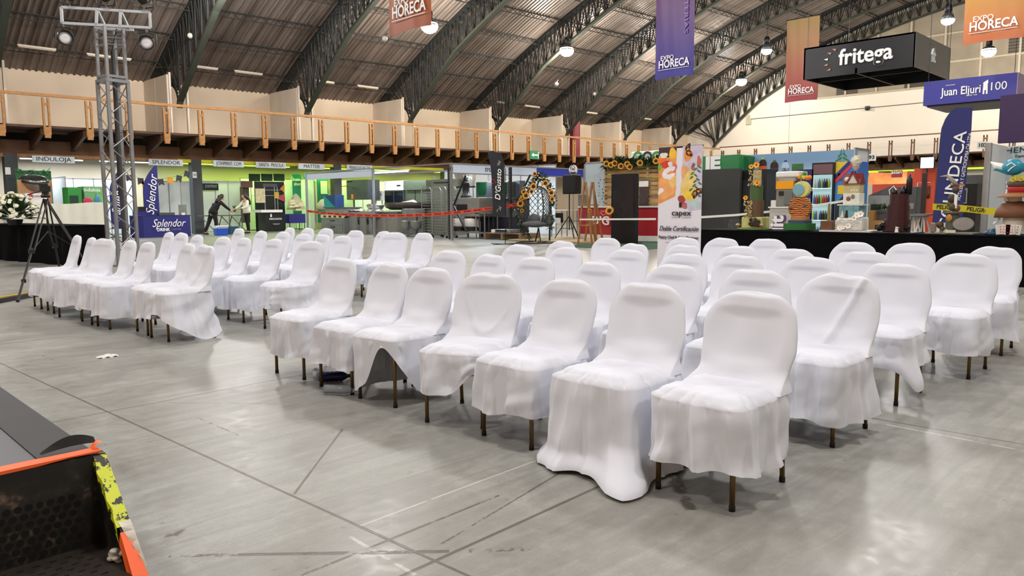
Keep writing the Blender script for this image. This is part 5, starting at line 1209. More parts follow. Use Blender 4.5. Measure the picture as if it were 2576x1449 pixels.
# tray rack trolleys
def rack(l,r,t_,b,x,label):
    y1,y0,z1,_=rX(x,l,t_,r,b); w=(y1-y0)/2; tt=thing('tray_rack','','tray rack',(x,(y0+y1)/2,0),group='tubular tray racks'); tt['label']=label; z1-=.03
    mb=MB()
    for xx in (0,.5): mb.tube([(xx,-w,.12),(xx,-w,z1-.1),(xx,-w+.08,z1),(xx,w-.08,z1),(xx,w,z1-.1),(xx,w,.12)],.016,6)
    mb.tube([(0,-w,.14),(.5,-w,.14)],.014,6); mb.tube([(0,w,.14),(.5,w,.14)],.014,6); mb.obj('tubular_frame',M_alu,tt)
    for i in range(15):
        z=.25+(z1-.45)*i/14; mb=MB()
        for sg in (-1,1): mb.box((0,sg*(w-.03)-.03,z),(.5,sg*(w-.03)+.03,z+.012))
        mb.box((-.0,-w,z),(.02,w,z+.022)); mb.obj('runner',M_steel,tt)
    for yy in (-w,w):
        for xx in (0,.5): MB().lathe([(0,-.015),(.05,-.015),(.05,.015),(0,.015)],(xx,yy,.05),10,M=Matrix.Rotation(PI/2,4,'X')).obj('caster',M_black,tt)
rack(1060,1086,470,585,19.1,'tubular steel tray rack, left one of the two before the tall oven')
rack(1087,1124,469,592,18.7,'tubular steel tray rack, right one of the two beside the booth corner post')
# black racking uprights
for k,(px,x) in enumerate(((1131,18.3),(1284,19.6))):
    p=XP(px,500,x); tt=thing('racking_upright','black perforated racking upright %s'%('beside the number 98 corner post' if k==0 else 'right of the black feather flag'),'upright',(x,p.y,0)); MB().box((-.04,-.05,0),(.04,.05,2.6)).obj('upright',M_black,tt)
    mb=MB()
    for i in range(24): mb.cbox((-.042,0,.15+i*.1),(.004,.02,.03))
    mb.obj('holes',M_alu,tt)
    MB().bar((0,0,.9),(0,-1.0 if k else -.9,2.3),.05).obj('diagonal_brace',M_black,tt)
    MB().bar((0,0,1.55),(0,-.9,.3),.05).obj('diagonal_brace',M_black,tt)
# coffee corner right of the 98 post
tt=thing('double_coffee_grinder','black coffee grinder with two clear conical hoppers on the steel counter','coffee grinder',XP(1172,497,19.4)); 
MB().lathe([(.24,0),(.25,.05),(.16,.12),(.15,.4),(.2,.5),(.18,.6),(.1,.66),(0,.68)],n=16,sx=.8).obj('body',M_blackp,tt,smooth=True)
for sg in (-1,1):
    MB().lathe([(.09,.42),(.10,.45),(.22,1.02),(.23,1.04),(.22,1.04)],(0,sg*.36,0),16).obj('hopper',mat('smoked_hopper',(120,108,92),.15,alpha=.55),tt,smooth=True); MB().lathe([(0,1.04),(.23,1.04),(.2,1.08),(0,1.08)],(0,sg*.36,0),16).obj('hopper_lid',M_black,tt); MB().cbox((0,sg*.34,.40),(.15,.24,.06)).obj('bracket',M_blackp,tt)
MB().lathe([(0,.68),(.14,.7),(.12,.82),(.04,.9),(0,.9)],n=14).obj('chrome_dome',M_steel,tt,smooth=True)
tt,w,h=eq('steel_counter','stainless counter with an open dark shelf under the coffee grinder','counter',19.2,1139,498,1206,545,.8,M_steel,False)
MB().box((-.01,-w*.1,h*.25),(0,w*.9,h*.65)).obj('open_shelf',M_black,tt); MB().box((-.06,-w*.1,h*.2),(-.01,w*.9,h*.3)).obj('shelf_tray',M_steel,tt)
for a in (-w+.03,w-.03):
    for b in (.03,.75): MB().bar((b,a,-tt.location.z),(b,a,0),.04).obj('leg',M_dsteel,tt)
for k,px in enumerate((1151,1182)):
    p=XP(px,572,19.3); tt=thing('rice_cooker','white steel round-cornered cooker on the low shelf, %s of the two'%('left' if k==0 else 'right'),'cooker',(19.4,p.y,.42),group='white round cookers'); MB().lathe([(.20,0),(.27,.04),(.28,.30),(.27,.32),(0,.34)],n=18).obj('body',M_white,tt,smooth=True); MB().lathe([(.0,-.16),(.27,-.15),(.27,0)],n=18).obj('base',M_black,tt); MB().tube([(-.27,0,-.08),(-.275,0.08,-.08)],.02,6).obj('button',mat('blue_button',(40,80,170),.4),tt); MB().lathe([(.05,.34),(.03,.38),(0,.38)],n=10).obj('knob',M_steel,tt)
tt=thing('low_steel_shelf','low tubular steel shelf carrying the two white cookers','shelf',(19.2,XP(1180,590,19.2).y,0)); y1,y0,_,_=rX(19.2,1139,560,1215,590); w=(y1-y0)/2
MB().box((0,-w,.20),(.7,w,.235)).obj('shelf_board',M_steel,tt)
for a in (-w,w,-w*.45):
    for b in (.02,.68): MB().bar((b,a,0),(b,a,.95),.035).obj('leg',M_alu,tt)
MB().box((0,-w-.02,.93),(.7,-w*.4,.96)).obj('side_shelf',M_steel,tt)
for k,(px,lab) in enumerate(((1190,'left'),(1196,'right'))):
    p=XP(px,527,19.1); o=MB().lathe([(0,0),(.05,0),(.05,.1),(.02,.2),(.02,.24),(0,.24)],n=12).obj('white_bottle',M_white,label='small white bottle on the steel side shelf, %s one'%lab,cat='bottle',smooth=True); o.location=(19.3,p.y,.97); 
tt,w,h=eq('coffee_urn','large dark round urn between the cookers and the counter','urn',19.8,1168,532,1204,556,.3,M_dsteel)
# display cases behind, green glass dispensers
for k,(l,r) in enumerate(((1197,1226),(1255,1278))):
    tt,w,h=eq('bain_marie_case','grey equipment case with dark green curved glass, %s of the black feather flag'%('left' if k==0 else 'right'),'case',20.2,l,458,r,497,.6,M_dsteel); MB().prism([(-w*.8,h*.95),(w*.8,h*.95),(w*.8,h*.35),(w*.5,h*.12),(-w*.5,h*.12),(-w*.8,h*.35)],NX(-.012,0,0),.01).obj('glass',mat('green_glass',(16,60,34),.1),tt); MB().box((-.1,-w*1.2,-.05),(.6,w*1.2,0)).obj('base',M_steelw,tt)
tt,w,h=eq('steel_back_counter','long grey steel counter running behind the black feather flag','counter',20.2,1206,500,1300,548,.7,M_dsteel,False); MB().box((-.03,-w,h-.06),(.7,w,h)).obj('top',M_black,tt); MB().box((.02,-w+.02,-tt.location.z),(.66,w-.02,0)).obj('base',mat('navy_plinth',(24,26,40),.6),tt)
tt,w,h=eq('upright_freezer','tall plain grey steel freezer side behind the racking upright','freezer',20.6,1228,457,1308,500,.3,mat('blue_grey_steel',(92,98,106),.4,.4,var=.1)); 
tt=thing('pallet','wooden pallet under a steel drawer unit by the flag foot','pallet',(19.0,XP(1262,582,19.0).y,0)); 
for k in range(5): MB().box((-.0+.2*k,-.95,.22),(.12+.2*k,.95,.245)).obj('slat',mat('pallet_wood',(140,118,92),.7,var=.3),tt)
for a in (-.9,0,.9): MB().box((0,a-.05,.02),(.95,a+.05,.22)).obj('block',MATS['pallet_wood'],tt)
tt,w,h=eq('steel_drawer_unit','steel drawer unit with black drawer front on the pallet','drawer unit',19.05,1236,556,1282,565,.7,M_steelw); MB().box((-.01,-w*.7,h*.3),(0,w*.5,h*.9)).obj('drawer',M_black,tt); tt.location.z=.255; MB().box((-.012,w*.6,0),(0,w,h)).obj('label_card',M_white,tt)
# red and white barrier tapes
def tape(name,label,pts,wd,m,txt=None,cat='barrier tape',step=.6,tm=None,ts=.05,**k):
    t=thing(name,label,cat,(0,0,0)); mb=MB(); V=[]
    for p in pts: V+=[Vector(p)+Vector((0,0,wd/2)),Vector(p)-Vector((0,0,wd/2))]
    mb.add(V,[(2*i,2*i+1,2*i+3,2*i+2) for i in range(len(pts)-1)]); o=mb.obj('tape',m,t); s_=o.modifiers.new('t','SOLIDIFY'); s_.thickness=.003
    if txt:
        d=0; L=[0]
        for a,b in zip(pts,pts[1:]): L.append(L[-1]+(Vector(b)-Vector(a)).length)
        s_=step*.5
        while s_<L[-1]-step*.3:
            i=max(j for j in range(len(L)) if L[j]<=s_); i=min(i,len(pts)-2); a,b=Vector(pts[i]),Vector(pts[i+1]); q=a.lerp(b,(s_-L[i])/max(1e-6,L[i+1]-L[i])); dx=(b-a).normalized(); up=Vector((0,0,1)); nn=dx.cross(up).normalized(); up=nn.cross(dx)
            M_=Matrix((( dx.x,up.x,nn.x,q.x+nn.x*.006),(dx.y,up.y,nn.y,q.y+nn.y*.006),(dx.z,up.z,nn.z,q.z),(0,0,0,1))); text(txt,M_,ts,tm or M_txt,t,w=step*.72,bold=.02,ext=.001); s_+=step
    return t
M_rt=mat('red_tape',(222,70,44),.45); 
pts=[]
for px,py in ((772,531),(800,534),(850,539),(900,541),(940,542.5),(1000,543),(1050,541),(1080,540),(1137,536)): pts.append(XP(px,py,BX-.06))
pts2=[XP(px,py,17.55) for px,py in ((1137,536),(1180,531),(1240,524))]+[XP(1320,511,18.6)]
tape('barrier_tape','red barrier tape printed with black words, sagging across the equipment booth front',pts+pts2[1:],.105,M_rt,'PELIGRO',step=.55,ts=.075)
# ---------------------------------------------------------------- black feather flag, egg chair, speaker, easels, wood wall
FX=17.0; p=XP(1270,612,FX); zt=XP(1240,380,FX).z
t=thing('feather_flag','black feather flag with white script lettering on a thin pole, centre','flag',(FX,p.y,0))
yl=lambda px:XP(px,500,FX).y-p.y
zz=lambda py:XP(1255,py,FX).z
cl=[(1228,383,1240,380),(1229,395,1258,386),(1233,410,1266,402),(1236,430,1269,430),(1238,470,1270,470),(1240,510,1271,510),(1239,545,1272,543)]
V=[]
for a,b,c,d_ in cl: V+=[Vector((0,XP(a,b,FX).y-p.y,XP(a,b,FX).z)),Vector((0,XP(c,d_,FX).y-p.y,XP(c,d_,FX).z))]
o=MB().add(V,[(2*i,2*i+1,2*i+3,2*i+2) for i in range(len(cl)-1)]).obj('flag_cloth',mat('charcoal_flag',(26,28,34),.7),t); s_=o.modifiers.new('t','SOLIDIFY'); s_.thickness=.01
MB().tube([(0.02,0,0.02),(0.02,-.02,zz(545)),(0.02,yl(1271),zz(430)),(.02,yl(1260),zz(388)),(.02,yl(1240),zz(379)),(.02,yl(1229),zz(384))],.014,6).obj('pole',M_black,t)
MB().box((-.5,-.04,0),(.5,.04,.02)).box((-.04,-.6,0),(.04,.6,.02)).obj('cross_base',M_black,t)
Mv=NX(-.03,yl(1256),zz(465))@Matrix.Rotation(R(86),4,'Z'); text('D’Gussto',Mv,.34,M_twhite,t,w=.98,shear=.25,bold=.012)
tt_=MB().tube([(-.03,yl(1246)+.05,zz(462)),(-.03,yl(1243)+.09,zz(457)),(-.03,yl(1243)+.06,zz(450)),(-.03,yl(1246),zz(454)),(-.03,yl(1249)-.0,zz(462))],.008,5); tt_.obj('heart_outline',mat('heart_red',(200,50,60),.5),t)
def star4(c,r): return [(c[0]+(r if k%2==0 else r*.3)*math.cos(k*PI/4+.3),c[1]+(r if k%2==0 else r*.3)*math.sin(k*PI/4+.3)) for k in range(8)]
for px,py,r_ in ((1257,409,.085),(1254,414,.05),(1259,524,.085),(1252,530,.05)):
    y_=XP(px,py,FX).y-p.y; MB().prism(star4((0,0),r_),NX(-.02,y_,XP(px,py,FX).z),.004).obj('star_outline',M_twhite,t); MB().prism(star4((0,0),r_*.6),NX(-.026,y_,XP(px,py,FX).z),.004).obj('star_centre',MATS['charcoal_flag'],t)
# hanging egg chair
EP=XP(1352,612,18.3); EP.z=0
t=thing('hanging_egg_chair','wicker hanging egg chair with grey cushions, wreathed in sunflowers','chair',EP,0)
mw=mat('charcoal_wicker',(58,60,52),.7); mb=MB(); cz=1.12
def egg(u,v): # back shell, open toward -x
    a=R(-118)+R(236)*u; b_=PI*(.14+.80*v); rr=.50*math.sin(b_)**.8; return Vector((rr*math.cos(a)*.85,rr*math.sin(a),cz-.68*math.cos(b_)*1.0+.05))
nu,nv=20,16
for i in range(nu):
    for j in range(nv):
        if (i+j)%2==0: mb.bar(egg(i/nu,j/nv),egg((i+1)/nu,(j+1)/nv),.016)
        else: mb.bar(egg((i+1)/nu,j/nv),egg(i/nu,(j+1)/nv),.016)
for uu in (0,1): mb.tube([egg(uu,j/nv) for j in range(nv+1)],.022,6)
mb.tube([egg(i/nu,1) for i in range(nu+1)],.022,6); mb.obj('woven_shell',mw,t)
mb=MB().tube([(0.6,0,.03),(.62,0,.8),(.6,0,1.6),(.42,0,2.0),(.12,0,2.08),(0,0,1.9),(0,0,1.78)],.03,8); mb.tube([(-.1+.62*math.cos(a*PI/12),.62*math.sin(a*PI/12),.02) for a in range(25)],.022,6); mb.tube([(0.6,0,.03),(-.3,-.3,.03)],.022,6); mb.bar((-.05,-.1,.5),(-.12,-.25,.03),.03); mb.bar((-.05,-.1,.5),(0,.1,.03),.03); mb.obj('stand',M_black,t)
mc=mat('grey_cushion',(98,102,106),.85); 
MB().ball((-.12,0,.62),.42,18,sx=.95,sy=1.1,sz=.26).obj('seat_cushion',mc,t,smooth=True); MB().ball((.16,.30,.74),.27,14,sx=.6,sz=.8).obj('side_cushion',mc,t,smooth=True); MB().ball((.16,-.30,.74),.27,14,sx=.6,sz=.8).obj('side_cushion',mc,t,smooth=True)
# garlands
rg=random.Random(12); M_leafg=mat('garland_leaf',(52,72,40),.6,var=.35); M_sun=mat('sunflower_petal',(240,168,30),.5); M_sunc=mat('sunflower_centre',(50,28,14),.8); M_tinyw=mat('small_cream_flower',(220,214,180),.6)
def sunflower(p,r,nrm,group='sunflowers on the egg chair',label='yellow sunflower with dark centre in the garland around the egg chair'):
    t=thing('sunflower',label,'flower',p,group=group); q=Vector((0,0,1)).rotation_difference(Vector(nrm).normalized()).to_matrix().to_4x4(); mb=MB()
    for k in range(15):
        a=2*PI*k/15; b_=.16; mb.add([q@Vector((r*.35*math.cos(a-b_),r*.35*math.sin(a-b_),0)),q@Vector((r*.75*math.cos(a-b_),r*.75*math.sin(a-b_),.01)),q@Vector((r*math.cos(a),r*math.sin(a),-.01)),q@Vector((r*.75*math.cos(a+b_),r*.75*math.sin(a+b_),.01)),q@Vector((r*.35*math.cos(a+b_),r*.35*math.sin(a+b_),0))],[(0,1,2,3,4)])
    mb.obj('petals',M_sun,t); MB().lathe([(r*.48,0),(r*.42,.02),(0,.035)],n=14,M=q).obj('centre',M_sunc,t); return t
gl=MB(); gw=MB()
gp=[(1308,525),(1312,505),(1318,490),(1325,478),(1335,465),(1345,455),(1352,445),(1362,440),(1372,450),(1378,462),(1385,474),(1390,488),(1392,502)]
for px,py in gp+[(1340,460),(1356,450),(1347,447),(1368,455)]:
    c=XP(px,py,17.75)
    for k in range(26):
        a=rg.uniform(0,2*PI); b_=rg.uniform(-1.3,1.3); d=Vector((math.cos(a)*math.cos(b_),math.sin(a)*math.cos(b_),math.sin(b_))); leaf(gl,c+d*.03,c+d*rg.uniform(.10,.2),.035)
    for k in range(3): gw.ball(c+Vector((rg.uniform(-.16,-.05),rg.uniform(-.13,.13),rg.uniform(-.13,.13))),.022,6)
for px,py in ((1300,545),(1305,560),(1312,575),(1320,585),(1390,520),(1388,545),(1386,570),(1330,595)):
    c=XP(px,py,17.9)
    for k in range(18):
        d=Vector((rg.uniform(-1,1),rg.uniform(-1,1),rg.uniform(-1,1))); leaf(gl,c,c+d*.2,.03)
garl=thing('leaf_garland','leafy green garland with small cream blossoms draped over the egg chair','garland',(0,0,0)); gl.obj('leaves',M_leafg,garl); gw.obj('blossoms',M_tinyw,garl,kind='stuff')
for px,py,r_ in ((1309,512,.13),(1323,492,.13),(1316,497,.09),(1318,483,.11),(1342,469,.13),(1337,482,.10),(1312,500,.08),(1345,437,.09),(1372,461,.12),(1387,485,.12),(1389,501,.10),(1365,464,.06),(1313,530,.07),(1383,478,.07)):
    sunflower(XP(px,py,17.50),r_,(-1,-.6,.25))
# loudspeaker on stand, oval sign
SP_=XP(1432,600,20.6); SP_.z=0; zsp=XP(1434,488,20.6).z
t=thing('speaker_stand','black tripod speaker stand behind the egg chair','stand',SP_); MB().tube([(0,0,.35),(0,0,zsp)],.02,8).obj('pole',M_black,t)
for k in range(3): a=2.1+k*2.09; MB().bar((0,0,.85),(.55*math.cos(a),.55*math.sin(a),.02),.03).obj('leg',M_black,t); MB().bar((0,0,.4),(.3*math.cos(a),.3*math.sin(a),.42),.02).obj('brace',M_black,t)
y1,y0,z1,z0=rX(20.5,1417,440,1450,488); w=(y1-y0)/2
t=thing('loudspeaker','black loudspeaker raised on the tripod stand','loudspeaker',(20.45,(y1+y0)/2,z0)); MB().prism([(-w*.9,0),(w*.9,0),(w,.1),(w,z1-z0),(-w,z1-z0),(-w,.1)],NX(0,0,0),-.0+.0) if False else None
MB().box((0,-w,0),(.32,w,z1-z0)).obj('cabinet',M_blackp,t,bevel=.03); MB().box((-.012,-w+.03,.05),(0,w-.03,z1-z0-.05)).obj('grille',M_black,t)
y1,y0,z1,z0=rX(21.8,1431,415,1451,441); t=thing('oval_sign','white oval sign lettered Uni Limpio above the loudspeaker','sign',(21.8,(y1+y0)/2,(z0+z1)/2)); a_=(y1-y0)/2; b_=(z1-z0)/2
MB().prism([(a_*math.cos(k*PI/12),b_*math.sin(k*PI/12)) for k in range(24)],NX(0,0,0),.04).obj('panel',M_white,t); text('Uni',NX(-.01,0,.04),.15,mat('blue_ink',(40,56,120),.5),t); text('Limpio',NX(-.01,0,-.10),.16,M_txt,t,w=a_*1.7,bold=.03); MB().tube([(.02,0,-b_),(.02,0,-z0-b_)],.02,6).obj('pole',M_alu,t)
MB().tube([(-.01,.12,.08),(-.01,0,.2),(-.01,-.12,.08)],.01,5).obj('roof_mark',MATS['blue_ink'],t)
# easels (two)
def easel(l,tx,r,top,bot,x,label,s_=1):
    c=XP(tx,top,x); a=XP(l,bot,x); b=XP(r,bot,x); t=thing('wooden_easel',label,'easel',(x,c.y,0),group='wooden flower easels'); H_=c.z
    for q in (a,b): MB().bar((0,(q.y-c.y)*.0+(.03 if q.y>c.y else -.03),H_),(-.05,q.y-c.y,0.01),.055,.035).obj('leg',M_wood,t)
    MB().bar((0.02,0,H_-.1),(.55,0,0.01),.05).obj('back_leg',M_wood,t)
    for k in (.30,.62): yy=lambda q:(q.y-c.y)*(1-k); MB().box((-.06,min(yy(a),yy(b))-.04,H_*k),(.06,max(yy(a),yy(b))+.04,H_*k+.035)).obj('ledge',M_wood,t)
    return t
easel(1457,1472,1492,458,600,18.4,'golden wooden easel, nearer and taller of the two in front of the red counter')
easel(1474,1491,1503,458,585,19.3,'golden wooden easel, farther of the two in front of the red counter')
sunflower(XP(1484,530,18.1),.06,(-1,-.5,.2),'sunflowers on the easels','small sunflower lying on an easel ledge'); sunflower(XP(1533,530,19.3),.16,(-1,-.3,.5),'sunflowers on the easels','sunflower leaning beside the black totem screen')
# black totem screen
y1,y0,z1,z0=rX(19.6,1538,438,1597,608); w=(y1-y0)/2; t=thing('totem_screen','tall black freestanding digital totem in front of the slatted wood wall','screen',(19.6,(y1+y0)/2,0)); MB().box((0,-w,0.02),(.18,w,z1)).obj('body',M_blackp,t,bevel=.01)
MB().box((-.006,-w+.06,z1*.36),(0,w-.06,z1-.08)).obj('display',mat('dark_display',(44,42,44),.12),t); MB().box((-.2,-w,0),(.4,w,.03)).obj('base',M_black,t)
# slatted wood wall with garland
XWW=22.6; y1,y0,z1,z0=rX(XWW,1521,414,1662,600); t=thing('slatted_wall','wall of horizontal pallet boards topped by a leafy sunflower garland','wall screen',(XWW,(y1+y0)/2,0)); w=(y1-y0)/2; n=17; rw=random.Random(2)
for i in range(n):
    z=.1+(z1-.15)*i/n; c=rw.uniform(.8,1.15); MB().box((rw.uniform(-.01,.01),-w,z),(.03,w,z+(z1-.15)/n*.78)).obj('board',mat('pallet_board_%d'%(i%4),(int(168*c),int(134*c),int(84*c)),.65,var=.35,vscale=4),t)
for a in (-w,0,w-.06): MB().box((.03,a,0),(.1,a+.06,z1)).obj('batten',mat('dark_batten',(70,52,34),.7),t)
for k,yy in enumerate((w*.75,w*.3,-w*.6)): pass
y2,y3,_,z2=rX(XWW-.08,1608,455,1630,560); 
t2=thing('sign_board','small sign board with coffee picture fixed to the slatted wall','sign',(XWW-.06,(y2+y3)/2,0)); MB().box((-.02,-(y2-y3)/2,XP(1610,540,XWW).z),(0,(y2-y3)/2,XP(1610,455,XWW).z)).obj('panel',mat('coffee_board',(70,52,48),.5,var=.5,vscale=6),t2); MB().box((-.03,-(y2-y3)/2,XP(1610,470,XWW).z),(-.02,(y2-y3)/2,XP(1610,456,XWW).z)).obj('white_band',M_white,t2)
g2=MB(); 
for i in range(26):
    c=XP(1522+i*5.4,405+rg.uniform(-4,9)+(8 if i<6 else 0),XWW-.15)
    for k in range(16):
        d=Vector((rg.uniform(-1,.2),rg.uniform(-1,1),rg.uniform(-1,1))); leaf(g2,c,c+d*.24,.05)
g2.obj('leaf_garland',M_leafg,label='dark green leaf garland along the top of the slatted wood wall',cat='garland')
for px,py in ((1525,412),(1537,415),(1546,411),(1578,413),(1584,420),(1562,418),(1650,405),(1610,410)): sunflower(XP(px,py,XWW-.35),.13,(-1,-.7,.2),'sunflowers on the wood wall','yellow sunflower in the garland on top of the slatted wood wall')
# grey panel left of it
XG=22.7; y1,y0,z1,z0=rX(XG,1470,410,1521,590); t=thing('booth_partition','pale grey panel left of the slatted wood wall, with dark vine leaves','partition',(XG,0,0),group='white booth partitions'); MB().box((0,y0,.03),(.03,y1,z1)).obj('panel',mat('pale_grey_panel',(176,190,196),.5),t); MB().box((-.02,y1-.05,0),(.04,y1,z1+.02)).box((-.02,y0,z1-.04),(.04,y1,z1+.02)).obj('frame',M_alu,t)
vine=MB()
for px0 in (1508,1517):
    for k in range(14): c=XP(px0+rg.uniform(-3,3),450+k*8,XG-.02); leaf(vine,c,c+Vector((-.03,rg.uniform(-.05,.05),-.08)),.02)
vine.obj('vine',mat('dark_vine',(28,34,26),.7),label='dark leafy vines hanging down the pale grey panel',cat='vine')
# red counter
XR=20.9; y1,y0,z1,z0=rX(XR,1443,519,1652,598); t=thing('red_counter','red branded bar counter with white top and heart emblem, behind the easels','counter',(XR,(y1+y0)/2,0)); w=(y1-y0)/2
n=16; cyl=lambda k:(.9-.9*math.cos((k/n-.5)*1.6)*1.0+.0, w-2*w*k/n)
mb=MB(); mb.add([(a,b,z) for a,b in (cyl(k) for k in range(n+1)) for z in (.02,.18,z1-.04)],[]); V=[(a,b) for a,b in (cyl(k) for k in range(n+1))]
def ring(z0_,z1_,m,nm):
    mb=MB(); mb.add([(a,b,z) for a,b in V for z in (z0_,z1_)],[(2*i,2*i+2,2*i+3,2*i+1) for i in range(n)]); mb.obj(nm,m,t)
ring(.02,.20,M_white,'plinth'); ring(.20,z1-.05,mat('crimson_wrap',(170,34,46),.45,var=.08),'front_wrap')
mb=MB(); mb.add([(a-.05,b,z) for a,b in V for z in (z1-.05,z1)]+[(.9,b,z) for a,b in V for z in (z1-.05,z1)],[(2*i,2*i+2,2*i+3,2*i+1) for i in range(n)]+[(2*i+1,2*i+3,2*(n+1)+2*i+3,2*(n+1)+2*i+1) for i in range(n)]); mb.obj('counter_top',M_white,t)
def onR(px,py): q=XP(px,py,XR); return q
q=onR(1513,556); text('D’G',NX(-.06,q.y-t.location.y,q.z),.42,M_twhite,t,w=.75,bold=.02)
q=onR(1520,535); yy=q.y-t.location.y; MB().tube([(-.05,yy,q.z-.1),(-.05,yy+.12,q.z),(-.05,yy+.08,q.z+.07),(-.05,yy,q.z+.03),(-.05,yy-.08,q.z+.07),(-.05,yy-.12,q.z),(-.05,yy,q.z-.1)],.012,5).obj('heart_emblem',mat('pink_heart',(236,170,170),.5),t)
tt,w,h=eq('coffee_percolator','chrome cylindrical coffee percolator on the white-topped bar','percolator',21.2,1454,478,1470,508,.2,M_steel); tt.location.z=z1; 
t=thing('white_serving_table','white table top left of the red counter behind the speaker stand','table',(0,0,0)); a=XP(1396,528,22.3); b=XP(1440,528,22.3); MB().box((22.0,b.y,a.z-.03),(22.7,a.y,a.z)).obj('tabletop',M_white,t)
for yy in (a.y-.05,b.y+.05): 
    for xx in (22.05,22.65): MB().bar((xx,yy,0),(xx,yy,a.z-.03),.03).obj('leg',M_alu,t)
t=thing('black_sign_board','small black board with white notice standing under the white table','board',(0,0,0)); mb=MB(); bX(mb,21.8,1397,536,1415,560,.04); mb.obj('panel',M_black,t); mb=MB(); bX(mb,21.78,1397,548,1410,562,.02); mb.obj('notice',M_white,t)
# white ribbon barrier, green carpet, wooden platform
pts=[XP(1458,552,18.2),XP(1560,551.5,18.2).lerp(XP(1560,551.5,17.5),.5),XP(1650,551,15.2)]
tape('ribbon_barrier','white ribbon stretched from the easels to the roll-up banner',pts,.05,mat('white_ribbon',(232,236,228),.5))
pts=[XP(1755,547,15.2),XP(1850,541,15.6),XP(1900,536,15.8),XP(1990,527,16.4)]; tape('ribbon_barrier','white ribbon rising from the roll-up banner behind the cakes',pts,.05,MATS['white_ribbon'])
pts=[XP(2045,518,16.6),XP(2145,502,17.0)]; tape('ribbon_barrier','white ribbon behind the orange striped cake and the house cake',pts,.05,MATS['white_ribbon'])
a=G(1480,606); b=G(1660,596); c=G(1650,640); d=G(1450,612)
MB().box((17.0,12.0,.002),(22.5,15.2,.012)).obj('green_carpet',mat('green_carpet',(44,84,60),.9,var=.2),label='green carpet laid on the floor behind the right block chairs',cat='carpet')
MB().box((18.6,14.9,.0),(22.5,18.6,.06)).obj('wooden_platform',mat('light_plywood',(170,150,112),.6,var=.2),label='low plywood platform under the red counter and easels',cat='platform')
# exit sign, wall cylinder, pqq sign
t=thing('exit_sign','small green and white emergency exit sign under the mezzanine','sign',YP(1344,390,32.9)); MB().box((-.42,-.03,-.26),(.42,.03,.26)).obj('panel',mat('exit_green',(30,110,70),.5),t); mb=MB(); mb.box((-.12,-.04,-.04),(.28,-.032,.04)).prism([(-.28,0),(-.10,.13),(-.10,-.13)],NY(0,-.04,0),.008); mb.box((.32,-.04,-.2),(.37,-.032,.2)); mb.obj('arrow',M_twhite,t)
p=YP(1445,334,36.2); MB().tube([(p.x,p.y,LZ(p.x,4.48)),(p.x,p.y,p.z+.8)],.42,16).obj('red_cylinder',mat('maroon_tank',(122,26,40),.4),label='dark red cylinder standing on the mezzanine behind the handrail',cat='tank')
t=thing('rounded_sign','white rounded sign with green and black letter rings above the slatted wall','sign',(0,0,0)); XS=26.0; y1,y0,z1,z0=rX(XS,1587,382,1670,411); MB().box((XS,y0,z0),(XS+.1,y1,z1)).obj('panel',M_white,t,bevel=.05)
for k,(px,c) in enumerate(((1604,(60,140,60)),(1628,(30,40,48)),(1652,(60,140,60)))):
    q=XP(px,394,XS-.03); M_=NX(q.x,q.y,q.z-.02); pr=[(.22*math.cos(a*PI/12),.22*math.sin(a*PI/12)) for a in range(24)]; mb=MB()
    V=[]; 
    for a in range(25): V+= [M_@Vector((.24*math.cos(a*PI/12),.24*math.sin(a*PI/12),0)),M_@Vector((.14*math.cos(a*PI/12),.14*math.sin(a*PI/12),0))]
    mb.add(V,[(2*i,2*i+1,2*i+3,2*i+2) for i in range(24)]); mb.obj('letter_ring',mat('ring_%d'%c[0],c,.5),t)
MB().tube([((XS+.05),(y0+y1)/2,z0),((XS+.05),(y0+y1)/2,0)],.05,8).obj('pole',M_alu,t)
# ---------------------------------------------------------------- long black cake table
TXX=13.16; zt=.75
t=thing('display_table','long table under floor-length black cloth carrying the show cakes, behind the right block','table',(TXX,7.86,0))
Lt=9.5
def sk(u,v):
    s_=u*(Lt+.9); f=.02*math.sin(s_*11+2*math.sin(s_*2.3))*(1-v)**.6+.03*(1-v)
    return (-f,-s_+.9,.0+zt*v) if s_>.9 else (.9-s_,f,zt*v)
MB().grid(sk,260,5).obj('table_skirt',M_bcloth,t,smooth=True); MB().box((-.01,-Lt,zt-.03),(.95,.01,zt)).obj('tabletop_cloth',M_bcloth,t)
CXX=13.5
def cy(px,py=560,x=None): return XP(px,py,x or CXX).y
def cz(py,px=2000,x=None): return XP(px,py,x or CXX).z
def cake(name,label,px,x=None,cat='cake'):
    x=x or CXX+.05; tt=thing(name,label,cat,(x,cy(px,575,x),zt+.001)); tt['px']=0; del tt['px']; return tt
def Z(py,px): return max(0,XP(px,py,CXX).z-zt)
def Yr(px,cpx): return cy(px)-cy(cpx)
def frost(n,c,r=.6): return mat(n,c,r,var=.12,vscale=25)
def blossom(parent,p,r,m,mc_=None,n=6,nrm=(-1,-.3,.3),nm='sugar_flower'):
    q=Vector((0,0,1)).rotation_difference(Vector(nrm).normalized()).to_matrix().to_4x4(); mb=MB(); p=Vector(p)
    for k in range(n):
        a=2*PI*k/n; b_=PI/n; mb.add([p,p+q@Vector((r*.8*math.cos(a-b_),r*.8*math.sin(a-b_),r*.25)),p+q@Vector((r*math.cos(a),r*math.sin(a),r*.35)),p+q@Vector((r*.8*math.cos(a+b_),r*.8*math.sin(a+b_),r*.25))],[(0,1,2,3)])
    mb.cur=1; mb.ball(p+q@Vector((0,0,r*.15)),r*.22,8); return mb.obj(nm,[m,mc_ or m],parent)
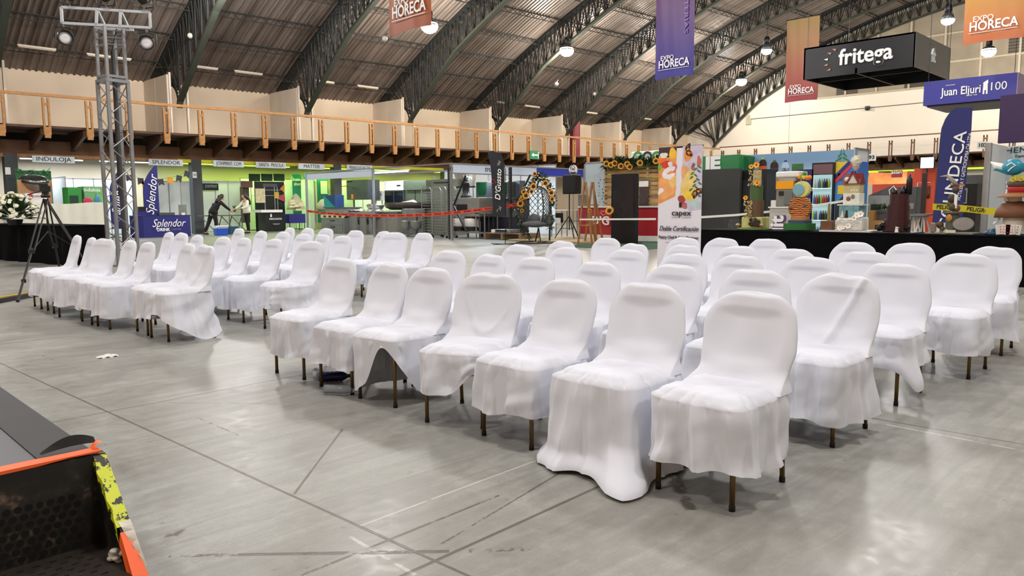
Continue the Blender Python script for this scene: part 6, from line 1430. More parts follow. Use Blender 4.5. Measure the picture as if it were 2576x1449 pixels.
# A
c=1898; A=cake('tiered_cake','tall narrow cake of bark, moss and cream tiers with orange poppies','%s'%c if False else c)
px=lambda a:Yr(a,c)
MB().lathe([(0,0),(.31,0),(.33,.015),(.30,.03),(0,.03)],n=30).obj('cake_board',frost('moss_board',(84,112,52)),A,smooth=True)
w=(cy(1871)-cy(1921))/2; MB().box((-.14,-w,.03),(.2,w,Z(546,c))).obj('square_tier',frost('pale_yellow_icing',(206,204,128)),A,bevel=.015)
def cyl(l,r,t_,b,m,nm,par,cpx,off=0,n=24,bump=0):
    rr=(cy(l)-cy(r))/2; yc=(cy(l)+cy(r))/2-cy(cpx); z0,z1=Z(b,cpx),Z(t_,cpx)
    return MB().lathe([(0,z0),(rr,z0),(rr,z0+(z1-z0)*.5),(rr,z1),(0,z1)],(off,yc,0),n).obj(nm,m,par)
cyl(1881,1918,504,546,frost('bark_icing',(98,74,52)),'bark_tier',A,c); cyl(1886,1915,466,504,frost('moss_icing',(70,96,48)),'moss_tier',A,c); cyl(1892,1911,428,466,frost('cream_icing',(200,188,140)),'cream_tier',A,c)
Mpop=mat('poppy_orange',(238,160,30),.5); rc=random.Random(4)
for a,b,r in ((1906,416,.065),(1893,420,.05),(1909,461,.06),(1881,498,.05)): blossom(A,(-.12,px(a),Z(b,a)),r,Mpop,MATS['sunflower_centre'])
mb=MB()
for i in range(70): a=rc.uniform(1885,1915); b=rc.uniform(428,470); mb.ball((-.09+rc.uniform(-.02,.02),px(a),Z(b,a)),.012,6)
for i in range(60): a=rc.uniform(1880,1900); b=rc.uniform(505,548); mb.ball((-.16+rc.uniform(-.02,.02),px(a),Z(b,a)),.014,6)
mb.obj('tiny_blossoms',frost('straw_blossom',(200,180,120)),A,kind='stuff')
mb=MB()
for i in range(26): mb.ball((-.18,px(rc.uniform(1895,1920)),Z(rc.uniform(550,568),1900)),.03,6)
mb.obj('chocolate_bark_pile',frost('dark_choc',(62,46,36)),A,kind='stuff')
for a,b in ((1866,556),(1925,562)): 
    MB().lathe([(.02,0),(.018,.05),(.045,.055),(.03,.085),(0,.09)],(-.16,px(a),.03),10).obj('sugar_mushroom',frost('mushroom',(206,164,120)),A,smooth=True)
# B
c=2011; B=cake('novelty_cake','cake with orange and black striped disc on a green drum and pale yellow crescent above',c)
cyl(1975,2049,562,578,frost('grass_green_icing',(38,112,50)),'green_drum',B,c,n=36); cyl(1984,2040,554,562,frost('slate_blue_icing',(56,72,100)),'blue_layer',B,c,n=30); cyl(1990,2034,545,554,frost('tan_icing',(176,128,80)),'tan_layer',B,c)
def stripe_mat():
    m=bpy.data.materials.new('striped_icing'); m.use_nodes=True; nt=m.node_tree;N=nt.nodes;K=nt.links; tc=N.new('ShaderNodeTexCoord'); w_=N.new('ShaderNodeTexWave'); w_.bands_direction='Z'; w_.inputs['Scale'].default_value=9; w_.inputs['Distortion'].default_value=5; w_.inputs['Detail'].default_value=2; w_.inputs['Detail Scale'].default_value=1.6
    K.new(tc.outputs['Object'],w_.inputs[0]); cr=N.new('ShaderNodeValToRGB'); K.new(w_.outputs['Fac'],cr.inputs[0]); cr.color_ramp.interpolation='CONSTANT'; e=cr.color_ramp.elements; e[0].color=lin((22,18,16)); e[1].position=.33; e[1].color=lin((226,130,50)); K.new(cr.outputs[0],N['Principled BSDF'].inputs['Base Color']); return m
rr=(cy(1984)-cy(2041))/2; MB().lathe([(0,-.05),(rr*.96,-.05),(rr,-.03),(rr,.03),(rr*.96,.05),(0,.05)],(0,px(2012) if False else 0,Z(523,c)),36,M=Matrix.Rotation(-PI/2,4,'Y')).obj('striped_disc',stripe_mat(),B,smooth=False)
rr=(cy(1994)-cy(2033))/2; zc=Z(476,c); mb=MB().lathe([(0,-.05),(rr,-.05),(rr*1.02,0),(rr,.05),(0,.05)],(0,Yr(2014,c),zc),32,M=Matrix.Rotation(-PI/2,4,'Y')); mb.obj('crescent_disc',frost('lemon_icing',(226,216,130)),B)
MB().lathe([(0,0),(rr*.72,0),(rr*.72,.02),(0,.02)],(-.055,Yr(2009,c),zc-.01),28,M=Matrix.Rotation(-PI/2,4,'Y')).obj('blue_inset',frost('sky_icing',(130,180,196)),B)
MB().tube([(0,0,Z(560,c)),(0,0,Z(440,c))],.012,6).obj('support_rod',M_steel,B)
for a,b,col_ in ((2006,444,(240,160,40)),(2019,437,(70,150,50)),(2018,446,(220,204,40)),(2027,448,(236,130,40)),(2032,447,(236,130,40))): MB().ball((0,Yr(a,c),Z(b,c)),.042,12).obj('sugar_fruit',mat('fruit_%d'%(col_[0]+col_[1]),col_,.35),B,smooth=True)
for a,b in ((1990,523),(2026,517)): MB().ball((-.06,Yr(a,c),Z(b,c)),.035,8,sz=.7).obj('grey_leaf',frost('grey_fondant',(90,94,104)),B)
# C
c=2135; C_k=cake('house_cake','tall white cake with red-roofed little house and white sugar ball on top',c)
w=(cy(2069)-cy(2194))/2; MB().box((-.28,-w-.03,0),(.3,w-.02,.028)).obj('cake_board',M_white,C_k)
Mw=frost('white_icing',(236,234,226))
mb=MB()
for k in range(6):
    z0=.03+k*.03; ww=(.20-.01*k); mb.grid(lambda u,v:((-.18 if v<.5 else .18)*1.0,-ww+.02*k*0+2*ww*u,z0+.008*math.sin(u*14+k)+.026*(v if v<.5 else 1-v)*2),16,3)
y0_,y1_=Yr(2176,c),Yr(2112,c)
MB().box((-.16,y0_,.03),(.18,y1_,Z(547,c))).obj('base_tier',Mw,C_k,bevel=.02)
mb=MB()
for k in range(7):
    zz_=.05+k*.026; mb.tube([(-.17-.006*(k%2),y0_-.01+(y1_-y0_+.02)*i/14,zz_+.008*math.sin(i*1.3+k)) for i in range(15)],.009,5)
mb.obj('wavy_ruffles',Mw,C_k)
MB().box((-.14,Yr(2166,c),Z(547,c)),(.15,Yr(2117,c),Z(516,c))).obj('picture_tier',mat('seaside_picture',(120,170,178),.5,var=.4,vscale=12),C_k)
MB().box((-.12,Yr(2165,c),Z(514,c)),(.12,Yr(2124,c),Z(487,c))).obj('upper_tier',Mw,C_k,bevel=.01)
MB().box((-.155,Yr(2176,c),Z(517,c)),(.155,Yr(2112,c),Z(514,c))).obj('tier_board',Mw,C_k)
MB().tube([(-.145,Yr(2136,c),Z(547,c)),(-.145,Yr(2136,c),Z(536,c)),(-.145,Yr(2136,c),Z(529,c))],[.03,.018,.014],10).obj('dark_figurine',M_txt,C_k); MB().tube([(-.145,Yr(2126,c),Z(547,c)),(-.145,Yr(2126,c),Z(536,c)),(-.145,Yr(2126,c),Z(530,c))],[.035,.016,.013],10).obj('pale_figurine',frost('ivory_fondant',(220,210,190)),C_k)
MB().ball((-.125,Yr(2138,c),Z(500,c)),.04,10,sx=.3).obj('brown_relief',frost('caramel',(140,96,60)),C_k); MB().ball((-.125,Yr(2149,c),Z(495,c)),.035,10,sx=.3,sz=1.2).obj('grey_relief',frost('grey_sugar',(120,126,122)),C_k)
h0,h1=Z(487,c),Z(462,c); hp=Z(436,c); ya_,yb_=Yr(2163,c),Yr(2124,c)
MB().box((-.10,ya_,h0),(.10,yb_,h1)).obj('house_walls',frost('cream_wall_icing',(206,190,140)),C_k)
mb=MB(); ym=Yr(2148,c); mb.prism([(-.085,0),(.085,0),(0,hp-h1)],NX(-.12,ym,h1),-.0-.02); mb.obj('gable',frost('pale_gable',(226,218,200)),C_k)
mb=MB(); mb.add([(-.14,ya_-.02,h1-.01),(-.14,yb_+.02,h1-.01),(.12,yb_+.02,h1-.01),(.12,ya_-.02,h1-.01),(0,ya_-.02,hp),(0,yb_+.02,hp)],[(0,1,5,4),(1,2,5),(2,3,4,5),(3,0,4)]); 
for sg in (-1,1): mb.bar((-.14,ym+sg*.10,h1-.005),(-.14,ym,hp+.01),.05,.015)
mb.obj('roof',frost('barn_red_icing',(126,34,32)),C_k)
MB().box((-.03,Yr(2146,c),hp-.04),(.04,Yr(2136,c),Z(431,c))).obj('chimney',MATS['barn_red_icing'],C_k)
MB().ball((-.11,Yr(2132,c),Z(452,c)),.045,10).obj('dormer',MATS['pale_gable'],C_k)
mb=MB()
for k,(dy,dz) in enumerate(((-.045,.02),(.0,.02),(.045,.02))): mb.cbox((-.102,Yr(2150,c)+dy,h0+.035+dz),(.004,.03,.035))
mb.cbox((-.145,ym,h1+.05),(.004,.025,.035)); mb.obj('little_windows',M_white,C_k)
MB().ball((0,Yr(2147,c),Z(406,c)),(cy(2135)-cy(2159))/2,16,sz=1.1).obj('sugar_ball',frost('ruffled_ivory',(220,214,196),.8),C_k,smooth=True)
MB().lathe([(.0,-.07),(.02,-.06),(.07,.0)],(0,Yr(2147,c),Z(420,c)),10).obj('ball_stem',MATS['ruffled_ivory'],C_k)
mb=MB()
for i in range(80):
    a=rc.uniform(0,2*PI); b_=rc.uniform(-1.4,1.4); r_=(cy(2135)-cy(2159))/2*1.0; mb.ball((r_*math.cos(a)*math.cos(b_),Yr(2147,c)+r_*math.sin(a)*math.cos(b_),Z(406,c)+r_*1.1*math.sin(b_)),.016,5)
mb.obj('ball_petals',MATS['ruffled_ivory'],C_k,kind='stuff')
for a,b,r in ((2166,541,.06),(2174,539,.06),(2158,549,.05),(2144,568,.055),(2124,573,.05),(2131,572,.04)): blossom(C_k,(-.20,Yr(a,c),Z(b,a)),r,M_wpet,M_sun)
bb=MB().box((0,-.10,0),(.2,.10,.16)).obj('chocolate_box',frost('milk_choc',(112,70,44)),label='square brown chocolate block left of the house cake',cat='box',bevel=.008); bb.location=(CXX-.16,cy(2087),zt+.03)
bb=MB().lathe([(.03,0),(.025,.2),(.02,.3)],n=8).obj('chocolate_stick',frost('golden_twig',(150,120,70)),label='golden twig standing on the brown chocolate block',cat='decoration'); bb.location=(CXX-.1,cy(2090),zt+.19)
# D
c=2256; D_k=cake('dark_cake','dark burgundy tiered cake with draped black sugar figures, right of the house cake',c)
Mb=frost('burgundy_icing',(62,20,26),.35); Mbk=frost('black_icing',(18,16,20),.4)
for l,r,t_,b in ((2224,2290,552,582),(2230,2286,518,552),(2236,2284,488,518)): cyl(l,r,t_,b,Mb,'tier',D_k,c)
mb=MB()
for i in range(90): a=rc.uniform(0,2*PI); z_=rc.uniform(0,.14); r_=.19-.3*z_; mb.ball((r_*math.cos(a),r_*math.sin(a),z_+.02),.024,6)
mb.obj('sugar_roses',Mb,D_k,kind='stuff'); 
for a,h in ((2246,470),(2268,468),(2282,440)): MB().tube([(0,Yr(a,c),Z(490,c)),(0,Yr(a,c),Z(h+12,c)),(0,Yr(a,c),Z(h,c))],[.05,.045,.015],10).obj('black_spire',Mbk,D_k,smooth=True)
MB().tube([(-.06,Yr(2238,c),Z(490,c)),(-.08,Yr(2236,c),Z(478,c)),(-.06,Yr(2246,c),Z(468,c)),(-.08,Yr(2254,c),Z(478,c))],.008,6).obj('white_ribbon_icing',M_wpet,D_k)
for i,(a,b) in enumerate(((2218,574),(2226,566),(2286,572))): MB().ball((-.1,Yr(a,c),Z(b,a)),.06,8,sz=.8).obj('dark_rock',Mbk,D_k)
MB().box((-.26,-.32,0),(.3,.2,.012)).obj('cake_board',M_dsteel,D_k)
o=MB().tube([(0,0,0),(0,0,.06),(0,-.01,.085)],[.03,.022,.03],10).obj('white_sugar_ornament',M_wpet,label='small white sugar ornament in front of the dark burgundy cake',cat='ornament'); o.location=(CXX-.2,cy(2267),zt+.013)
# E
c=2398; E_k=cake('rustic_cake','grey and brown rustic sculpted cake with oval plate, in front of the navy feather flag',c)
MB().box((-.25,Yr(2458,c),0),(.25,Yr(2337,c),.02)).obj('slab_board',frost('stone_board',(140,134,124)),E_k)
cyl(2378,2412,536,580,frost('pewter_icing',(98,100,86)),'pot',E_k,c); MB().lathe([(.0,0),(.15,0),(.155,.02),(0,.03)],(-.0,Yr(2395,c),Z(537,c)),20).obj('pot_lid',MATS['pewter_icing'],E_k)
MB().lathe([(0,-.012),(.14,-.012),(.15,0),(.14,.012),(0,.015)],(-.18,Yr(2431,c),Z(563,c)),28,sx=.72,M=Matrix.Rotation(R(-75),4,'Y')@Matrix.Rotation(R(0),4,'X')).obj('oval_plate',frost('stone_plate',(132,126,122)),E_k)
MB().box((-.2,Yr(2362,c),.02),(-.16,Yr(2348,c),Z(560,c))).obj('grey_tablet',frost('tablet',(128,126,116)),E_k,bevel=.02)
for a,b,r,col_ in ((2368,566,.055,(84,68,52)),(2374,575,.04,(92,76,60)),(2385,582,.03,(214,206,190)),(2398,520,.07,(84,70,46)),(2394,500,.065,(66,52,40)),(2402,478,.055,(72,58,48)),(2408,524,.05,(120,84,50)),(2388,512,.04,(96,94,60)),(2372,582,.03,(150,140,120))):
    MB().ball((-.08,Yr(a,c),Z(b,a)),r,12,sz=1.1).obj('sculpted_lump',frost('lump_%d'%(col_[0]*3+col_[1]),col_),E_k,smooth=True)
mb=MB()
for k in range(26): a=2*PI*k/26; mb.add([(0,Yr(2402,c),Z(470,c)),(.07*math.cos(a),Yr(2402,c)+.10*math.sin(a),Z(470,c)+.02*math.sin(k*2.3)+.03),(.07*math.cos(a+.2),Yr(2402,c)+.10*math.sin(a+.2),Z(470,c)+.03)],[(0,1,2)])
mb.obj('orange_frill',mat('orange_frill',(196,130,50),.7),E_k)
MB().tube([(-.02,Yr(2401,c),Z(466,c)),(-.02,Yr(2388,c),Z(452,c)),(-.02,Yr(2376,c),Z(442,c)),(-.02,Yr(2358,c),Z(443,c))],[.03,.035,.022,.004],8).obj('driftwood_horn',frost('driftwood',(150,142,134)),E_k,smooth=True)
MB().box((-.13,Yr(2409,c),Z(524,c)),(-.1,Yr(2402,c),Z(490,c))).obj('white_bib',M_wpet,E_k); MB().ball((-.15,Yr(2393,c),Z(548,c)),.045,10,sx=.4,sz=1.3).obj('orange_icing_drip',mat('orange_frill',(0,0,0)),E_k)
o=MB().box((0,-.07,0),(.02,.07,.045)).obj('name_card',M_cream,label='small cream blank card in front of the rustic cake',cat='card'); o.location=(CXX-.22,cy(2402),zt+.021)
# F
c=2548; F_k=cake('hat_cake','cake of playing cards topped by a wide brown hat with red band, right edge',c)
cyl(2522,2580,548,583,frost('ivory_card_tier',(214,200,184)),'card_tier',F_k,c)
for k,a in enumerate((2526,2539,2552,2565)):
    cd=MB().box((-.004,-.055,0),(0,.055,.15)).obj('playing_card',mat('card_white',(232,224,216),.4),F_k); cd.location=(-.26+.02*abs(k-1.5),Yr(a,c),.012); cd.rotation_euler=(R((-6,4,-3,7)[k]),0,0)
    mb=MB()
    for i in range(3):
        for j in range(3 if k in (1,2) else 1):
            mb.prism([(0,-.010),(.009,.002),(.004,.009),(0,.005),(-.004,.009),(-.009,.002)],NX(-.0055,(-.028+.028*j) if k in (1,2) else -.01,.035+i*.04),.001)
    mb.obj('card_pips',mat('pip_red',(190,30,44),.5) if k in (0,2) else (mat('pip_red',(190,30,44)) if k==1 else M_txt),cd)
MB().lathe([(.26,0),(.24,.12),(.16,.22),(.10,.25),(0,.25)],(0,0,Z(548,c)),24,sx=.8).obj('draped_tier',frost('brown_drape',(122,78,54)),F_k,smooth=True)
cyl(2530,2566,492,520,frost('blush_tier',(208,172,156)),'blush_tier',F_k,c)
MB().lathe([(.0,0),(.17,.01),(.30,-.02),(.30,-.01),(.18,.04),(.16,.05),(0,.05)],(0,Yr(2560,c),Z(493,c)),28).obj('hat_brim',frost('camel_brim',(150,100,54)),F_k,smooth=True)
MB().lathe([(.16,.03),(.175,.12),(.17,.13),(0,.13)],(0,Yr(2560,c),Z(493,c)),24).obj('hat_band',mat('red_band',(176,36,40),.5,var=.15),F_k,smooth=True)
MB().lathe([(.165,.12),(.18,.22),(0,.23)],(0,Yr(2560,c),Z(493,c)),24).obj('hat_crown',frost('brown_crown',(88,60,44)),F_k,smooth=True)
for a,b in ((2546,452),(2556,448),(2566,450),(2574,446)): blossom(F_k,(-.16,Yr(a,c),Z(b,a)),.05,mat('lime_petal',(190,184,70),.5),M_sun)
t=thing('blue_sugar_ornament','teal blue blobby sugar ornament with white swirls above the hat cake','ornament',(CXX,cy(2540),zt)); MB().ball((0,0,XP(2540,421,CXX).z-zt),.13,16,sy=1.15,sz=.95).obj('body',mat('teal_icing',(40,140,168),.4),t,smooth=True)
zb_=XP(2540,421,CXX).z-zt; MB().tube([(-.13,.06,zb_+.02),(-.14,0,zb_+.06),(-.13,-.05,zb_+.02),(-.14,-.0,zb_-.02),(-.12,.04,zb_-.06)],.010,6).obj('white_swirl',M_wpet,t); MB().tube([(0,.1,zb_),(0,.22,zb_+.03),(0,.30,zb_+.09)],[.05,.05,.01],8).obj('white_tuft',M_wpet,t); MB().tube([(0,.05,zb_-.08),(0,.2,zb_-.02),(0,.26,zb_-.03)],[.04,.03,.01],8).obj('limb',MATS['teal_icing'],t); MB().tube([(0,0,0),(0,0,zb_)],.01,6).obj('rod',M_steel,t)
t=thing('sugar_stand','round blue sugar cake with a rising chain of white blossoms, left of the card cake','cake',(CXX,cy(2500),zt)); MB().lathe([(0,0),(.12,0),(.13,.02),(.09,.06),(.06,.09),(0,.1)],n=20).obj('blue_base',mat('deep_teal_icing',(30,76,104),.4),t,smooth=True); mb=MB()
for i in range(40):
    k=i/39; a=2503+(2530-2503)*min(1,k*2.2)**.7 if k<.45 else 2530+3*math.sin(k*9)-2; b=562-k*105; 
    for j in range(3): mb.ball((rc.uniform(-.02,.02),Yr(a,2500)+rc.uniform(-.018,.018),Z(b,a)+rc.uniform(-.012,.012)),.014,6)
mb.obj('white_blossoms',M_wpet,t,kind='stuff')
# ---------------------------------------------------------------- behind the table
def bx(name,label,cat,x,l,t_,r,b,dep,m,floor=False,**k):
    y1,y0,z1,z0=rX(x,l,t_,r,b); z0=0 if floor else z0; t=thing(name,label,cat,(x,(y0+y1)/2,z0),**k); w=(y1-y0)/2
    MB().box((0,-w,0),(dep,w,z1-z0)).obj('body',m,t,bevel=.008); return t,w,z1-z0
# graffiti plank counter with juice dispenser
t,w,h=bx('plank_counter','pale plank-fronted counter with bold purple and white graffiti letters','counter',16.0,1936,520,1992,575,.7,mat('bleached_planks',(190,186,180),.6,var=.1,vscale=3),True)
text('lit',NX(-.02,.02,h*.68)@Matrix.Rotation(R(90),4,'Z'),.42,mat('violet_paint',(90,60,110),.6),t,bold=.06,w=.36); text('lit',NX(-.026,.06,h*.68)@Matrix.Rotation(R(90),4,'Z'),.42,M_twhite,t,bold=.035,w=.34); MB().box((-.03,-w-.02,h-.03),(.72,w+.02,h)).obj('counter_top',M_white,t)
t=thing('juice_dispenser','juice dispenser with white lid and orange juice tank on the plank counter','dispenser',(16.1,0,0)); 
def jp(l,t_,r,b,dep,m,nm,off=0,**k): 
    mb=MB(); bX(mb,16.1+off,l,t_,r,b,dep); v=[(a-16.1,b_,c_) for a,b_,c_ in mb.v]; mb.v=v; return mb.obj(nm,m,t,**k)
jp(1953,476,1994,519,.4,mat('grey_dispenser',(128,128,122),.4,var=.1),'housing'); jp(1959,481,1970,492,.02,M_black,'dark_knob',-.02); jp(1973,481,1992,515,.02,mat('ribbed_grille',(108,108,104),.4),'grille',-.02)
jp(1952,443,1996,476,.4,mat('clear_tank',(190,180,160),.1,alpha=.4),'tank'); jp(1953,456,1995,475,.38,mat('orange_juice',(240,160,24),.25),'juice',-.012); jp(1951,432,2010,445,.45,M_white,'lid',-.02,bevel=.03); jp(1996,455,2012,474,.2,M_blackp,'tap',.1)
bx('milk_jug','small white jug behind the plank counter beside the dispenser','jug',16.3,1939,504,1953,521,.2,M_white)
# black panels, green box
t,w,h=bx('black_screen_wall','large flat charcoal panel wall behind the roll-up banner','panel wall',24.0,1742,428,1858,580,.15,mat('charcoal_panel',(54,56,54),.6),True)
t,w,h=bx('black_recess','black cabinet with darker opening right of the charcoal panel wall','cabinet',24.3,1859,428,1925,580,.8,M_black,True); MB().box((-.02,-w+.1,.3),(0,w-.15,h-.35)).obj('dark_door',mat('soft_black',(40,40,44),.5),t)
t,w,h=bx('green_header_sign','large green header sign with white letters above the charcoal panel wall','sign',24.8,1756,394,1858,430,1.2,mat('brand_green',(44,128,72),.5)); text('JE',NX(-.03,w-.62,h*.5),.62,M_twhite,t,bold=.06,w=.72)
bx('green_header_sign','green header side with shade painted in, between the lettered green sign and the drinks wall','sign',25.2,1859,394,1884,430,1.2,mat('brand_green_shaded',(30,104,58),.5))  # side shade of the sign put into a darker copy of its green
# wire chair
t=thing('wire_chair','thin dark wire-shell chair left of the charcoal panels, behind the banner','chair',(19.0,XP(1842,575,19.0).y,0)); mb=MB()
for i in range(9): k=i/8; mb.tube([(.25,-.22+.44*k,.80),(.1,-.20+.40*k,.48),(-.2,-.2+.4*k,.45)],.005,4)
for i in range(6): k=i/5; mb.tube([(.25-.15*k,-.22,.8-.32*k),(.25-.15*k,.22,.8-.32*k)],.005,4)
mb.obj('wire_shell',M_dsteel,t)
for a in ((-.2,-.2),(-.2,.2),(.2,-.2),(.2,.2)): MB().tube([(a[0]*.4,a[1]*.4,.44),(a[0],a[1],0)],.008,5).obj('leg',M_dsteel,t)
# drinks wall
XD=25.6; y1,y0,z1,z0=rX(XD,1884,391,2150,500); z1=XP(2015,383,XD).z; t=thing('drinks_wall','pale blue printed drinks wall with bottle pictures and green pine emblem','display wall',(XD,(y0+y1)/2,0)); w=(y1-y0)/2
MB().box((0,-w,0.03),(.08,w,z1)).obj('panel',grad('sky_print',[(0,(196,206,210)),(.45,(200,212,218)),(.82,(192,208,216)),(.93,(140,170,200)),(1,(120,156,192))],'Z',0,2.7,.45),t)
def dw(px,py): q=XP(px,py,XD-.02); return q.y-t.location.y,q.z
def bottle_pr(px,top,bot,wp,body,cap,label_=None,full=True):
    y_,zt_=dw(px,top); _,zb_=dw(px,bot); r=wp/2*abs(dw(px,top)[0]-dw(px+1,top)[0]); H_=zt_-zb_; pr=[(-r,0),(r,0),(r,H_*.62),(r*.75,H_*.78),(r*.3,H_*.87),(-r*.3,H_*.87),(-r*.75,H_*.78),(-r,H_*.62)]
    MB().prism(pr,NX(-.012,y_,zb_),.006).obj('bottle_print',body,t); MB().prism([(-r*.32,H_*.86),(r*.32,H_*.86),(r*.32,H_),(-r*.32,H_)],NX(-.013,y_,zb_),.006).obj('cap_print',cap,t)
    if label_: MB().prism([(-r,H_*.05),(r,H_*.05),(r,H_*.40),(-r,H_*.40)],NX(-.02,y_,zb_),.005).obj('label_print',label_,t)
Mcola=mat('cola_print',(54,22,18),.4); bottle_pr(1919,396,432,19,Mcola,mat('lime_cap',(170,200,60),.4),mat('orange_label',(206,90,50),.4)); bottle_pr(1948,402,436,20,Mcola,mat('green_cap',(40,120,80),.4),mat('dark_label',(60,60,60),.4)); bottle_pr(1976,403,436,19,mat('ice_print',(176,206,224),.3),mat('navy_cap',(36,50,130),.4),mat('ice_label',(210,226,236),.4))
text('CIELO',NX(-.03,dw(1976,427)[0],dw(1976,427)[1]),.14,mat('ink_navy',(30,40,110),.5),t,w=.26,bold=.02); bottle_pr(1943,431,480,14,mat('red_print',(196,50,44),.4),M_twhite); bottle_pr(1953,440,488,16,mat('volt_blue',(30,120,200),.4),mat('lime_cap',(0,0,0))); text('VOLT',NX(-.03,*dw(1953,468))@Matrix.Rotation(R(90),4,'Z'),.18,M_twhite,t,w=.4,bold=.03)
pz=dw(2118,412); 
mb=MB()
for k in range(4):
    wk=.07+.075*k; zk=.52-.14*k
    for sg in (-1,1): mb.add([(-.02,pz[0]+sg*.02,pz[1]+zk),(-.02,pz[0]+sg*wk,pz[1]+zk-.13),(-.02,pz[0]+sg*wk,pz[1]+zk-.18),(-.02,pz[0]+sg*.02,pz[1]+zk-.07)],[(0,1,2,3)])
mb.obj('pine_emblem',mat('pine_green',(30,120,60),.5),t); y_,z_=dw(2006,423); MB().prism([(-.2,-.15),(.2,-.15),(.2,.15),(-.2,.15)],NX(-.012,y_,z_),.006).obj('green_picture',mat('green_picture',(60,110,60),.5,var=.4),t)
# vending machine, glass door fridge, blue fridge
t,w,h=bx('vending_machine','navy blue vending machine with pale handles behind the striped cake','vending machine',22.0,2004,427,2052,575,.8,mat('navy_machine',(26,28,84),.4),True); 
MB().box((-.03,-w*.45,h*.42),(0,-w*.05,h*.62)).obj('pale_handle',M_steelw,t); MB().box((-.03,-w*.45,h*.05),(0,-w*.05,h*.2)).obj('pale_handle',M_steelw,t); text('REFRESCATE\nSALUDABLE',NX(-.02,-w*.25,h*.74),.07,M_twhite,t,w=.5)
t,w,h=bx('glass_door_fridge','tall black fridge with lit glass door full of bottled drinks','fridge',22.0,2043,410,2093,580,.8,M_black,True)
MB().box((-.005,-w+.05,.15),(.0,w-.05,h-.35)).obj('lit_interior',mat('fridge_inside',(150,185,190),.5,emit=.45),t); MB().box((-.01,-w+.05,h-.33),(.0,w-.05,h-.05)).obj('header_panel',mat('mauve_header',(110,80,86),.4),t)
rb=random.Random(6); cols_=[(40,90,60),(60,40,30),(170,60,60),(60,110,170),(190,200,190),(40,60,120),(150,170,60)]
SHN=['top','second','third','bottom']
for s_ in range(4):
    zz_=.3+s_*(h-.85)/3.4; MB().box((-.08,-w+.05,zz_-.02),(-.005,w-.05,zz_)).obj('shelf',mat('lit_shelf_edge',(214,236,240),.4,emit=.6),t)
bmesh_b={}
for s_ in range(4):
    zz_=.3+s_*(h-.85)/3.4
    for k in range(7):
        ci=rb.randrange(7)
        if ci not in bmesh_b: mb=MB().lathe([(0,0),(.035,0),(.035,.17),(.015,.24),(.015,.27),(0,.27)],n=8); me=mb.mesh('drink_bottle',True); me.materials.append(mat('drink_%d'%ci,cols_[ci],.2)); bmesh_b[ci]=me
        link('drink_bottle',bmesh_b[ci],None,'small drink bottle on the %s shelf of the lit glass-door fridge'%SHN[3-s_],'bottle','drink bottles in the lit fridge').location=(t.location.x-.045,t.location.y-w+.12+k*(2*w-.24)/6,zz_+.002)
t,w,h=bx('branded_fridge','blue branded upright fridge with yellow, navy and red corner stripes','fridge',22.1,2093,408,2151,582,.8,grad('blue_fridge_print',[(0,(120,150,170)),(.4,(80,150,200)),(1,(30,110,210))],'Z',0,2.4,.3),True)
for k,(c_,o) in enumerate((((222,190,50),0),((44,40,110),.16),((200,60,70),.28))): MB().prism([(-w,h-.34-o),(-w,h-.34-o-.12),(-w+.45+o,h),(-w+.45+o-.13 if k else -w,h)],NX(-.012-.002*k,0,0),.006).obj('corner_stripe',mat('stripe_%d'%k,c_,.4),t)
MB().prism([(-.3,.4),(.35,.4),(.35,1.2),(.1,1.45),(-.1,1.45),(-.3,1.2)],NX(-.014,-.08,0),.006).obj('bottle_picture',mat('dark_bottle_picture',(44,34,38),.4),t); MB().prism([(-.12,1.5),(.14,1.5),(.14,1.75),(-.12,1.75)],NX(-.014,0.05,0),.006).obj('yellow_cap_picture',mat('stripe_0',(0,0,0)),t); MB().prism([(-.12,2.0),(.0,2.0),(.0,2.2),(-.12,2.2)],NX(-.014,.05,-.12),.006).obj('shield_emblem',M_dsteel,t); MB().prism([(.14,2.0),(.34,2.0),(.34,2.2),(.14,2.2)],NX(-.014,0.05,-.12),.006).obj('red_emblem',mat('stripe_2',(0,0,0)),t)
# white booth end panel + posts
a=XP(2150,375,XD); b=XP(2183,375,XD+3); t=thing('booth_partition','tall white booth end panel right of the drinks wall','partition',(0,0,0),group='white booth partitions'); 
q=YP(2183,375,a.y); MB().box((a.x,a.y-.02,.03),(q.x,a.y,a.z)).obj('panel',M_panel,t); MB().box((a.x-.03,a.y-.04,0),(a.x+.03,a.y+.02,a.z+.05)).box((q.x-.03,a.y-.04,0),(q.x+.03,a.y+.02,a.z+.05)).box((a.x,a.y-.04,a.z-.02),(q.x,a.y+.02,a.z+.05)).obj('frame',M_alu,t)
def plate(s,x,l,t_,r,b,label):
    y1,y0,z1,z0=rX(x,l,t_,r,b); t=thing('number_plate',label,'plate',(x,(y0+y1)/2,(z0+z1)/2)); w=(y1-y0)/2; h=(z1-z0)/2; MB().box((0,-w,-h),(.04,w,h)).obj('plate',M_white,t); text(s,NX(-.012,0,0),h*1.5,M_txt,t,bold=.02,w=w*1.4)
plate('93',27.5,2183,388,2203,404,'white number plate reading 93 beside the white booth end panel'); plate('102',24.0,2458,357,2485,374,'white number plate reading 102 at the right edge')
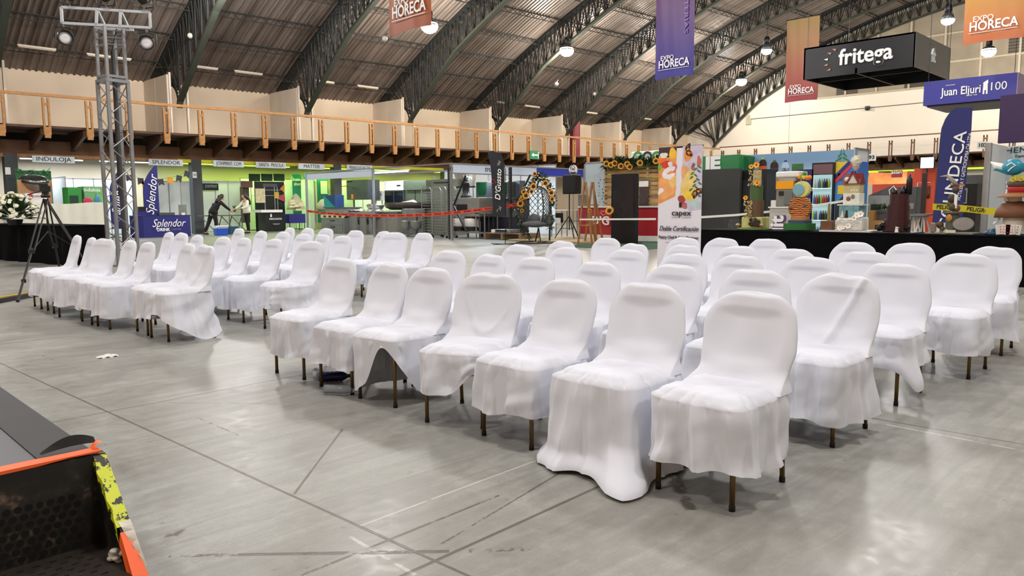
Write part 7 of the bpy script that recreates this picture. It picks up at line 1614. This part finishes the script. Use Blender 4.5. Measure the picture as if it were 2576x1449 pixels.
# dark soffit band with green line, far red stalls under the end mezzanine
t,w,h=bx('stall_back_wall','red wall of the food stall seen between the dark cake and the flag','wall panel',52,2196,436,2350,500,.2,mat('tomato_red_wall',(176,58,44),.5,var=.1),True)
for l,t_,r,b,m,nm,lab in ((2186,434,2280,462,mat('food_picture',(206,120,60),.4,emit=.5,var=.5,vscale=2.5),'lit_menu_board','glowing orange food picture board above the red stall'),(2243,429,2268,446,mat('dark_red_board',(130,28,40),.5),'hanging_sign','small dark red hanging sign with white script over the red stall')):
    y1,y0,z1,z0=rX(50 if 'menu' in nm else 47,l,t_,r,b); o=MB().box((0,-(y1-y0)/2,0),(.1,(y1-y0)/2,z1-z0)).obj(nm,m,label=lab,cat='sign'); o.location=(50 if 'menu' in nm else 47,(y0+y1)/2,z0)
text('asian',NX(-.03,0,.30),.3,M_twhite,bpy.data.objects['hanging_sign'],w=.55)
MB().box((55.9,4,XP(2250,432,56).z),(56.0,27,XP(2250,428,56).z)).obj('green_light_strip',mat('lime_led',(150,230,30),.4,emit=1.6),label='thin lime green light strip under the end mezzanine',cat='light strip')
t,w,h=bx('red_kiosk','tall orange-red kiosk panel with white outline, left of the feather flag','kiosk',33,2300,424,2347,560,.5,mat('orange_red_panel',(204,74,44),.5),True); MB().tube([(-.02,w*.6,h*.3),(-.02,w*.6,h*.78),(-.02,-w*.6,h*.78)],.015,5).obj('white_outline',M_twhite,t)
t,w,h=bx('wall_screen','bright white lit screen above the orange-red kiosk','screen',32.5,2315,395,2350,424,.08,M_blackp); MB().box((-.01,-w+.03,.03),(0,w-.03,h-.03)).obj('lit_screen',mat('lit_screen',(214,224,255),.3,emit=3),t); MB().tube([(.04,0,0),(.04,0,-t.location.z)],.03,6).obj('mount_pole',M_black,t)
t,w,h=bx('dark_post','tall dark brown slender sculpture post by the kiosk','post',24,2320,435,2326,540,.1,mat('dark_mahogany',(50,24,22),.5),True)
t,w,h=bx('copper_drum','round copper-brown drum beside the dark post','drum',26,2304,468,2338,500,.1,mat('copper_brown',(110,52,38),.35,.4)); MB().tube([(0.05,0,h/2),(-.1,0,h/2)],w,20).obj('drum',MATS['copper_brown'],t); MB().box((.02,-.03,-t.location.z),(.06,.03,0)).obj('stand',M_black,t)
t,w,h=bx('grill_counter','grey steel grill counter with black slot, right of the white end panel','grill',27,2184,492,2238,545,.9,M_steelw,True); MB().box((-.02,-w*.2,h*.62),(0,w*.7,h*.8)).obj('slot',M_black,t); MB().prism([(-w,h),(w,h),(w,h+.3)],NX(.0,0,0),-.0+.5).obj('sloped_hood',M_dsteel,t)
t,w,h=bx('timber_counter','light timber box counter below the grill counter','counter',23,2183,530,2194,578,.8,mat('honey_plywood',(176,130,72),.6,var=.15),True); MB().box((-.01,-w-1.0,0),(.7,-w-.0,h*.72)).obj('side_box',MATS['honey_plywood'],t); MB().box((-.02,-w-.95,0),(-.008,-w-.08,h*.60)).obj('dark_opening',mat('dark_opening',(60,30,26),.7),t)
t=thing('potted_herbs','tray of small green plants on the grill counter','plants',XP(2222,528,23.4)); mb=MB()
for k in range(60): p=Vector((rc.uniform(-.1,.1),rc.uniform(-.3,.3),0)); leaf(mb,p,p+Vector((rc.uniform(-.05,.05),rc.uniform(-.08,.08),rc.uniform(.08,.22))),.03)
mb.obj('leaves',M_leaf,t); MB().box((-.12,-.32,-.08),(.12,.32,0)).obj('planter',M_dsteel,t); MB().box((-.08,-.28,-t.location.z),(.08,.28,-.08)).obj('stand',M_dsteel,t)
for k,(px_,lab) in enumerate(((2298,'left'),(2322,'right'))):
    t=thing('bar_table','small round black bar table with white splayed legs, %s of the pair behind the cakes'%lab,'table',(19.0+k*2,XP(px_,560,19.0+k*2).y,0),group='bar tables'); MB().lathe([(0,.93),(.32,.93),(.32,.96),(0,.96)],n=24).obj('tabletop',M_dsteel,t)
    for a in range(4): MB().bar((.06*math.cos(a*PI/2+.5),.06*math.sin(a*PI/2+.5),.93),(.28*math.cos(a*PI/2+.5),.28*math.sin(a*PI/2+.5),0),.03).obj('leg',M_white,t)
t,w,h=bx('steel_appliance','stack of grey kitchen appliances behind the dark burgundy cake','appliance',24,2258,470,2302,560,.6,M_dsteel,True); MB().box((-.02,-w*.8,h*.62),(0,w*.7,h*.72)).obj('panel',M_steelw,t); MB().box((-.02,-w*.8,h*.3),(0,w*.7,h*.5)).obj('dark_door',M_black,t)
t,w,h=bx('convection_oven','black countertop oven with framed glass door, behind the rustic cake','oven',19.5,2397,462,2456,515,.6,M_blackp); MB().box((-.015,-w*.25,h*.05),(-.002,w*.85,h*.78)).obj('door_frame',M_steelw,t); MB().box((-.022,-w*.12,h*.12),(-.014,w*.72,h*.68)).obj('glass',M_glassd,t); MB().box((.0,-w,-t.location.z),(.55,w,0)).obj('stand',M_black,t)
t,w,h=bx('grey_equipment_tower','tall dark grey equipment tower right of the navy feather flag','appliance',20.4,2430,440,2484,560,.6,M_dsteel,True); MB().box((-.02,-w*.7,h*.80),(0,w*.4,h*.82)).obj('white_edge',M_white,t)
# Colindeca flag
FX2=17.5; pb_=XP(2352,600,FX2); t=thing('feather_flag','tall navy blue feather flag with vertical white lettering, right side','flag',(FX2,XP(2400,600,FX2).y,0)); y_of=lambda px,py:XP(px,py,FX2).y-t.location.y; z_of=lambda px,py:XP(px,py,FX2).z
Lp=[(2408,271),(2392,281),(2379,300),(2370,322),(2366,350),(2363,385),(2360,420),(2357,460),(2352,510),(2347,560)]; Rp=[(2447,270),(2446,281),(2445,300),(2444,322),(2441,350),(2438,385),(2434,420),(2430,460),(2424,510),(2420,560)]
V=[]
for (a,b),(c_,d_) in zip(Lp,Rp): V+=[Vector((0,y_of(a,b),z_of(a,b))),Vector((0,y_of(c_,d_),z_of(c_,d_)))]
o=MB().add(V,[(2*i,2*i+1,2*i+3,2*i+2) for i in range(len(Lp)-1)]).obj('flag_cloth',mat('flag_navy',(36,40,104),.7,var=.08),t); s_=o.modifiers.new('t','SOLIDIFY'); s_.thickness=.01
MB().tube([(0.02,y_of(2350,560),0)]+[(0.02,y_of(a,b),z_of(a,b)) for a,b in reversed(Lp)],.018,6).obj('pole',M_black,t); MB().box((-.3,y_of(2350,560)-.3,0),(.3,y_of(2350,560)+.3,.03)).obj('base_plate',M_black,t)
c0_=(2398,456); Mv=NX(-.03,y_of(*c0_),z_of(*c0_))@Matrix.Rotation(R(84),4,'Z'); hgt=z_of(2410,330)-z_of(2385,560); text('COLINDECA',Mv,.31,M_twhite,t,w=2.0,bold=.006)
c1_=(2425,420); Mv=NX(-.03,y_of(*c1_)-.02,z_of(*c1_))@Matrix.Rotation(R(84),4,'Z'); text('HOTELERIA Y GASTRONOMIA CIA LTDA',Mv,.10,M_twhite,t,w=1.35)
# grey booth at right edge
t=thing('booth_partition','pale grey booth with silver corner post and black lettering at the right edge','partition',(0,0,0),group='white booth partitions'); x_=18.0; q1=XP(2487,360,x_); q2=XP(2516,360,x_)
MB().box((x_-.05,q1.y-.06,0),(x_+.05,q1.y+.05,q1.z)).obj('corner_post',M_alu,t); MB().box((x_+.05,q1.y-.04,.03),(x_+1.4,q1.y-.0,q1.z)).obj('side_panel',M_panel,t); MB().box((x_+1.4,-1,.03),(x_+1.45,q1.y,q1.z)).obj('back_panel',mat('pale_grey_panel',(0,0,0)),t); MB().box((x_,q1.y-.03,q1.z-.05),(x_+1.4,q1.y+.03,q1.z)).obj('top_rail',M_alu,t)
qq=XP(2556,378,x_+1.38); text('HENNY',NX(x_+1.385,qq.y-.15,qq.z),.17,M_txt,t,w=.72,bold=-.0); qq=XP(2564,392,x_+1.38); text('Especialidades',NX(x_+1.385,qq.y-.15,qq.z),.08,M_txt,t); qq=XP(2574,420,x_+1.38); text('rit',NX(x_+1.385,qq.y-.1,qq.z),.28,M_txt,t,bold=.04)
t,w,h=bx('violet_wall_board','large dark violet board above the grey booth at the right edge','board',19.5,2517,240,2600,356,.1,mat('deep_violet_board',(52,24,74),.55,var=.08)); MB().tube([(.05,-w+.05,0),(.05,-w+.05,-t.location.z)],.03,6).tube([(.06,w-.3,0),(.06,w-.3,-t.location.z)],.03,6).obj('support_pole',M_alu,t)
M_yt=mat('yellow_tape',(214,200,34),.45); pts=[XP(2346,520,15.0),XP(2420,524,15.05),XP(2475,530,15.1),XP(2540,537,15.1),XP(2600,545,15.1)]
tape('danger_tape','yellow danger tape reading PELIGRO stretched in front of the navy flag',pts,.115,M_yt,'PELIGRO',step=.47,ts=.10)
tube_lamp(30,14,3.0,2,1,COOL,'x') if False else None
for x,y,p_,c_ in ((25,4.5,70,(1,.95,.9)),(48,16,160,(1,.85,.6))):
    area('stall_light',(x,y,3.0),(0,0,0),1.5,.6,p_,c_)
tv=thing('stall_spot_rail','black spotlight rail above the right-hand stalls, behind the tall flag','light rail',(25,4.5,3.03)); MB().box((-.75,-.3,0),(.75,.3,.06)).obj('rail',M_black,tv)
tv=thing('stall_spot_rail','black spotlight rail above the far red food stall','light rail',(48,16,3.03)); MB().box((-.75,-.3,0),(.75,.3,.06)).obj('rail',M_black,tv)
# ---------------------------------------------------------------- unlit eave fixtures and bulbs on the chords
M_fix=mat('unlit_tube_fixture',(198,186,168),.5)
EV=[(44,118,141,128),(218,137,330,155),(475,167,548,177),(590,181,660,190),(794,205,840,211),(899,217,951,225),(1250,257,1272,262),(1321,267,1357,272),(1473,284,1502,287),(1612,298,1638,302)]
for i,(a,b,c,d) in enumerate(EV):
    p=YP(a,b,36.0); q=YP(c,d,36.0); z=(p.z+q.z)/2; t=thing('unlit_tube_fixture','unlit white twin-tube fixture under the roof edge, %s from the left'%(ORD+['ninth','tenth'])[i],'lamp fixture',((p.x+q.x)/2,36.0,z),group='unlit tube fixtures along the roof edge'); L=(q.x-p.x)/2
    MB().box((-L,-.05,.03),(L,.05,.10)).obj('housing',M_fix,t); MB().tube([(-L*.95,-.05,0),(L*.95,-.05,0)],.02,6).tube([(-L*.95,.05,0),(L*.95,.05,0)],.02,6).obj('tubes',M_fix,t)
    top=roof((p.x+q.x)/2,36.0)-z; MB().tube([(-L*.8,0,.1),(-L*.8,0,top-.05)],.008,4).tube([(L*.8,0,.1),(L*.8,0,top-.05)],.008,4).obj('hanger',M_black,t)
for px,py,xt,lab in ((478,90,14.2,'second'),(968,97,20.6,'third'),(1400,212,34.1,'fifth'),(1496,236,41,'sixth')):
    q=XP(px,py,xt-.2); t=thing('round_bulb_lamp','small unlit round white lamp on the lower chord of the %s roof truss'%lab,'lamp',q,group='round lamps on the truss chords'); MB().ball((0,0,0),.12,12).obj('globe',mat('unlit_globe',(180,176,166),.5),t,smooth=True); MB().tube([(0,0,.1),(.15,0,.25)],.02,5).obj('bracket',M_black,t)
